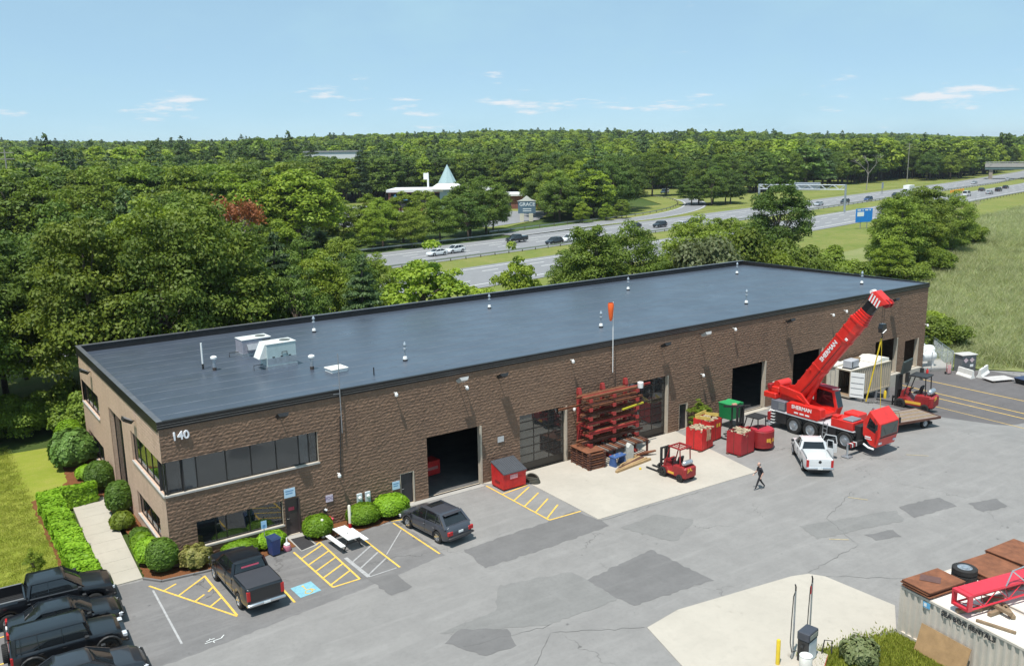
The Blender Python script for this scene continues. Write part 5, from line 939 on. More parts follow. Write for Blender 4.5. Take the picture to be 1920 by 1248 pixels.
# ------------------------------------------------------------------ roof equipment
def hvac(label, x, y, sx, sy, h, m_, hood):
    t = thing('rooftop_unit', label, 'air conditioner', (x, y, zr(y)), R(2), 'rooftop air conditioners'); q = MB(); q.box(-sx/2-.05, sx/2+.05, -sy/2-.05, sy/2+.05, 0, .22); q.build('kerb', galv, t); q = MB(); q.bbox(-sx/2, sx/2, -sy/2, sy/2, .22, h, .02); c = q.build('casing', m_, t); q = MB(); q.bbox(-sx/2-.03, sx/2+.03, -sy/2-.03, sy/2+.03, h, h+.05, .015); q.build('top', M('unit_top', (.62, .64, .62), .5, var=.08), t)
    q = MB(); q.cyl((sx*.25, 0, h+.05), (sx*.25, 0, h+.075), .36, n=24); q.build('fan_grille', M('grille_dark', (.1, .11, .1), .7), t)
    if hood: q = MB(); q.prism([(-sx/2, h*.45), (-sx/2, h), (-sx/2-.08, h), (-sx/2-.5, h*.45)], -sy*.4, sy*.4, 'y'); q.build('intake_hood', M('hood_white', (.72, .73, .7), .5), t); q = MB(); q.box(-sx/2-.0, sx/2, -sy/2-.012, -sy/2, .3, h*.45); q.build('panel', galv, c); q = MB(); q.tube([(0, -sy/2-.04, h*.55), (0, -sy/2-.04, h*.65), (.35, -sy/2-.04, h*.66), (.35, -sy/2-.04, h*.5)], .02, 5); q.build('pipe', metal_dark, c)
    else: q = MB(); q.prism([(-sy/2, .45), (-sy/2, .85), (-sy/2-.05, .85), (-sy/2-.35, .5), (-sy/2-.35, .45)], -sx*.35, sx*.1, 'x'); q.build('intake_hood', metal_grey, t); q = MB(); q.box(sx*.2, sx*.48, -sy/2-.012, -sy/2, .35, h*.92); q.build('coil_panel', M('coil', (.12, .12, .11), .7), c)
    for k in range(3): q = MB(); q.box(-sx*.33+sx*.28*k, -sx*.25+sx*.28*k, -sy/2-.02, -sy/2, h*.46, h*.5); q.build('vent', metal_dark, c)
    q = MB(); q.tube([(-sx/2-.1, -.1, .3), (-sx/2-.75, -.1, .32), (-sx/2-.75, -.1, 0)], .025, 6); q.build('drain_pipe', metal_dark, t)
hvac('grey lavender rooftop unit with small front hood', 9.95, 13.9, 2.1, 1.3, 1.15, M('unit_lilac', (.4, .39, .44), .45, .3, var=.2, vs=3), False); hvac('pale green rooftop unit with white slanted side hood', 9.85, 8.75, 2.0, 1.25, 1.65, M('unit_pale_green', (.5, .6, .6), .4, .2, var=.1), True)
t = thing('vent_pipe', 'tall white roof pipe left of the rooftop units', 'pipe', (5.62, 11.3, zr(11.3))); q = MB(); q.cyl((0, 0, .35), (0, 0, 1.75), .06, n=10); q.build('pipe', white_paint, t); q = MB(); q.cyl((0, 0, 0), (0, 0, .36), .07, n=10); q.build('boot', black_matte, t)
for x, y, lb in ((6.1, 10.4, 'white capped roof vent beside the tall white pipe'), (11.15, 6.3, 'white capped roof vent between the units and the hatch')):
    t = thing('roof_vent', lb, 'vent', (x, y, zr(y))); q = MB(); q.lathe([(.13, 0), (.13, .2)], n=14); q.build('boot', M('boot_brown', (.06, .045, .04), .8), t); q = MB(); q.lathe([(.11, .2), (.11, .75)], n=14); q.build('stack', galv, t); q = MB(); q.lathe([(.12, .72), (.21, .8), (.21, .9), (.1, .97), (.001, .98)], n=18); q.build('cap', white_paint, t, smooth=True)
t = thing('roof_hatch', 'low white roof hatch near the antenna mast', 'hatch', (12.15, 4.75, zr(4.75)), R(4)); q = MB(); q.bbox(-.55, .55, -.5, .5, 0, .2, .02); q.build('kerb', white_paint, t); q = MB(); q.bbox(-.6, .6, -.55, .55, .2, .27, .02); q.build('lid', M('hatch_lid', (.72, .71, .66), .5), t)
q = MB(); q.cyl((13.5, 2.1, zr(2.1)), (13.5, 2.1, zr(2.1)+.5), .04, n=8); tag(q.build('pipe_stub', black_matte), 'short black pipe stub on the roof near the front edge', 'pipe')
flue0 = None
for x, y in ((16.4, 18.5), (16.95, 4.4), (32.9, 18.2), (34.2, 4.5), (49.0, 17.6), (65.4, 18.0), (50.6, 4.1), (67.7, 4.2)):
    if flue0 is None:
        t = flue0 = thing('heater_flue', 'slim silver heater flue with double cap on the flat roof', 'flue', (x, y, zr(y)), 0, 'heater flues in two rows on the roof'); q = MB(); q.lathe([(.16, 0), (.16, .12)], n=14); q.build('boot', black_matte, t); q = MB(); q.lathe([(.16, .12), (.13, .28), (.06, .32)], n=14); q.build('flashing', white_paint, t); q = MB(); q.lathe([(.055, .3), (.055, 1.0)], n=10); q.build('stack', galv, t); q = MB(); q.lathe([(.06, .72), (.13, .76), (.13, .86), (.06, .9)], n=14); q.build('collar', galv, t); q = MB(); q.lathe([(.05, 1.0), (.12, 1.04), (.12, 1.12), (.04, 1.3), (.001, 1.32)], n=14); q.build('cap', galv, t)
    else: copy_tree(flue0, (x, y, zr(y)))
    fl_ = sorted((o for o in bpy.data.objects if o.name.startswith('heater_flue')), key=lambda o: o.location.x)
for row, nm in ((lambda o: o.location.y > 10, 'rear parapet'), (lambda o: o.location.y < 10, 'front edge')):
    for o, w in zip([o for o in fl_ if row(o)], ('first', 'second', 'third', 'fourth')): o['label'] = 'slim silver roof flue along the %s, %s from the office end' % (nm, w)

# ------------------------------------------------------------------ shipping containers
cream = M('container_cream', (.4, .345, .265), .55, var=.12, vs=1.5); cream2 = M('container_pale', (.56, .5, .43), .6, var=.12, vs=1.2); top_white = M('container_roof', (.74, .71, .64), .7, var=.12, vs=1.2)
def corrug(b, L, y, z0, z1, out, n=18, d=.075, axis='x'):
    p = L/n; prof = []
    for k in range(n): x = -L/2+k*p; prof += [(x, 0), (x+p*.3, 0), (x+p*.45, d), (x+p*.85, d), (x+p, 0)]
    if axis == 'x': top = [(x, y-out*o, z1) for x, o in prof]; bot = [(x, y-out*o, z0) for x, o in prof]
    else: top = [(y-out*o, x, z1) for x, o in prof]; bot = [(y-out*o, x, z0) for x, o in prof]
    b.loft([bot, top], False, False)
def container(label, loc, rz, m_, L=6.06, W=2.44, H=2.45, doors=True):
    t = thing('shipping_container', label, 'container', loc, rz); h = W/2
    q = MB(); corrug(q, L-.2, -h+.01, .15, H-.1, -1); q.build('side_panel', m_, t); q = MB(); corrug(q, L-.2, h-.01, .15, H-.1, 1); q.build('side_panel', m_, t); q = MB(); corrug(q, W-.2, L/2-.03, .15, H-.1, 1, 9, .045, 'y'); q.build('end_panel', m_, t)
    q = MB()
    for y in (-h, h-.1):
        q.box(-L/2, L/2, y, y+.1, 0, .15); q.box(-L/2, L/2, y, y+.1, H-.1, H)
        for x in (-L/2, L/2-.1): q.box(x, x+.1, y+.001, y+.099, .15, H-.1)
    for x in (-L/2, L/2-.1): q.box(x+.001, x+.099, -h+.1, h-.1, .0, .15); q.box(x+.001, x+.099, -h+.1, h-.1, H-.1, H)
    q.build('frame', m_, t)['kind'] = 'stuff'; q = MB(); q.box(-L/2+.1, L/2-.1, -h+.1, h-.1, H-.05, H-.015); q.build('roof', top_white, t); q = MB(); q.box(-L/2+.1, L/2-.1, -h+.1, h-.1, .1, .15); q.build('floor', wood_old, t)
    return t
cA = container('cream shipping container with one white door open beside the dock', (59.3, -1.62, .02), 0, cream)
q = MB(); q.box(-3.03, -2.97, 0, 1.12, .15, 2.35); q.build('closed_door', M('door_cream', (.58, .54, .45), .55), cA)
for y in (.3, .75): q = MB(); q.cyl((-3.05, y, .2), (-3.05, y, 2.3), .02, n=6); q.build('lock_bar', metal_grey, cA)
q = MB(); q.T = Matrix.Translation((-3.03, -1.22, 0)) @ Matrix.Rotation(R(-68), 4, 'Z'); q.box(0, 1.15, -.03, .03, .15, 2.35); od = q.build('open_door', white_paint, cA)
for z in (.4, .95, 1.4, 1.95): q = MB(); q.T = Matrix.Translation((-3.03, -1.22, 0)) @ Matrix.Rotation(R(-68), 4, 'Z'); q.box(.06, 1.1, -.045, -.031, z, z+.05); q.box(.06, 1.1, .031, .045, z, z+.05); q.build('door_rib', metal_grey, od)
for x, y in ((2.9, -1.1), (2.9, 1.1), (1.0, -1.1)): q = MB(); z = T(59.3+x, -1.6+y); q.box(x-.12, x+.12, y-.12, y+.12, z-.02, -.01) if z < -.15 else None; q.v and q.build('support_post', metal_grey, cA)
t = thing('air_conditioner', 'grey air conditioner unit on top of the cream container', 'air conditioner', (57.3, -2.1, 2.47), R(5)); q = MB(); q.bbox(-.65, .65, -.4, .4, .08, .72, .03); q.build('casing', M('ac_grey', (.42, .43, .46), .5), t); q = MB(); q.box(-.7, .7, -.45, .45, 0, .08); q.build('skid', metal_dark, t); q = MB(); q.box(-.5, -.35, -.405, -.401, .15, .65); q.build('louvre', metal_dark, t)
for k, (x, y, a, l, w) in enumerate(((58.6, -.95, 6, 2.2, .9), (57.0, -.8, 3, 1.7, .9), (59.3, -1.4, 25, 1.3, .3), (60.0, -.8, -4, 1.0, .25))): q = MB(); q.T = Matrix.Translation((x, y, 2.47+.03*k)) @ Matrix.Rotation(R(a), 4, 'Z'); q.bbox(-l/2, l/2, -w/2, w/2, 0, .16, .02); tag(q.build('panel_sheet', offwhite if k < 2 else wood_old), ['wide off-white panel lying on the cream container', 'off-white panel behind the air conditioner unit', 'weathered board lying across the cream container', 'short weathered board on the cream container'][k], 'panel')
q = MB(); q.loft([[(60.2, y, 2.47) for y in (-2.6, -.6)]+[(60.2, y, 2.55) for y in (-.6, -2.6)], [(61.2, y, 2.5) for y in (-2.6, -.6)]+[(61.2, y, 2.85) for y in (-.6, -2.6)], [(62.3, y, 2.47) for y in (-2.6, -.6)]+[(62.3, y, 2.7) for y in (-.6, -2.6)]]); tag(q.build('curved_panel', offwhite, bevel=.02), 'humped off-white panel at the far end of the cream container', 'panel')
t = thing('gas_cylinder', 'yellow gas cylinder standing under the raised end of the container', 'cylinder', (61.4, -3.0, T(61.4, -3))); q = MB(); q.lathe([(.12, 0), (.12, .65), (.05, .75), (.04, .8)], n=12); q.build('body', yellow, t, smooth=True); q = MB(); q.cyl((0, 0, .8), (0, 0, .88), .05, n=8); q.build('valve', metal_dark, t)
q = MB(); rn = random.Random(9)
for k in range(26): x, y = 57.3+rn.uniform(-.7, .8), -4.1+rn.uniform(-.5, .5); q.box(x, x+rn.uniform(.08, .25), y, y+rn.uniform(.08, .2), T(x, y), T(x, y)+rn.uniform(.05, .2))
tag(q.build('scrap_heap', M('scrap', (.2, .19, .18), .8, var=.5, vs=6)), 'small heap of scrap bits on the ground by the open container door', 'scrap', kind='stuff')
# container with lettering, lower right
ang = math.atan2(-32.32+26.9, 24.03-24.85); ctr = Vector((24.85, -26.9))+Vector((math.cos(ang), math.sin(ang)))*3.03+Vector((-math.sin(ang), math.cos(ang)))*1.22
cB = container('pale container lettered SEA BOX RENTALS with steel stacked on its roof', (ctr.x, ctr.y, .1), ang, cream2, H=2.3)
blk = M('letter_black', (.025, .025, .03), .6)
text('lettering', 'SEA BOX RENTALS', .3, blk, cB, frame((.35, -1.236, 2.02), (1, 0, 0), (0, 0, 1)), .006, .008); q = MB(); q.box(-1.8, -1.45, -1.245, -1.235, 1.9, 2.15); q.build('logo', M('logo_blue', (.12, .4, .65), .5), cB); q = MB(); q.box(-1.75, -1.62, -1.25, -1.246, 1.95, 2.1); q.build('logo_panel', white_paint, cB)
cC = container('second pale container mostly hidden behind the lettered one', (ctr.x+2.55, ctr.y-.35, .1), ang, cream2, H=2.3)
cD = container('third pale container carrying brown plates at the yard edge', (ctr.x+5.1, ctr.y-.7, .1), ang, cream2, H=2.3)
ux, uy = Vector((math.cos(ang), math.sin(ang), 0)), Vector((-math.sin(ang), math.cos(ang), 0)); cb = lambda a, b, z: Vector((ctr.x, ctr.y, 0))+ux*a+uy*b+Vector((0, 0, z))
def plate_stack(label, a, b, z, l, w, n, rz, group=None):
    t = thing('steel_plate_stack', label, 'steel plates', cb(a, b, z), ang+rz); rn = random.Random(int(a*10))
    for y in (-w*.35, w*.35): q = MB(); q.box(-l/2, l/2, y-.06, y+.06, 0, .09); q.build('bearer', wood_old, t)
    for k in range(n): dx, dy = rn.uniform(-.05, .05), rn.uniform(-.05, .05); q = MB(); q.box(-l/2+dx, l/2+dx, -w/2+dy, w/2+dy, .09+.055*k, .13+.055*k); q.build('plate', [rust, rust_dark][k % 2] if k < n-1 else rust, t)
    return t
ps = plate_stack('stack of orange rusty steel plates on the near end of the lettered container', -2.25, -.1, 2.41, 1.45, 2.3, 5, 0); q = MB(); q.T = Matrix.Rotation(R(35), 4, 'Z'); q.box(-.55, .3, -.3, .3, .36, .375); q.build('top_plate', M('plate_brown', (.12, .06, .05), .8, var=.3), ps)
plate_stack('wide stack of brown steel plates behind the spare tyres', -1.6, 3.3, 2.42, 2.4, 2.2, 5, R(0)); plate_stack('stack of brown steel plates beyond the lattice boom', -2.1, 5.6, 2.42, 1.9, 2.3, 7, R(4))
t = thing('spare_tyres', 'two stacked truck tyres on the lettered container', 'tyre', cb(-2.1, 1.75, 2.41)); 
for k in range(2):
    w_ = wheel(t, 0, 0, .52, .28, 'truck', False, .16+.29*k); w_.rotation_euler = (R(90), 0, 0)
lb_ = thing('lattice_boom', 'red lattice crane boom section lying on timber cribbing', 'crane boom', cb(-.1, -.95, 2.72), ang+R(86)); Lb, hb2, wb2 = 6.5, .62, .75
for y in (-wb2/2, wb2/2):
    for z in (0, hb2): q = MB(); q.cyl((-.2, y, z+.05), (Lb, y, z+.05), .045, n=8); q.build('chord', M('boom_red', (.58, .03, .05), .4), lb_)
mr_ = MATS['boom_red']; nb = 9
for k in range(nb):
    x0, x1 = Lb/nb*k, Lb/nb*(k+1)
    for y in (-wb2/2, wb2/2): q = MB(); q.cyl((x0, y, .05 if k % 2 else hb2+.05), (x1, y, hb2+.05 if k % 2 else .05), .022, n=6); q.build('lacing', mr_, lb_)
    for z in (0, hb2): q = MB(); q.cyl((x0, -wb2/2 if k % 2 else wb2/2, z+.05), (x1, wb2/2 if k % 2 else -wb2/2, z+.05), .022, n=6); q.build('lacing', mr_, lb_)
q = MB(); q.box(-.25, .0, -wb2/2-.05, wb2/2+.05, .0, .1); q.box(-.25, .0, -wb2/2-.05, wb2/2+.05, hb2, hb2+.1); q.box(-.25, 0, -wb2/2-.05, -wb2/2+.03, .1, hb2); q.box(-.25, 0, wb2/2-.03, wb2/2+.05, .1, hb2); q.build('end_frame', mr_, lb_); q = MB(); q.box(0, Lb, -wb2/2-.02, wb2/2+.02, hb2+.09, hb2+.115); q.build('walkway_plate', mr_, lb_)
q = MB(); q.tube([(1.9, -.4, hb2+.1), (2.2, -.4, 1.35), (3.2, -.4, 1.45), (3.8, -.4, hb2+.1)], .03, 6); q.build('hand_rail', galv, lb_); q = MB(); q.tube([(2.2, -.4, 1.35), (3.0, -.4, hb2+.1)], .03, 6); q.build('hand_rail', galv, lb_)
for k, (a, b, z, r_) in enumerate(((-.1, -.6, 2.42, 0), (.1, .3, 2.42, 8), (.55, .35, 2.42, 20), (.6, .4, 2.57, 105), (.75, .75, 2.42, 75), (-.1, .9, 2.55, 10))): q = MB(); q.bbox(-.55, .55, -.09, .09, 0, .15, .01); o = tag(q.build('cribbing_timber', wood_old), 'short weathered cribbing timber under the red lattice boom', 'timber', 'cribbing timbers'); o.location = cb(a, b, z); o.rotation_euler = (0, 0, ang+R(r_+70))
q = MB(); q.bbox(-.75, .75, -.06, .06, 0, .1, .01); o = tag(q.build('loose_plank', wood_old), 'single weathered plank lying flat on the container roof', 'plank'); o.location = cb(1.25, -.75, 2.41); o.rotation_euler = (0, 0, ang+R(20))
q = MB(); q.T = Matrix.Translation(cb(-.5, -1.72, .12)) @ Matrix.Rotation(ang, 4, 'Z') @ Matrix.Rotation(R(-18), 4, 'X'); q.box(-1.2, 1.2, -.012, .012, 0, 1.22); tag(q.build('plywood_sheet', plywood_m), 'brown plywood sheet leaning against the lettered container', 'plywood')
# ------------------------------------------------------------------ fuel point
struct(flat('grass_island', [(20.7, -25.85), (25.1, -26.85), (26.5, -33), (19.5, -34), (19.9, -27.2)], grass_verge, .04, None, .12, 6))
q = MB(); q.prism([(18.5, -25.6), (20.6, -25.35), (20.75, -26.2), (19.2, -27.0), (18.3, -26.6)], 0, .16, 'z'); isl = struct(q.build('pump_island', concrete)); q = MB(); q.beam((20.75, -26.2, .08), (19.2, -27.02, .08), .03, .14); q.build('red_kerb_edge', lamp_red, isl)
t = thing('fuel_pump', 'grey and black fuel pump on the concrete island', 'fuel pump', (19.75, -25.85, .16), R(10)); q = MB(); q.bbox(-.4, .4, -.25, .25, 0, 1.0, .02); q.build('cabinet', metal_dark, t); q = MB(); q.box(-.34, .34, -.262, -.251, .04, .95); q.build('front_panel', M('pump_panel', (.55, .6, .64), .4), t); q = MB(); q.bbox(-.42, .42, -.28, .28, 1.0, 1.38, .03); q.build('head', M('pump_head', (.05, .055, .07), .4), t); q = MB(); q.box(-.32, .32, -.292, -.281, 1.08, 1.28); q.build('display', M('pump_display', (.3, .31, .28), .4), t); q = MB(); q.cyl((-.42, 0, .75), (-.5, 0, .8), .06, n=8); q.build('nozzle_boot', black_matte, t)
for x, y, lb, s in ((19.45, -25.35, 'steel hose mast left of the fuel pump', -1), (20.65, -25.3, 'steel hose mast with red tag right of the fuel pump', -1)):
    t = thing('hose_mast', lb, 'mast', (x, y, .1)); q = MB(); q.cyl((0, 0, 0), (0, 0, 3.1), .04, n=8); q.build('pole', galv, t); q = MB(); q.tube([(0, 0, 3.05), (0, 0, 3.3), (-.05, 0, 3.42)], .035, 6); q.build('swivel', metal_dark, t); q = MB(); q.tube([(0, 0, 3.1), (-.12, 0, 2.9), (-.2, -.02, 1.8), (-.26, -.05, .8), (-.2, -.1, .35), (.0, -.2, .4)], .022, 6); q.build('hose', black_matte, t)
    if 'red' in lb: q = MB(); q.cyl((-.09, 0, 2.6), (-.09, 0, 2.95), .035, n=8); q.build('hose_tag', red_box, t)
t = thing('white_drum', 'small off-white drum in front of the fuel pump', 'drum', (19.15, -26.25, .16)); q = MB(); q.lathe([(.001, 0), (.25, 0), (.27, .1), (.27, .5), (.24, .55)], n=20); q.build('drum', offwhite, t, smooth=True); q = MB(); q.lathe([(.25, .54), (.27, .58), (.2, .62), (.001, .64)], n=20); q.build('lid', white_paint, t, smooth=True)
t = thing('pipe_bollard', 'yellow pipe bollard at the corner of the fuel island', 'bollard', (18.6, -25.25, .03)); q = MB(); q.lathe([(.09, 0), (.09, 1.1), (.07, 1.15), (.001, 1.17)], n=14); q.build('pipe', yellow, t, smooth=True)
q = MB(); q.tube([(20.6, -26.0, .16), (20.9, -25.9, .65), (21.15, -26.1, .62), (20.95, -26.25, .16)], .03, 6); tag(q.build('guard_hoop', metal_dark), 'bent dark metal guard hoop at the edge of the fuel island', 'guard rail')

# ------------------------------------------------------------------ right end: tanks, fence, barriers
zd = -1.3
q = MB(); q.prism([(73.0, 1.9), (77.0, -.55), (82, 4.5), (77, 8)], zd-.2, zd+.3, 'z'); struct(q.build('tank_pad', concrete_g))
for x, y, lb in ((75.6, 1.7, 'white propane tank nearest the building wall'), (77.9, 3.2, 'white propane tank behind the first one')):
    t = thing('propane_tank', lb, 'tank', (x, y, zd+.3), R(-22)); q = MB(); q.lathe([(.001, -1.4), (.3, -1.33), (.5, -1.1), (.56, -.8), (.56, .8), (.5, 1.1), (.3, 1.33), (.001, 1.4)], (0, 0, 1.05), 'x', 22); q.build('vessel', white_paint, t, smooth=True); q = MB(); q.lathe([(.2, 1.55), (.2, 1.75), (.1, 1.82), (.001, 1.83)], n=14); q.build('dome', white_paint, t)
    for s in (-1, 1): q = MB(); q.box(s*.85-.1, s*.85+.1, -.35, .35, 0, .62); q.build('saddle', white_paint, t)
fn = thing('chain_link_fence', 'chain-link fence round the white propane tanks', 'fence', (0, 0, zd+.25)); fp = [(73.0, 1.6), (76.9, -.65), (79.4, 1.9), (82.2, 4.6), (77.2, 8.2), (73.0, 6.5)]; wires = MB()
for (x0, y0), (x1, y1) in zip(fp, fp[1:]):
    L_ = math.hypot(x1-x0, y1-y0); n = max(2, int(L_/1.6)); d = Vector((x1-x0, y1-y0, 0))/L_
    for k in range(n): q = MB(); p = Vector((x0, y0, 0))+d*L_*k/n; q.cyl(p, p+Vector((0, 0, 1.85)), .035, n=7); q.build('post', galv, fn)
    q = MB(); q.cyl((x0, y0, 1.83), (x1, y1, 1.83), .025, n=6); q.build('top_rail', galv, fn)
    m = int(L_/.14)
    for k in range(-13, m):
        for s in (1, -1):
            a0, a1 = (k*.14, k*.14+1.8) if s > 0 else (k*.14+1.8, k*.14); c0, c1 = max(0, min(L_, a0)), max(0, min(L_, a1))
            if abs(c1-c0) < .05: continue
            z0 = 1.8*(c0-a0)/(a1-a0); z1 = 1.8*(c1-a0)/(a1-a0); p0 = Vector((x0, y0, z0))+d*c0; p1 = Vector((x0, y0, z1))+d*c1; wires.cyl(p0, p1, .0045, n=3, caps=False)
wires.build('chain_link', galv, fn)['kind'] = 'stuff'
t = thing('gas_cabinet', 'grey cylinder cabinet with hazard diamonds behind the white barriers', 'cabinet', (78.0, -1.35, zd), R(-20)); q = MB(); q.bbox(-.85, .85, -.55, .55, 0, 1.75, .03); q.build('cage', M('cage_grey', (.17, .175, .18), .6, var=.15), t); q = MB(); q.bbox(-.95, .95, -.65, .65, 1.75, 1.82, .02); q.build('roof', M('cage_roof', (.5, .48, .45), .6), t)
for x in (-.42, .32): q = MB(); q.T = Matrix.Translation((x, -.56, 1.25)) @ Matrix.Rotation(R(45), 4, 'Y'); q.box(-.2, .2, -.012, 0, -.2, .2); q.build('hazard_diamond', M('diamond_pink', (.65, .5, .52), .5), t)
q = MB(); q.box(.1, .5, -.575, -.56, .55, .8); q.build('notice', white_paint, t)
for k in range(7): q = MB(); q.box(-.84, .84, -.572, -.556, .15+.2*k, .19+.2*k); q.build('cage_bar', metal_dark, t)
def jersey(label, x0, y0, x1, y1):
    t = thing('concrete_barrier', label, 'barrier', ((x0+x1)/2, (y0+y1)/2, zd+.005), math.atan2(y1-y0, x1-x0), 'white concrete barriers'); L_ = math.hypot(x1-x0, y1-y0)/2; q = MB(); q.prism([(-.3, 0), (.3, 0), (.3, .08), (.14, .32), (.08, .82), (-.08, .82), (-.14, .32), (-.3, .08)], -L_, L_, 'x'); q.build('barrier', M('barrier_white', (.72, .7, .66), .8, var=.1), t); q = MB(); q.tube([(-.1, 0, .82), (-.1, 0, .9), (.1, 0, .9), (.1, 0, .82)], .015, 5); q.build('lifting_loop', metal_dark, t)
jersey('white concrete barrier side-on in front of the grey cabinet', 76.2, -1.7, 75.6, -3.5); jersey('white concrete barrier angled away towards the marsh', 76.4, -3.7, 79.0, -3.1)
t = thing('bottle_cart', 'small red hand cart with bottles beside the fence gate', 'cart', (75.6, -.95, zd), R(-15)); q = MB(); q.tube([(-.22, 0, .1), (-.25, 0, 1.15), (.25, 0, 1.15), (.22, 0, .1)], .025, 6); q.build('frame', red_dark, t)
for z in (.3, .55, .85): q = MB(); q.beam((-.24, 0, z), (.24, 0, z), .03, .04); q.build('rung', red_dark, t)
for s in (-1, 1): wheel(t, s*.3, .0, .12, .06, 'black', False, .12, R(90))
for x in (-.1, .1): q = MB(); q.lathe([(.09, .1), (.09, .9), (.03, 1.0)], (x, -.14, 0), 'z', 12); q.build('bottle', M('bottle_pink', (.5, .3, .3), .5), t, smooth=True)
t = thing('plate_on_pallet', 'flat pale steel sheet lying on low blocks at the yard edge', 'steel sheet', (76.9, -5.3, zd), R(-22)); q = MB(); q.box(-1.3, 1.3, -.75, .75, .2, .24); q.build('sheet', M('sheet_pale', (.5, .47, .45), .6, var=.15), t)
for x in (-.9, .9): q = MB(); q.box(x-.1, x+.1, -.6, .6, 0, .2); q.build('bearer', wood_old, t)
t = thing('covered_skip', 'dark blue covered low skip at the marsh edge', 'skip', (78.2, -7.9, zd), R(-12)); q = MB(); q.loft([[(-1.2, -.8, 0), (1.2, -.8, 0), (1.2, .8, 0), (-1.2, .8, 0)], [(-1.4, -.9, .5), (1.4, -.9, .5), (1.4, .9, .5), (-1.4, .9, .5)]]); q.build('tub', black_matte, t); q = MB(); q.bbox(-1.45, 1.45, -.95, .95, .5, .6, .05); q.build('cover', M('cover_navy', (.03, .045, .1), .5), t)
t = thing('fire_extinguisher', 'red fire extinguisher on a stand at the building corner', 'extinguisher', (72.65, -.45, zd)); q = MB(); q.lathe([(.11, .2), (.11, .75), (.05, .85)], n=12); q.build('bottle', red_box, t, smooth=True); q = MB(); q.cyl((0, 0, 0), (0, 0, .22), .16, n=12); q.build('stand', black_matte, t); q = MB(); q.cyl((0, 0, .85), (0, 0, .95), .03, n=8); q.build('valve', metal_dark, t)
t = thing('traffic_cone', 'orange traffic cone by the open bay beside the crane', 'cone', (49.3, -.75, .0)); q = MB(); q.lathe([(.15, .03), (.03, .72), (.001, .73)], n=14); q.build('cone', orange, t, smooth=True); q = MB(); q.box(-.2, .2, -.2, .2, 0, .03); q.build('base', orange, t)
t = thing('yard_broom', 'pale push broom leaning on the wall beside the cone', 'broom', (49.6, -.5, 0)); q = MB(); q.cyl((0, 0, .0), (.05, .35, 2.0), .025, n=6); q.build('handle', wood, t); q = MB(); q.box(-.3, .3, .3, .42, 1.98, 2.1); q.build('head', offwhite, t)
t = thing('tool_crate', 'red crate glimpsed inside the first open bay', 'crate', (17.9, 3.6, .02), R(5)); q = MB(); q.bbox(-.7, .7, -.5, .5, .1, 1.1, .03); q.build('box', red_box, t); q = MB(); q.box(-.5, .5, -.51, -.502, .5, .7); q.build('lettering_panel', M('panel_dull_pink', (.5, .2, .18), .6), t)
t = thing('steel_cabinet', 'red cabinet seen through the tall glazed door', 'cabinet', (35.4, 2.3, .02)); q = MB(); q.bbox(-.9, .9, -.5, .5, .1, 2.3, .03); q.build('body', M('cabinet_crimson', (.4, .04, .09), .5), t); q = MB(); q.box(-.01, .01, -.51, -.501, .15, 2.25); q.build('door_gap', black_matte, t)

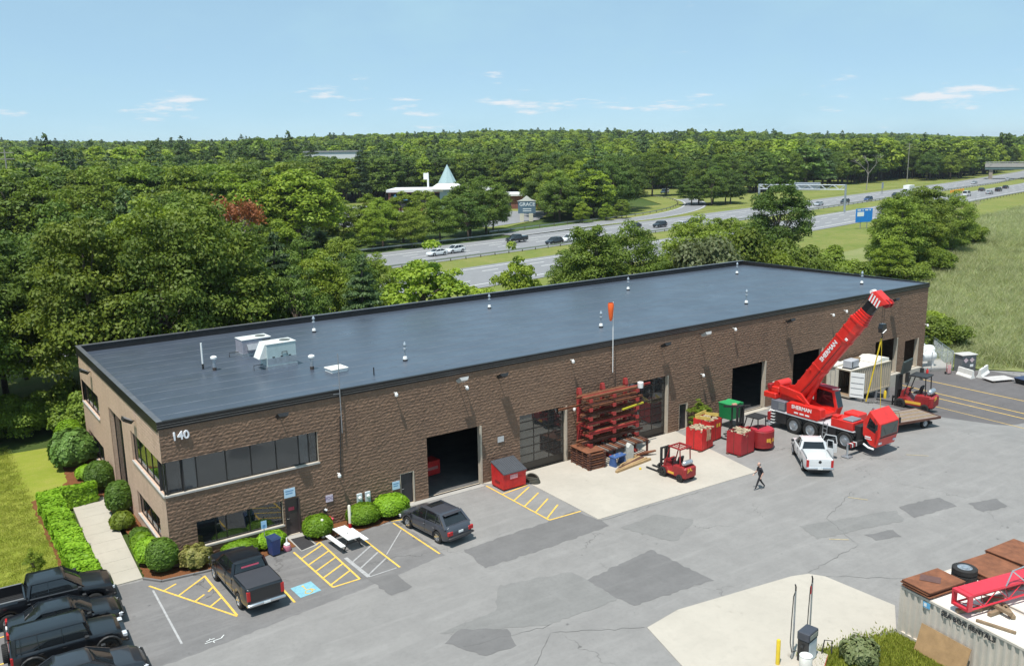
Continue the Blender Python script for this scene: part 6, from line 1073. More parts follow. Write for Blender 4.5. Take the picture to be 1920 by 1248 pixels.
# ------------------------------------------------------------------ the walking person
def person(loc, rz):
    t = thing('person', 'man in black t-shirt and dark trousers walking across the yard', 'person', loc, rz)
    V = [(0, 0, .95), (0, 0, 1.1), (.01, 0, 1.3), (.03, 0, 1.45), (.05, 0, 1.53),                     # pelvis, belly, chest, shoulders, neck
         (.02, .1, .92), (.2, .1, .5), (.34, .1, .09), (.47, .1, .05),                                # left leg, stepping ahead
         (-.02, -.1, .92), (-.12, -.1, .5), (-.42, -.1, .13), (-.33, -.11, .04),                      # right leg, trailing
         (.02, .19, 1.42), (-.08, .25, 1.15), (.06, .26, .92),                                         # left arm
         (.02, -.19, 1.42), (.1, -.25, 1.15), (.3, -.2, .98), (.09, 0, 1.6)]
    E_ = [(0, 1), (1, 2), (2, 3), (3, 4), (0, 5), (5, 6), (6, 7), (7, 8), (0, 9), (9, 10), (10, 11), (11, 12), (3, 13), (13, 14), (14, 15), (3, 16), (16, 17), (17, 18), (4, 19)]
    Rr = [.15, .16, .165, .13, .06, .095, .068, .045, .04, .095, .068, .045, .04, .07, .05, .034, .07, .05, .034, .055]
    me = bpy.data.meshes.new('body'); me.from_pydata(V, E_, []); o = bpy.data.objects.new('body', me); C.objects.link(o)
    sk = o.modifiers.new('skin', 'SKIN'); o.modifiers.new('sub', 'SUBSURF').levels = 2; o.modifiers['sub'].render_levels = 2
    for i, v in enumerate(me.skin_vertices[0].data): v.radius = (Rr[i]*.85, Rr[i]*1.05) if i in (1, 2, 3) else (Rr[i], Rr[i]); v.use_root = (i == 0)
    dg = bpy.context.evaluated_depsgraph_get(); m2 = bpy.data.meshes.new_from_object(o.evaluated_get(dg)); bpy.data.objects.remove(o)
    shirt = M('shirt_black', (.02, .019, .024), .85); trous = M('trousers_dark', (.018, .018, .022), .85); shoe = M('shoe_grey', (.2, .2, .2), .7)
    m2.materials.clear(); [m2.materials.append(m_) for m_ in (shirt, trous, skin, shoe)]
    for p in m2.polygons:
        c = p.center; p.use_smooth = True; arm = abs(c.y) > .2 and c.z > .85
        p.material_index = 2 if (arm and c.z < 1.2) or c.z > 1.52 else 0 if c.z > .95 else 3 if c.z < .1 else 1
    b = bpy.data.objects.new('body', m2); C.objects.link(b); b.parent = t
    q = MB(); n = 16
    q.loft([[(.1+.1*r*math.cos(a)+(.01 if z < 1.66 else 0), .08*r*math.sin(a), z) for a in np.linspace(0, 2*math.pi, n, False)] for z, r in ((1.55, .45), (1.58, .75), (1.63, .92), (1.69, 1), (1.74, .97), (1.785, .75), (1.81, .3))]); h = q.build('head', skin, t, smooth=True)
    q = MB(); q.cyl((.195, 0, 1.67), (.225, 0, 1.645), .014, .02, n=6); q.build('nose', skin, h)
    for s in (-1, 1): q = MB(); q.lathe([(.001, -.01), (.025, 0), (.001, .012)], (.1, s*.08, 1.67), 'y', 8); q.build('ear', skin, h); q = MB(); q.lathe([(.001, -.006), (.011, 0), (.001, .006)], (.188, s*.03, 1.69), 'x', 8); q.build('eye', black_matte, h)
    q = MB(); q.box(.186, .196, -.025, .025, 1.612, 1.62); q.build('mouth', M('lip', (.4, .16, .14), .5), h)
    q = MB(); q.loft([[(.075+.1*r*math.cos(a), .085*r*math.sin(a), z) for a in np.linspace(R(70), R(290), 12)] for z, r in ((1.62, .96), (1.68, 1.03), (1.73, .98))], False, False); q.build('hair', M('hair_grey', (.22, .2, .19), .9), h)
    for wx, wy, wz, d in ((.06, .26, .9, Vector((.35, 0, -.93))), (.31, -.2, .965, Vector((.8, .15, -.55)))):
        d = d.normalized(); q = MB(); w = Vector((wx, wy, wz)); sd = Vector((0, 1, 0)); q.beam(w, w+d*.09, .075, .03, sd.cross(d)); hd_ = q.build('hand', skin, t)
        for k, l in enumerate((.065, .08, .085, .075)): q = MB(); o_ = sd*(-.03+.02*k); q.tube([w+d*.08+o_, w+d*(.08+l*.55)+o_, w+d*(.08+l)+o_+Vector((-.02, 0, 0))], .0095, 6, .007); q.build('finger', skin, hd_)
        q = MB(); q.tube([w+d*.02+sd*.035, w+d*.06+sd*.06, w+d*.09+sd*.055], .011, 6, .008); q.build('thumb', skin, hd_)
    q = MB(); q.lathe([(.172, .93), (.172, .985)], (0, 0, 0), 'z', 18, False); 
    return t
person((33.75, -11.72, .0), R(158))
# ------------------------------------------------------------------ foliage
leafA = m_leaf('leaf_mid', (.13, .215, .03), (.235, .33, .045), .35, (.3, .34, .04)); leafB = m_leaf('leaf_dark', (.075, .145, .026), (.14, .215, .036), .3, (.19, .25, .03)); leafC = m_leaf('leaf_bright', (.2, .31, .028), (.32, .42, .045), .38, (.36, .4, .045)); leafP = m_leaf('needle', (.065, .12, .04), (.11, .17, .05), .2, (.12, .17, .04))
leafS = m_leaf('shrub_leaf', (.17, .34, .014), (.27, .45, .025), .3, (.24, .4, .02)); leafSd = m_leaf('shrub_dark', (.08, .175, .018), (.14, .25, .026), .25, (.12, .2, .02)); leafG = m_leaf('grey_leaf', (.2, .25, .1), (.28, .31, .14), .3, (.22, .25, .09)); leafR = m_leaf('rust_leaf', (.26, .085, .04), (.33, .13, .06), .3, (.33, .12, .035)); leafY = m_leaf('spirea_leaf', (.3, .32, .07), (.38, .31, .14), .3, (.3, .3, .07))
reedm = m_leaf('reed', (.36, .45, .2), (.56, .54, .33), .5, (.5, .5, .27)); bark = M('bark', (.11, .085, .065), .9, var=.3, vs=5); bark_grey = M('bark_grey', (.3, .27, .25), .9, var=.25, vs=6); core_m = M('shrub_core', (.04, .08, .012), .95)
def quads_mesh(name, cen, nrm, size, aspect, mats, rg, extra=None):
    n = len(cen); up = rg.normal(size=(n, 3)); t = np.cross(nrm, up); t /= np.linalg.norm(t, axis=1, keepdims=True)+1e-9; b = np.cross(nrm, t)
    s = size[:, None]; a = t*s*aspect; c = b*s; fold = nrm*s*.25
    V = np.stack([cen-a, cen-c*.9+fold, cen+a, cen+c*.9+fold], 1).reshape(-1, 3)
    vs, nf = V, n; me = bpy.data.meshes.new(name)
    ev, ef, em = extra if extra else ([], [], [])
    loops = np.arange(4*n); nl = 4*n; evn = len(ev)
    me.vertices.add(4*n+evn); allv = np.concatenate([V, np.array(ev).reshape(-1, 3)]) if evn else V; me.vertices.foreach_set('co', allv.astype(np.float32).ravel())
    eloops = [i+4*n for f in ef for i in f]; me.loops.add(4*n+len(eloops)); me.loops.foreach_set('vertex_index', np.concatenate([loops, np.array(eloops, int)]).astype(np.int32))
    starts = list(range(0, 4*n, 4)); k = 4*n
    for f in ef: starts.append(k); k += len(f)
    me.polygons.add(n+len(ef)); me.polygons.foreach_set('loop_start', np.array(starts, np.int32)); me.polygons.foreach_set('material_index', np.array([0]*n+[1]*len(ef), np.int32))
    for m_ in mats: me.materials.append(m_)
    me.update(calc_edges=True); me.validate(); return me
def unit(v): return v/(np.linalg.norm(v, axis=1, keepdims=True)+1e-9)
def crown_pts(seed, kind, H, rx, nb, per, leaf):
    rg = np.random.default_rng(seed); C_, N_, S_ = [], [], []; blobs = []
    if kind == 'broad':
        zc, rz = H*.54, H*.46
        for i in range(nb):
            d = rg.normal(size=3); d /= np.linalg.norm(d); d[2] = abs(d[2])*1.7-.72; hz = 1-.45*max(0, -d[2]); d[0] *= hz; d[1] *= hz; f = rg.uniform(.6, .97)
            p = np.array([d[0]*rx*f, d[1]*rx*f, zc+d[2]*rz*f]); blobs.append((p, rx*rg.uniform(.11, .26)*(1.15-.35*max(0, d[2]))*(1 if nb > 60 else 1.25), rg.uniform(.6, .85)))
    elif kind == 'pine':
        lev = max(6, nb//6)
        for l in range(lev):
            z = H*(.25+.73*l/lev); rr = rx*(1.04-l/lev)**.55*rg.uniform(.8, 1.1); m = rg.integers(4, 7); a0 = rg.uniform(0, 6)
            for k in range(m): a = a0+k*6.28/m+rg.uniform(-.3, .3); f = rg.uniform(.5, .8); blobs.append((np.array([math.cos(a)*rr*f, math.sin(a)*rr*f, z+rg.uniform(-.3, .3)]), max(.4, rr*.48), .33))
        blobs.append((np.array([0, 0, H*.96]), rx*.18, 1.6))
    else:
        for i in range(nb):
            d = rg.normal(size=3); d /= np.linalg.norm(d); d[2] = abs(d[2]); f = rg.uniform(.45, .9); blobs.append((np.array([d[0]*rx*f, d[1]*rx*f, H*(.12+.72*d[2]*f)]), rx*rg.uniform(.24, .4), rg.uniform(.7, 1.)))
    for p, r, sq in blobs:
        m = max(8, int(per*(r/(rx*.28))**1.5)); d = unit(rg.normal(size=(m, 3))); d[:, 2] = np.where(d[:, 2] < -.3, -d[:, 2], d[:, 2])
        rad = r*rg.uniform(.6, 1.2, (m, 1)); c = p+d*rad*np.array([1, 1, sq]); C_.append(c); N_.append(unit(d*1.0+rg.normal(size=(m, 3))*.55+np.array([0, 0, .35]))); S_.append(leaf*rg.uniform(.65, 1.35, m))
    return np.concatenate(C_), np.concatenate(N_), np.concatenate(S_), blobs, rg
def tree_proto(seed, kind, H, rx, nb, per, leaf, lm, joined=False):
    c, n, s, blobs, rg = crown_pts(seed, kind, H, rx, nb, per, leaf); tk = MB(); top = H*(.62 if kind == 'broad' else .96)
    if kind != 'bush':
        bend = [rg.uniform(-.02, .02)*H for _ in range(4)]; r0 = H*.018
        tk.tube([(0, 0, -.2), (bend[0]*.3, bend[1]*.3, top*.35), (bend[0], bend[1], top*.7), (bend[2]*.5, bend[3]*.5, top)], r0, 7, r0*.35)
        if kind == 'broad':
            for p, r, _ in blobs[::max(1, len(blobs)//9)]: z0 = H*rg.uniform(.28, .5); tk.tube([(0, 0, z0), (p[0]*.45, p[1]*.45, z0+(p[2]-z0)*.6), tuple(p)], r0*.5, 5, r0*.12)
    else:
        for p, r, _ in blobs[::max(1, len(blobs)//6)]: tk.tube([(0, 0, -.1), (p[0]*.5, p[1]*.5, p[2]*.5), tuple(p)], rx*.03, 4, rx*.01)
    asp = 1.45 if kind != 'pine' else 2.2
    if joined: return quads_mesh('tree_mesh', c, n, s, asp, [lm, bark], rg, (tk.v, tk.f, None))
    return quads_mesh('crown', c, n, s, asp, [lm], rg), tk.mesh('trunk', bark)
P_broad = [tree_proto(10+i, 'broad', 15, 4.6+.35*(i % 3), 120+14*(i % 2), 300, .1, [leafA, leafB, leafA, leafC, leafB][i]) for i in range(5)]
P_pine = [tree_proto(30+i, 'pine', 17, 3.5, 66, 240, .11, leafP) for i in range(2)]
P_bush = [tree_proto(40+i, 'bush', 4, 2.2, 28, 420, .065, [leafA, leafC, leafG][i]) for i in range(3)]
P_small = [tree_proto(50+i, 'broad', 9, 2.6, 42, 230, .085, [leafC, leafA][i]) for i in range(2)]
def plant_tree(proto, name, label, x, y, h, h0, group=None, wide=1., cat='tree', z=None, rz=None):
    t = thing(name, label, cat, (x, y, (T(x, y)-.1) if z is None else z), random.uniform(0, 6.28) if rz is None else rz, group); s = h/h0; t.scale = (s*wide, s*wide, s)
    for nm, me in zip(('crown', 'trunk'), proto): o = bpy.data.objects.new(nm, me); C.objects.link(o); o.parent = t
    return t
rt = random.Random(21); placed = []
def free(x, y, r): return all((x-a)**2+(y-b)**2 > (r*.5+c*.5)**2*1.0 for a, b, c in placed)
# the wood left of and behind the building
LBL = [('tall broadleaf tree in the wood behind the office end', 'broadleaf_tree'), ('dark green broadleaf tree in the wood behind the office end', 'broadleaf_tree'), ('bright yellow-green broadleaf tree in the wood behind the office end', 'broadleaf_tree')]
def lim(y): return 26.0+(y-26)*.52
cnt = 0
for k in range(5200):
    y = rt.uniform(27.5, 92); x = rt.uniform(-62, lim(y))
    if hw_off(x, y) > -33 or cnt >= 135: continue
    if x < 2 and y < 29.5+max(0, -x)*.05: continue
    r = 5.4 if x < 12 else 4.6
    if not free(x, y, r): continue
    placed.append((x, y, r)); cnt += 1
    h = rt.uniform(14.0, 18.5) if x < 18 else rt.uniform(11.5, 15.5)*(1 if x < lim(y)-6 else .8)
    az_ = math.degrees(math.atan2(x+10, y+47)); dd = math.hypot(x+10, y+47)
    if az_ > 21.5: h = min(h, 22.2-dd*(425-282)/1665)
    elif az_ > 17: h = min(h, 22.2-dd*(372-284)/1665)
    h = max(h, 6)
    u = rt.random()
    if u < .2: plant_tree(P_pine[rt.randrange(2)], 'pine_tree', 'dark layered pine in the wood behind the office end', x, y, h*1.0, 17, 'trees of the wood behind the office end')
    else:
        i = rt.randrange(5); plant_tree(P_broad[i], 'broadleaf_tree', LBL[{0: 0, 2: 0, 1: 1, 4: 1, 3: 2}[i]][0], x, y, h, 15, 'trees of the wood behind the office end', rt.uniform(.85, 1.1))
# understorey at the wood's edge
for k in range(26):
    x = -40+k*2.6+rt.uniform(-.8, .8); y = 27.0+rt.uniform(0, 2) if x > 0 else 30+rt.uniform(0, 2.5)-x*.03
    if x < 27: plant_tree(P_bush[rt.randrange(2)], 'edge_bush', 'leafy bush at the foot of the wood behind the office end', x, y, rt.uniform(3, 5.5), 4, 'bushes at the edge of the wood', 1.1, 'bush')
# trees between the rear wall and the highway
for pr_, nm, lb, x, y, h, h0, wd in [
    (P_small[0], 'young_tree', 'light green leafy tree behind the left half of the roof', 33.8, 31.5, 11.4, 9, 1.15), (P_small[0], 'young_tree', 'bright bushy tree beside the light green leafy tree', 37.3, 30, 8.8, 9, 1.3), (P_small[0], 'young_tree', 'slim young tree alone against the highway', 45.0, 31, 10.6, 9, .75), (P_bush[1], 'bush', 'low bright bush at the foot of the slim young tree', 43.0, 29, 7.6, 4, .45),
    (P_broad[0], 'spreading_tree', 'wide tree with layered crown behind the windsock', 58.5, 34, 12.3, 15, 1.05), (P_broad[2], 'spreading_tree', 'wide tree joined to the layered tree behind the roof', 66.5, 36, 12.2, 15, .95), (P_bush[1], 'bush', 'yellow-green bush below the layered trees', 57, 29, 7.6, 4, .8), (P_bush[0], 'bush', 'leafy bush between the layered trees and the willow', 70, 30, 7.8, 4, .85),
    (P_bush[2], 'grey_willow', 'grey-green willow behind the far roof corner', 77.5, 34, 12.6, 4, .72), (P_bush[0], 'bush', 'dense bush beside the grey-green willow', 87.5, 38, 12.6, 4, .72), (P_broad[1], 'tall_tree', 'tall dark tree rising beyond the far roof corner', 113, 50, 15.2, 15, .95), (P_bush[1], 'bush', 'yellow-green bush in front of the tall dark tree', 90, 33, 9.6, 4, .7), (P_bush[0], 'bush', 'round green bush beyond the far roof corner', 99, 36, 10.2, 4, .75),
    (P_bush[0], 'bush', 'low green bush right of the tall dark tree', 110.5, 38, 7.6, 4, .9), (P_broad[0], 'marsh_tree', 'broad mid-green tree at the edge of the marsh', 133, 40.5, 12.6, 15, 1.1), (P_broad[3], 'marsh_tree', 'yellow-green tree at the edge of the marsh', 123, 35.5, 7.0, 15, 1.3), (P_broad[0], 'marsh_tree', 'mid green tree behind the broad marsh tree', 150, 46, 13.2, 15, 1.15), (P_broad[2], 'marsh_tree', 'leafy tree farthest along the marsh edge', 163, 47.5, 11.0, 15, 1.0), (P_bush[0], 'bush', 'leafy bush under the broad marsh tree', 125, 34, 5.6, 4, 1.1), (P_bush[1], 'bush', 'pale bush in the reeds beside the marsh trees', 140, 38, 5.0, 4, 1.1), (P_bush[1], 'bush', 'bright bush where the marsh trees end', 177, 52, 6.0, 4, .9),
    (P_bush[0], 'bush', 'big leafy bush just past the far end wall', 84.5, 5.5, 4.6, 4, 1.15), (P_bush[1], 'bush', 'yellow-green bush behind the big bush by the end wall', 88, 9, 4.2, 4, 1.1), (P_bush[0], 'bush', 'green bush beside the rear corner of the far end wall', 79, 17, 6.5, 4, .8), (P_bush[1], 'bush', 'bright bush behind the rear corner of the far end wall', 84, 24, 7, 4, .8), (P_bush[0], 'bush', 'dense bush between the end wall and the marsh trees', 96, 26, 6.4, 4, .9), (P_bush[0], 'bush', 'dark bush in the gap behind the end wall', 105, 30, 6.4, 4, .9)]:
    plant_tree(pr_, nm, lb, x, y, h*1.12, h0, None, wd*1.08, 'bush' if 'bush' in nm else 'tree')
for k in range(34):
    x = 48+k*4.1+rt.uniform(-1.2, 1.2); y = 27+max(0, (x-60)*.19)+rt.uniform(0, 6); plant_tree(P_bush[rt.choice([0, 1, 0, 2])], 'scrub_bush', 'scrub bush in the thicket between the rear wall and the highway', x, y, rt.uniform(3.2, 5.6), 4, 'scrub thicket behind the building', 1.15, 'bush')
for x, y, h, i, lb in ((62, 40, 11.5, 4, 'dark tree behind the layered trees'), (141, 45, 13.5, 2, 'tree rising behind the broad marsh tree'), (143, 42, 11, 3, 'light green tree between the marsh trees'), (156, 50, 12, 2, 'tree near the bare grey dead tree'), (83, 41, 13, 2, 'green tree behind the grey-green willow'), (92, 43, 12.5, 0, 'green tree behind the yellow-green bush')): plant_tree(P_broad[i], 'marsh_tree', lb, x, y, h, 15, None, 1.25)
# dead trees
def dead_tree(label, x, y, h, lean, leaves=None, seed=3):
    t = thing('dead_tree', label, 'tree', (x, y, T(x, y)-.1)); rn = random.Random(seed); b = MB(); tips = []
    def br(p, d, l, r, k):
        q = p+d*l; m = p+d*l*.5+Vector((rn.uniform(-.06, .06)*l, rn.uniform(-.06, .06)*l, .03*l)); b.tube([p, m, q], r, 5, r*.6)
        if k == 0: tips.append(q); return
        for _ in range(3): br(q, (d+Vector((rn.uniform(-.7, .7), rn.uniform(-.7, .7), rn.uniform(-.2, .5)))).normalized(), l*rn.uniform(.55, .75), r*.55, k-1)
    br(Vector((0, 0, 0)), Vector((lean, 0, 1)).normalized(), h*.42, h*.014, 3); b.build('branches', bark_grey, t)
    if leaves:
        rg = np.random.default_rng(seed); cs = np.concatenate([np.array(p)+rg.normal(size=(60, 3))*.5 for p in tips]); o = bpy.data.objects.new('crown', quads_mesh('crown', cs, unit(rg.normal(size=cs.shape)), np.full(len(cs), .15), 1.4, [leaves], rg)); C.objects.link(o); o.parent = t
dead_tree('leaning half-dead tree with rust-red leaves in the wood', 19.0, 57, 16.8, .3, leafR, 5); dead_tree('bare grey dead tree at the end of the marsh trees', 171, 50, 11.5, .05, None, 8); dead_tree('bare grey dead branches beside the box truck', 352, 192, 17, .1, None, 9)

# ------------------------------------------------------------------ trimmed shrubs and hedge
def shrub(label, x, y, rx, ry, h, lm, n, leaf=.06, name='round_shrub', zlo=.0, pw=2.4, rough=.04, seed=1, cat='shrub', big=False):
    t = thing(name, label, cat, (x, y, T(x, y))); rg = np.random.default_rng(abs(seed*131+int(x*7))); d = unit(rg.normal(size=(n, 3))); d[:, 2] = np.abs(d[:, 2])*1.35-.35; d = unit(d)
    k = (np.abs(d)**pw).sum(1)**(-1/pw); lump = 1+rough*np.sin(d[:, :1]*7+x)*np.cos(d[:, 1:2]*6)+rg.normal(size=(n, 1))*.025
    c = d*k[:, None]*np.array([rx, ry, h*.55])*lump; c[:, 2] += h*.48; keep = c[:, 2] > .03; c, d = c[keep], d[keep]; m = len(c)
    o = bpy.data.objects.new('foliage', quads_mesh('foliage', c, unit(d+rg.normal(size=(m, 3))*.28+np.array([0, 0, .3])), leaf*rg.uniform(.6, 1.4, m), 1.5, [lm], rg)); C.objects.link(o); o.parent = t
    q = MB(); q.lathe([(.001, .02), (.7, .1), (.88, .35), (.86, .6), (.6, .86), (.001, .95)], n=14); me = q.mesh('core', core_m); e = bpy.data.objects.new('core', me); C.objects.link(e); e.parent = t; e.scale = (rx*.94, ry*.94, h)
    return t
shrub('squat round clipped shrub right of the office door', 7.95, -.98, .82, .8, 1.15, leafS, 4200); shrub('round clipped shrub behind the taller white bollard', 10.85, -.98, .95, .85, 1.15, leafS, 4800); shrub('widest round clipped shrub beside the dark door', 12.72, -.95, 1.08, .88, 1.25, leafS, 5200)
shrub('low clipped mound in front of the black pickup', 3.55, -.7, 1.05, .6, .75, leafS, 3600, name='clipped_mound'); shrub('low clipped mound behind the blue bin', 5.25, -.75, .8, .6, .85, leafS, 3200, name='clipped_mound')
shrub('clipped ball shrub at the building corner', -.5, -.1, .78, .75, 1.75, leafSd, 4200, seed=2); shrub('bright rounded shrub left of the corner ball', -.85, 1.35, .68, .75, 1.35, leafS, 3600, seed=3); shrub('second bright rounded shrub along the walkway', -.85, 2.75, .6, .7, 1.15, leafS, 3000, seed=4); shrub('low green shrub below the end wall window', -.7, 4.1, .55, .6, .95, leafSd, 2600, seed=5)
shrub('small bright yellow-green shrub on the walkway edge', -1.05, 7.1, .62, .62, .95, leafC, 2600, .075, rough=.1, seed=6); shrub('tall dark clipped yew beside the entrance', -.62, 9.6, .78, .78, 2.0, leafSd, 4200, seed=7); shrub('dark clipped yew where the hedge meets the wall', -.85, 14.6, .9, .9, 1.9, leafSd, 4400, seed=8); shrub('low shrub between the dark yew and the rhododendron', -1.1, 17.6, .75, .7, .85, leafS, 2600, seed=9)
shrub('large glossy rhododendron at the far end of the end wall', -1.45, 20.8, 1.35, 1.3, 2.5, m_leaf('rhodo_leaf', (.09, .18, .03), (.17, .28, .06), .2, (.12, .22, .04)), 3400, .13, 'rhododendron', rough=.14, seed=10, big=True); shrub('rounded green shrub behind the rhododendron', -1.2, 23.4, 1.0, 1.0, 2.6, leafS, 3000, seed=14)
shrub('wispy yellow and brown spirea beside the corner ball', 1.05, -.75, .72, .62, 1.15, leafY, 2600, .06, 'spirea', rough=.25, seed=11); shrub('scrubby grey-green weed bush on the grass island', 21.6, -27.2, .7, .7, .95, leafG, 900, .07, 'weed_bush', rough=.3, seed=12)
hd_t = thing('trimmed_hedge', 'long bright green trimmed hedge bending round the walkway', 'hedge'); rg = np.random.default_rng(12)
def hedge_box(x0, x1, y0, y1, h, n):
    C_, N_ = [], []
    fa = [((0, 0, 1), (x1-x0)*(y1-y0)), ((-1, 0, 0), (y1-y0)*h), ((1, 0, 0), (y1-y0)*h), ((0, -1, 0), (x1-x0)*h), ((0, 1, 0), (x1-x0)*h)]; tot = sum(a for _, a in fa)
    for nn, a in fa:
        m = int(n*a/tot); u, v = rg.random(m), rg.random(m); X = x0+(x1-x0)*u; Y = y0+(y1-y0)*v; Z = h*rg.random(m)
        if nn[2]: Z = np.full(m, h)
        elif nn[0]: X = np.full(m, x1 if nn[0] > 0 else x0)
        else: Y = np.full(m, y1 if nn[1] > 0 else y0)
        w = .05*np.sin(X*3.1+Y*2.3)+.04*np.sin(Y*5.1+Z*4)+rg.normal(size=m)*.03; P = np.stack([X, Y, Z], 1)+np.array(nn)*w[:, None]; C_.append(P); N_.append(np.tile(nn, (m, 1)))
    return np.concatenate(C_), np.concatenate(N_).astype(float)
for b in ((-4.7, -3.55, -.35, 13.4, 1.15, 15000), (-3.56, -1.4, 12.45, 13.4, 1.15, 4200)):
    c, nn = hedge_box(*b); o = bpy.data.objects.new('foliage', quads_mesh('foliage', c, unit(nn+rg.normal(size=c.shape)*.3+np.array([0, 0, .35])), .075*rg.uniform(.6, 1.4, len(c)), 1.5, [leafS], rg)); C.objects.link(o); o.parent = hd_t
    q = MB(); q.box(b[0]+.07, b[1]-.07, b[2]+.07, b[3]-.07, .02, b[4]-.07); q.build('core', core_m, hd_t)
for x, y, h, lb in ((-6.2, 3.0, 1.9, 'thin young sapling on the lawn behind the black pickup'), (-7.9, 11.5, 1.5, 'small yellow-green sapling on the lawn'), (39.75, -.95, 2.6, 'leafy green sapling growing against the wall by the red boxes')): plant_tree(P_small[0], 'sapling', lb, x, y, h, 9, None, 1. if x < 0 else 1.35)

# ------------------------------------------------------------------ grass tufts, reeds, far woodland (uncountable: geometry-node scatters)
def scatter(name, pts, scl, idx, protos, seed, tilt=.0):
    n = len(pts); me = bpy.data.meshes.new(name); me.vertices.add(n); me.vertices.foreach_set('co', np.asarray(pts, np.float32).ravel()); rg = np.random.default_rng(seed)
    a = me.attributes.new('scl', 'FLOAT_VECTOR', 'POINT'); a.data.foreach_set('vector', np.asarray(scl, np.float32).ravel()); rot = np.stack([rg.normal(size=n)*tilt, rg.normal(size=n)*tilt, rg.uniform(0, 6.28, n)], 1)
    a = me.attributes.new('rot', 'FLOAT_VECTOR', 'POINT'); a.data.foreach_set('vector', rot.astype(np.float32).ravel()); a = me.attributes.new('idx', 'INT', 'POINT'); a.data.foreach_set('value', np.asarray(idx, np.int32))
    o = bpy.data.objects.new(name, me); C.objects.link(o); pc = bpy.data.collections.new(name+'_kinds')
    for i, m_ in enumerate(protos): pc.objects.link(bpy.data.objects.new('%s_%02d' % (name, i), m_))
    ng = bpy.data.node_groups.new(name, 'GeometryNodeTree'); ng.interface.new_socket('Geometry', in_out='INPUT', socket_type='NodeSocketGeometry'); ng.interface.new_socket('Geometry', in_out='OUTPUT', socket_type='NodeSocketGeometry'); N = ng.nodes; L = ng.links
    gi, go = N.new('NodeGroupInput'), N.new('NodeGroupOutput'); ip = N.new('GeometryNodeInstanceOnPoints'); ci = N.new('GeometryNodeCollectionInfo'); ci.inputs['Collection'].default_value = pc; ci.inputs['Separate Children'].default_value = True; ci.inputs['Reset Children'].default_value = True
    def at(nm, ty): q = N.new('GeometryNodeInputNamedAttribute'); q.data_type = ty; q.inputs['Name'].default_value = nm; return q.outputs['Attribute']
    L.new(gi.outputs[0], ip.inputs['Points']); L.new(ci.outputs[0], ip.inputs['Instance']); ip.inputs['Pick Instance'].default_value = True; L.new(at('idx', 'INT'), ip.inputs['Instance Index']); L.new(at('rot', 'FLOAT_VECTOR'), ip.inputs['Rotation']); L.new(at('scl', 'FLOAT_VECTOR'), ip.inputs['Scale']); L.new(ip.outputs[0], go.inputs[0])
    o.modifiers.new('scatter', 'NODES').node_group = ng; return o
far_p = [tree_proto(70+i, 'broad', 15, 5.0, 46, 62, .3, [leafA, leafB, leafB, leafC][i], True) for i in range(4)]+[tree_proto(80+i, 'pine', 15, 3.9, 48, 36, .3, leafP, True) for i in range(2)]
far_p += [tree_proto(90+i, 'broad', 15, 5.0, 100, 130, .15, [leafA, leafB, leafB, leafC][i], True) for i in range(4)]+[tree_proto(95+i, 'pine', 15, 3.7, 60, 120, .14, leafP, True) for i in range(2)]
rg = np.random.default_rng(99); pts, scl, idx = [], [], []
CLEAR = [(150, 245, 62, 48), (178, 398, 20, 34), (122, 262, 34, 55), (150, 200, 26, 34), (128, 186, 30, 26), (108, 215, 22, 40)]          # church, its car parks (cx, cy, rx, ry)
RAMP = [(118, 138), (150, 146), (183, 153), (214, 168), (240, 190), (258, 216), (268, 243), (285, 262), (330, 268), (420, 262)]
def ramp_d(x, y): return min(math.hypot(x-a, y-b) for a, b in RAMP)
def in_open(x, y):
    o = hw_off(x, y); az_ = math.degrees(math.atan2(x+10, y+47)); dd = math.hypot(x+10, y+47)
    if 22 < az_ < 36.8 and dd < 372: return True
    if -45 < o < 33: return True
    if any(((x-a)/c)**2+((y-b)/d)**2 < 1 for a, b, c, d in CLEAR): return True
    if 175 < x < 470 and 0 < o < 62+max(0, 40-abs(x-230)*.5): return True
    if x < 330 and o < -30: return True
    return ramp_d(x, y) < 17
def add_far(d0, d1, step, n):
    for _ in range(n):
        d = math.sqrt(rg.uniform(d0*d0, d1*d1)); a = R(rg.uniform(-2, 74)); x, y = -10+d*math.sin(a), -47+d*math.cos(a)
        if in_open(x, y): continue
        if x < 60 and y < 96: continue
        pts.append((x, y, T(x, y)-.3)); lf = math.sin(x*.021+1.3)*math.sin(y*.017+.4)+.6*math.sin(x*.053+y*.041); s = rg.uniform(.8, 1.3)*(1.1+.22*lf)*(1.0 if d < 900 else 1.12)*(1.25 if rg.random() < .06 else 1); s = min(s, 1.55 if d > 420 else 1.3); w = s*rg.uniform(1.05, 1.5); sp_ = math.sin(x*.013+2)+math.sin(y*.016+x*.006); i = rg.choice(6, p=[.38, .12, .1, .34, .03, .03] if sp_ > .25 else [.16, .32, .3, .1, .06, .06] if sp_ < -.5 else [.27, .24, .2, .22, .04, .03]); pts[-1] = (x, y, T(x, y)-.3)
        if i > 3: s = min(s, 1.3)*(1.05 if rg.random() < .7 else 1.25); w *= .85
        scl.append((w, w, s)); idx.append(i+(6 if d < 420 else 0))
add_far(150, 420, 7, 3600); add_far(420, 900, 8, 8000); add_far(900, 1800, 11, 11000); add_far(1800, 3200, 16, 9000)
for _ in range(420):                                                    # taller pines standing clear of the canopy
    d = math.sqrt(rg.uniform(420**2, 1700**2)); a = R(rg.uniform(-2, 74)); x, y = -10+d*math.sin(a), -47+d*math.cos(a)
    if in_open(x, y) or math.sin(x*.011+1)+math.sin(y*.014) < -.2: continue
    s = rg.uniform(1.35, 1.85); i = 4+rg.integers(0, 2) if rg.random() < .55 else rg.integers(0, 3); pts.append((x, y, T(x, y)-.3)); scl.append((s*.95, s*.95, s)); idx.append(i)
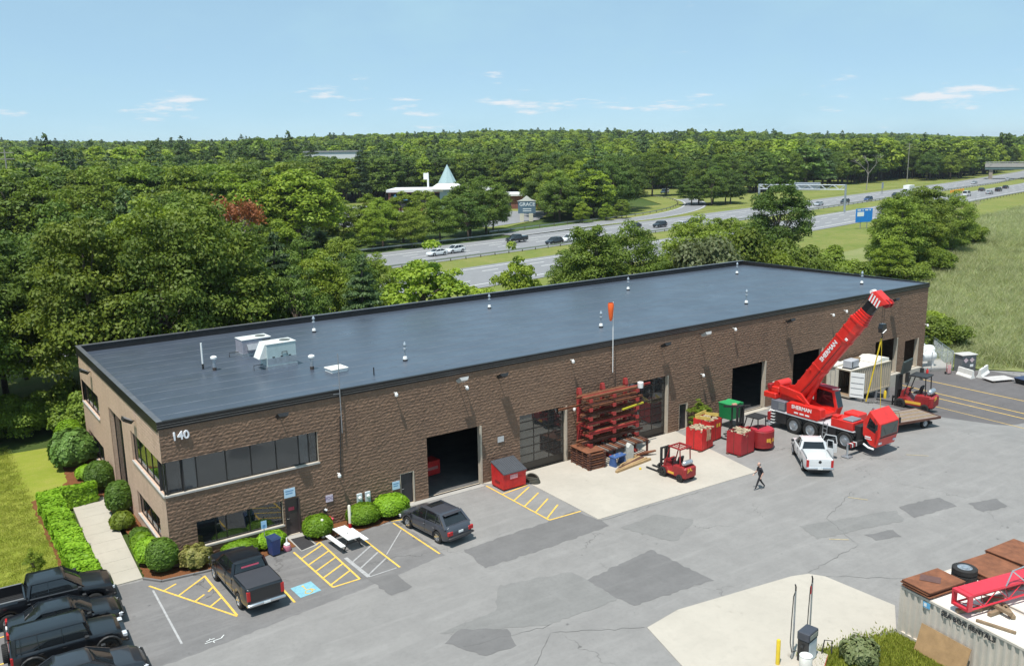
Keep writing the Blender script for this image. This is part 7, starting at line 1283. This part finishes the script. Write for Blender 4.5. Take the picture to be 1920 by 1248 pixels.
fw = scatter('far_woodland', pts, scl, idx, far_p, 3); tag(fw, 'unbroken green woodland stretching to the horizon beyond the highway', 'woodland', kind='stuff')
# individual trees beyond the highway
HT = [(73, 133.5, 5.0, 2), (67.7, 138, 5.0, 1), (77, 131, 11.2, 3), (82, 136, 12.6, 3), (87, 131.5, 9.9, 2), (96.5, 135, 12.6, 0), (91, 143, 13.5, 3), (99, 147, 14.0, 0), (105, 136, 13.1, 4), (110, 143, 16.5, 1), (117, 146, 17.1, 1), (114, 150, 15.0, 4), (84, 146, 13.1, 3), (76, 144, 12.6, 0), (123, 152, 12.8, 4), (60, 137, 5.0, 1), (54, 136, 15.0, 0), (48, 138, 16.0, 2), (42, 133, 15.0, 4), (36, 134, 16.0, 1), (30, 130, 16.0, 2), (22, 131, 17.0, 0),
      (153, 161, 15.0, 4), (158, 170, 17.0, 0), (166, 164, 17.0, 1), (161, 178, 18.0, 4), (172, 171, 19.0, 1), (180, 169, 19.0, 4), (190, 178, 21.0, 1), (201, 186, 20.0, 4), (176, 182, 19.0, 0), (186, 190, 22.0, 1), (199, 198, 20.0, 2), (209, 206, 21.0, 4), (194, 206, 22.0, 0), (218, 218, 20.0, 1), (168, 188, 18.0, 2), (179, 200, 20.0, 4), (207, 222, 21.0, 1), (154, 152, 7.0, 3), (172, 155, 7.0, 0), (164, 153, 6.0, 3),
      (233, 175, 14.0, 4), (239, 180, 16.0, 1), (244, 176, 14.0, 4), (236, 184, 15.0, 0), (229, 181, 12.0, 4), (248, 182, 13.0, 1)]
for x, y, h, i in HT:
    grp = 'trees on the church side of the highway' if x < 140 else 'trees beside the curving ramp' if x < 225 else 'trees in the ramp infield'
    lbx = {'trees on the church side of the highway': 'leafy tree between the highway and the church lot', 'trees beside the curving ramp': 'big dark tree between the church sign and the curving ramp', 'trees in the ramp infield': 'tree in the isolated clump on the ramp infield'}[grp]
    plant_tree(P_broad[i], 'broadleaf_tree', lbx, x, y, h, 15, grp, rt.uniform(1.1, 1.4), z=-.2-h*.1)
for k in range(40):
    x = 200+k*8.2+rt.uniform(-2, 2); o = 64+max(0, 40-abs(x-230)*.5)+rt.uniform(0, 5); y = hw_y(x)+o/.975; plant_tree(P_broad[rt.choice([0, 1, 4, 2])], 'broadleaf_tree', 'tall tree in the front row of the far woodland beyond the ramp', x, y, rt.uniform(15, 20), 15, 'front row of the far woodland', rt.uniform(1., 1.25))
for x, y, h in ((452, 222, 15), (462, 226, 17), (470, 219, 14), (477, 229, 17), (484, 222, 15), (489, 236, 18), (468, 240, 18), (496, 246, 18)): plant_tree(P_broad[rt.choice([0, 1, 4])], 'broadleaf_tree', 'tree in the group screening the near end of the overpass', x, y, h, 15, 'trees at the end of the overpass', 1.25)
# marsh reeds
def tuft(seed, h, n, sp):
    rg = np.random.default_rng(seed); b = MB()
    for k in range(n):
        x, y, a = rg.normal()*sp, rg.normal()*sp, rg.uniform(0, 6.28); hh = h*rg.uniform(.55, 1.1); dx, dy = rg.normal()*.5*hh, rg.normal()*.5*hh; w = .026; c, s = math.cos(a)*w, math.sin(a)*w; b.add([(x-c, y-s, 0), (x+c, y+s, 0), (x+dx*.4+c*.8, y+dy*.4+s*.8, hh*.6), (x+dx*.4-c*.8, y+dy*.4-s*.8, hh*.6), (x+dx, y+dy, hh)], [(0, 1, 2, 3), (3, 2, 4)])
    me = bpy.data.meshes.new('tuft'); me.from_pydata(b.v, [], b.f); me.materials.append(reedm); me.update(); return me
tufts = [tuft(i, 1.5, 30, .5) for i in range(4)]; pts, scl, idx = [], [], []
marsh_edge = pl([(73, 9), (77, 8.5), (80.5, -1.0), (84, -6.5), (92, -26), (97, -60)])
for _ in range(60000):
    x = 74+rg.uniform(0, 1)**1.5*230; y = rg.uniform(-60, 105)
    if hw_off(x, y) > -52 or (x < 97 and y < marsh_edge(x)) or (x < 80 and y < 9) or len(pts) > 30000: continue
    if y > 22+x*.16 and x < 175: continue
    edge = min(1, max(.25, (y-marsh_edge(x))/5)) if x < 97 else 1; s = rg.uniform(.7, 1.25)*(.45+.55*edge)*(1 if x < 180 else 1.3); pts.append((x, y, T(x, y)-.12)); scl.append((s*1.2, s*1.2, s*.9)); idx.append(rg.integers(0, 4))
tag(scatter('marsh_reeds', pts, scl, idx, tufts, 5), 'pale green and tan reeds covering the marsh', 'reeds', kind='stuff')
struct(strip_sheet('marsh', 74, 300, pl([(74, 7), (80, -1.6), (84, -7.2), (93, -29), (97, -60), (300, -60)]), lambda x: hw_y(x)-50, marsh_mat, -.05, 4, 24))
# short grass on the lawn and grass island
gt = []
for i in range(2):
    rg2 = np.random.default_rng(60+i); b = MB()
    for k in range(26): x, y, a = rg2.normal()*.16, rg2.normal()*.16, rg2.uniform(0, 6.28); hh = rg2.uniform(.03, .075); c, s = math.cos(a)*.012, math.sin(a)*.012; b.add([(x-c, y-s, 0), (x+c, y+s, 0), (x+rg2.normal()*.02, y+rg2.normal()*.02, hh)], [(0, 1, 2)])
    me = bpy.data.meshes.new('grass'); me.from_pydata(b.v, [], b.f); me.materials.append(m_leaf('blade%d' % i, (.25, .34, .03), (.42, .44, .08), .4, (.42, .4, .08))); me.update(); gt.append(me)
pts, scl, idx = [], [], []
for _ in range(9000):
    x, y = rg.uniform(-16, -4.9), rg.uniform(.6, 29); pts.append((x, y, .0)); s = rg.uniform(.7, 1.4); scl.append((s, s, s)); idx.append(rg.integers(0, 2))
for _ in range(2200):
    x, y = rg.uniform(20.2, 25.4), rg.uniform(-32, -26.0)
    if y > -25.85-(x-20.7)*.23-.15 or x > 24.9+(y+27)*.1: continue
    pts.append((x, y, .04)); s = rg.uniform(1.2, 3.2); scl.append((s, s, s)); idx.append(rg.integers(0, 2))
tag(scatter('lawn_blades', pts, scl, idx, gt, 8), 'short green grass blades on the lawn and the grass island', 'grass', kind='stuff')
# ------------------------------------------------------------------ highway, ramp, gantry, church, bridge
def road(name, offs, mat_, dz, x0=-260, x1=1500, step=12):
    b = MB(); vs = []; n = int((x1-x0)/step)
    for i in range(n+1):
        x = x0+(x1-x0)*i/n; y = hw_y(x)
        for o in offs: vs.append((x, y+o/.975, dz))
    m = len(offs); fs = [(i*m+j, (i+1)*m+j, (i+1)*m+j+1, i*m+j+1) for i in range(n) for j in range(m-1)]; b.add(vs, fs); return b.build(name, mat_)
near_r = struct(road('highway', [-28, -8.5], road_mat, .0)); far_r = struct(road('highway', [2.2, 24], road_mat, .0)); struct(road('verge', [-52, -28.2], grass_verge, -.03)); struct(road('verge', [-8.3, 2.0], grass_verge, -.03)); struct(road('verge', [24.2, 60], grass_verge, -.06, 175, 1500))
struct(flat('rear_verge', [(24, 23.6), (73, 23.6), (100, 30), (175, 50), (200, 66), (60, 44), (60, 71), (20, 62)], grass_verge, -.06))
def hline(par, o, w=.16, x0=-60, x1=700, dash=None):
    x = x0
    if dash is None: b = MB(); xs = np.linspace(x0, x1, 80); vs = [(a, hw_y(a)+(o+s*w)/.975, .012) for a in xs for s in (-1, 1)]; b.add(vs, [(2*i, 2*i+2, 2*i+3, 2*i+1) for i in range(len(xs)-1)]); b.build('lane_line', line_white, par); return
    while x < x1:
        b = MB(); q = [(x, hw_y(x)+(o-w)/.975), (x+4, hw_y(x+4)+(o-w)/.975), (x+4, hw_y(x+4)+(o+w)/.975), (x, hw_y(x)+(o+w)/.975)]; b.quad(*[(a, c, .012) for a, c in q]); b.build('lane_dash', line_white, par); x += dash
for par, a, b, d in ((near_r, -25.2, -10.6, (-21.5, -17.8, -14.2)), (far_r, 4.5, 18.6, (8.1, 11.7, 15.2))):
    hline(par, a); hline(par, b)
    for o in d: hline(par, o, .14, 40, 420, 12.2)
def guard(label, o, x0, x1, hgt=.75, post=4.):
    t = thing('guard_rail', label, 'guard rail', (0, 0, 0)); xs = list(np.arange(x0, x1, 8.)); b = MB(); pr_ = [(-.04, -.15), (.03, -.08), (-.04, 0), (.03, .08), (-.04, .15), (-.06, .15), (-.06, -.15)]
    b.loft([[(x, hw_y(x)+o/.975+a, hgt-.15+c) for a, c in pr_] for x in xs]); b.build('rail', M('rail_steel', (.42, .43, .42), .5, .4, var=.2), t); p = MB()
    for x in np.arange(x0, x1, post): p.box(x-.07, x+.07, hw_y(x)+o/.975+.05, hw_y(x)+o/.975+.2, -.1, hgt-.02)
    p.build('posts', M('post_wood', (.15, .12, .09), .9), t)['kind'] = 'stuff'
guard('long steel guard rail along the median', 1.2, 20, 700); guard('steel guard rail beyond the far carriageway', 27.8, 20, 118); guard('dark-posted guard rail beside the marsh verge', -30.5, 240, 640)
def path_road(name, pts, w, mat_, dz):
    P = [Vector(p) for p in pts]; Q = []
    for i in range(len(P)-1):
        p0, p1, p2, p3 = P[max(0, i-1)], P[i], P[i+1], P[min(len(P)-1, i+2)]
        for k in range(6): s = k/6; Q.append(.5*((2*p1)+(p2-p0)*s+(2*p0-5*p1+4*p2-p3)*s*s+(3*p1-p0-3*p2+p3)*s**3))
    Q.append(P[-1]); b = MB(); vs = []
    for i, p in enumerate(Q): d = (Q[min(i+1, len(Q)-1)]-Q[max(0, i-1)]).normalized(); n = Vector((-d.y, d.x))*w/2; vs += [(p.x-n.x, p.y-n.y, dz), (p.x+n.x, p.y+n.y, dz)]
    b.add(vs, [(2*i, 2*i+2, 2*i+3, 2*i+1) for i in range(len(Q)-1)]); return b.build(name, mat_), Q
struct(flat('infield', [(130, 138), (175, 144), (214, 158), (480, 215), (470, 262), (290, 275), (262, 250), (225, 192), (180, 162)], grass_verge, 0.0)).location.z = .0
rp, Q = path_road('ramp', RAMP, 8.5, road_mat, .035); struct(rp)
for s in (-1, 1):
    b = MB(); vs = []
    for i, p in enumerate(Q): d = (Q[min(i+1, len(Q)-1)]-Q[max(0, i-1)]).normalized(); n = Vector((-d.y, d.x)); vs += [(p.x+n.x*(s*3.6-.14), p.y+n.y*(s*3.6-.14), .05), (p.x+n.x*(s*3.6+.14), p.y+n.y*(s*3.6+.14), .05)]
    b.add(vs, [(2*i, 2*i+2, 2*i+3, 2*i+1) for i in range(len(Q)-1)]); b.build('edge_line', line_white, rp)
t = thing('guard_rail', 'steel guard rail curving along the outside of the ramp', 'guard rail'); b = MB(); p_ = MB(); rl = []
for i, p in enumerate(Q[:34]): d = (Q[i+1]-Q[max(0, i-1)]).normalized(); n = Vector((-d.y, d.x))*6.2; rl.append((p.x+n.x, p.y+n.y)); p_.box(p.x+n.x-.08, p.x+n.x+.08, p.y+n.y-.08, p.y+n.y+.08, -.1, .7)
b.loft([[(x, y, .45), (x+.05, y+.05, .6), (x, y, .75)] for x, y in rl], False, False); b.build('rail', MATS['rail_steel'], t); p_.build('posts', MATS['post_wood'], t)['kind'] = 'stuff'
# gantry
ga, gb = Vector((223.5, 146, 0)), Vector((235, 121.9, 0)); t = thing('sign_gantry', 'galvanised truss sign gantry spanning the far carriageway', 'gantry'); gd = (gb-ga).normalized(); gn = Vector((-gd.y, gd.x, 0))*.7
for p in (ga, gb):
    for s in (-1, 1): q = MB(); q.cyl(p+gn*s, p+gn*s+Vector((0, 0, 8.6)), .2, n=10); q.build('leg', galv, t)
Lg = (gb-ga).length
for z in (7.0, 8.4):
    for s in (-1, 1): q = MB(); q.cyl(ga+gn*s+Vector((0, 0, z)), gb+gn*s+Vector((0, 0, z)), .11, n=8); q.build('chord', galv, t)
for k in range(14):
    for s in (-1, 1): q = MB(); q.cyl(ga+gd*Lg*k/14+gn*s+Vector((0, 0, 7.0 if k % 2 else 8.4)), ga+gd*Lg*(k+1)/14+gn*s+Vector((0, 0, 8.4 if k % 2 else 7.0)), .07, n=6); q.build('brace', galv, t)
q = MB(); c_ = ga+gd*Lg*.55; q.T = Matrix(((gd.x, gn.x/.7, 0, c_.x), (gd.y, gn.y/.7, 0, c_.y), (0, 0, 1, 7.8), (0, 0, 0, 1))); q.box(-4.2, 4.2, 1.0, 1.08, -1.2, 1.3); bk = q.build('sign_panel', M('sign_back', (.42, .45, .5), .5, .3), t)
for k in range(5): q = MB(); q.T = Matrix(((gd.x, gn.x/.7, 0, c_.x), (gd.y, gn.y/.7, 0, c_.y), (0, 0, 1, 7.8), (0, 0, 0, 1))); q.box(-4.2, 4.2, .9, .99, -1.05+.5*k, -.98+.5*k); q.build('sign_rib', galv, bk)
# blue service sign: faces traffic on the near carriageway (seen from the side of the yard)
t = thing('blue_highway_sign', 'blue service sign with white panel beside the near carriageway', 'sign', (192.7, 87.0, 0), R(-18)); q = MB(); q.bbox(-2.5, 2.5, -.05, .05, 1.6, 5.0, .02); bs_ = q.build('panel', M('highway_blue', (.01, .2, .62), .4), t); q = MB(); q.cyl((-.9, .1, 0), (-.9, .1, 3.4), .1, n=8); q.build('post', metal_grey, t); q = MB(); q.cyl((1.1, .1, 0), (1.1, .1, 3.4), .1, n=8); q.build('post', metal_grey, t)
q = MB(); q.box(-2.1, -.1, -.065, -.052, 3.1, 4.2); q.build('white_panel', white_paint, bs_)
for a, c in ((-2.1, -1.0), (-.6, -.3), (.2, 1.1), (1.5, 1.9)): q = MB(); q.box(a, c, -.065, -.052, 4.5, 4.8); q.build('lettering', white_paint, bs_)
t = thing('small_sign_back', 'grey back of a small roadside sign by the woodland', 'sign', (330, 170, 0), R(20)); q = MB(); q.box(-1.5, 1.5, -.04, .04, 2.2, 4.6); q.build('panel', M('sign_back', (.42, .45, .5), .5, .3), t)
for s in (-1, 1): q = MB(); q.cyl((s*1., .1, 0), (s*1., .1, 2.6), .07, n=6); q.build('post', metal_grey, t)
for k in range(7): q = MB(); q.lathe([(.3, 0), (.3, .9), (.22, 1.0)], (352+2.6*k, hw_y(352+2.6*k)-5.2, .0), 'z', 12); tag(q.build('traffic_barrel', M('barrel_orange', (.8, .3, .02), .6)), 'orange traffic barrel in the row on the median', 'barrel', 'orange barrels on the median')
q = MB(); q.lathe([(.3, 0), (.3, .9), (.22, 1.0)], (214, hw_y(214)-6, .0), 'z', 12); tag(q.build('traffic_barrel', MATS['barrel_orange']), 'lone orange barrel on the median by the blue sign', 'barrel')
# church
brick = m_block('church_brick', ((.26, .1, .075), (.22, .085, .065), (.2, .08, .065)), (.3, .22, .18), .3, .1); slate = M('church_roof', (.72, .71, .7), .6, var=.08); spire_m = M('spire_copper', (.34, .46, .47), .5, var=.12)
ch = thing('church_building', 'brick church with white flat roof and pale green pointed spire', 'church', (158, 234, 0), R(-38))
q = MB(); q.box(-20, 16, -8, 10, 0, 6.6); q.build('nave_wall', brick, ch); q = MB(); q.box(-20.6, 16.6, -8.6, 10.6, 6.6, 7.5); q.build('nave_roof', slate, ch); q = MB(); q.box(16.6, 52, -5, 9, 0, 4.6); q.build('wing_wall', brick, ch); q = MB(); q.box(16.7, 53, -6, 10, 4.6, 5.3); q.build('wing_roof', slate, ch)
q = MB(); q.lathe([(6.5, 7.5), (4.2, 9.0), (3.1, 9.6)], (1, -5, 0), 'z', 8); q.build('spire_base', M('spire_base_white', (.75, .74, .72), .5), ch); q = MB(); q.lathe([(3.3, 9.6), (.05, 16.0)], (1, -5, 0), 'z', 8); q.build('spire', spire_m, ch); q = MB(); q.lathe([(3.6, 0), (3.6, 7.5)], (1, -5.5, 0), 'z', 8); q.build('tower_base', M('tower_blue', (.3, .4, .48), .4), ch)
q = MB(); q.box(-19, 15, -8.04, -8.01, 1.0, 6.2); wd = q.build('window_band', glass_car, ch)
for x in (-17.5, -14.3, 8.5, 12): q = MB(); q.add([(x-1.4, -8.06, 3.8), (x+1.4, -8.06, 3.8), (x, -8.06, 6.0)], [(0, 1, 2)]); q.build('gable_pane', M('pane_sky_blue', (.15, .38, .62), .35), wd)
q = MB(); q.cyl((-7, 2, 7.5), (-7, 2, 13), .35, n=8); q.build('mast', white_paint, ch); q = MB(); q.box(-8.6, -7.3, 1.9, 2.1, 10.6, 12.9); q.build('mast_box', white_paint, ch)
for x in (19, 22, 27, 31, 36): q = MB(); q.box(x, x+1.6, -5.05, -5.01, .8, 2.4); q.build('window', glass_car, ch)
struct(flat('church_car_park', [(104, 176), (128, 160), (152, 170), (176, 196), (160, 214), (118, 222)], road_mat, .05)); struct(flat('church_car_park', [(84, 196), (112, 180), (130, 205), (150, 262), (128, 305), (100, 280)], road_mat, .06)); struct(flat('church_lawn', [(96, 170), (130, 156), (190, 196), (220, 250), (150, 310), (90, 320), (70, 210)], grass_verge, .0))
t = thing('church_sign', 'slate blue roadside sign reading GRACE on cream posts', 'sign', (145.6, 167.5, 0), R(-35)); q = MB(); q.box(-2.6, 2.6, -.2, .2, 2.4, 6.0); b_ = q.build('board', M('sign_slate', (.1, .16, .22), .5), t)
text('lettering', 'GRACE', 1.45, M('sign_pale', (.7, .74, .76), .5), b_, frame((.1, -.215, 5.05), (1, 0, 0), (0, 0, 1)), .01, .02)
for k in range(2): q = MB(); q.box(-1.2, 1.3, -.22, -.205, 3.6-.6*k, 3.85-.6*k); q.build('small_lettering', MATS['sign_pale'], b_)
q = MB(); q.prism([(-2.9, 6.0), (2.9, 6.0), (1.4, 6.5), (0, 7.6), (-1.4, 6.5)], -.3, .3, 'y'); q.build('pediment', offwhite, t)
for x in (-1.5, 1.2): q = MB(); q.box(x-.6, x+.6, -.3, .3, 0, 2.4); q.build('post', M('post_cream', (.6, .56, .45), .6), t)
t = thing('white_building', 'white flat-roofed building half hidden by far trees', 'building', (176, 405, T(176, 405)), R(-35)); q = MB(); q.box(-2, 26, 0, 18, 0, 15.5-T(176, 405)+5); q.build('wall', M('far_white', (.68, .69, .68), .7), t); q = MB(); q.box(-2.4, 26.4, -.4, 18.4, 15.5-T(176, 405)+5, 16.2-T(176, 405)+5); q.build('roof', M('far_roof', (.3, .3, .3), .7), t)
# overpass
t = thing('overpass_bridge', 'steel girder overpass on stone piers crossing the highway', 'bridge', (494, 196, 0), R(-62)); q = MB(); q.box(-15, 62, -5, 5, 6.4, 7.0); q.build('deck', concrete_g, t)
for y in (-4.6, 4.6): q = MB(); q.box(-15, 62, y-.15, y+.15, 5.1, 6.4); q.build('girder', M('girder_green', (.13, .19, .18), .6), t); q = MB(); q.box(-15, 62, y-.1, y+.1, 7.0, 8.2); q.build('parapet', concrete_g, t)
for x in (-12, 22, 52): q = MB(); q.box(x-.9, x+.9, -4.2, 4.2, -.2, 5.1); q.build('pier', M('pier_stone', (.3, .25, .2), .9, var=.3, vs=1), t)
for s in (-1, 1): q = MB(); q.tube([(-15, s*4.8, 8.9), (62, s*4.8, 8.9)], .06, 5); q.build('railing', metal_grey, t)
for x, y, z, lb in ((430, 220, 20, 'timber utility pole with cross-arm above the overpass'), (10, 150, 19, 'pale utility pole rising from the left woodland')):
    t = thing('utility_pole', lb, 'utility pole', (x, y, T(x, y))); h = z+4 if x < 100 else z; q = MB(); q.cyl((0, 0, 0), (0, 0, h), .2, .13, n=8); q.build('pole', M('pole_grey', (.3, .28, .25), .9), t)
    for k in range(2): q = MB(); q.beam((-1.4, .8, h-.6-1.2*k), (1.4, -.8, h-.6-1.2*k), .15, .15); q.build('cross_arm', MATS['pole_grey'], t)
for k in range(3):
    q = MB(); q.tube([(430+90*s, 220-30*s, T(430, 220)+19-.8*k-4*s*(1-s)) for s in np.linspace(0, 1, 9)], .035, 4); tag(q.build('power_line', metal_dark), 'thin power line strung from the utility pole above the overpass', 'power line', 'power lines')
# ------------------------------------------------------------------ air
hz = MB(); hz.box(-4400, 6900, -2900, 7400, -4, 60); ho = hz.build('haze', [])
hm = bpy.data.materials.new('haze_air'); hm.use_nodes = True; N = hm.node_tree.nodes; N.clear(); v = N.new('ShaderNodeVolumePrincipled'); v.inputs['Color'].default_value = (.8, .88, 1, 1); v.inputs['Density'].default_value = .00008; v.inputs['Anisotropy'].default_value = .2
oo = N.new('ShaderNodeOutputMaterial'); hm.node_tree.links.new(v.outputs[0], oo.inputs['Volume']); ho.data.materials.append(hm); ho['kind'] = 'stuff'; tag(ho, 'thin summer haze over the whole landscape', 'haze')
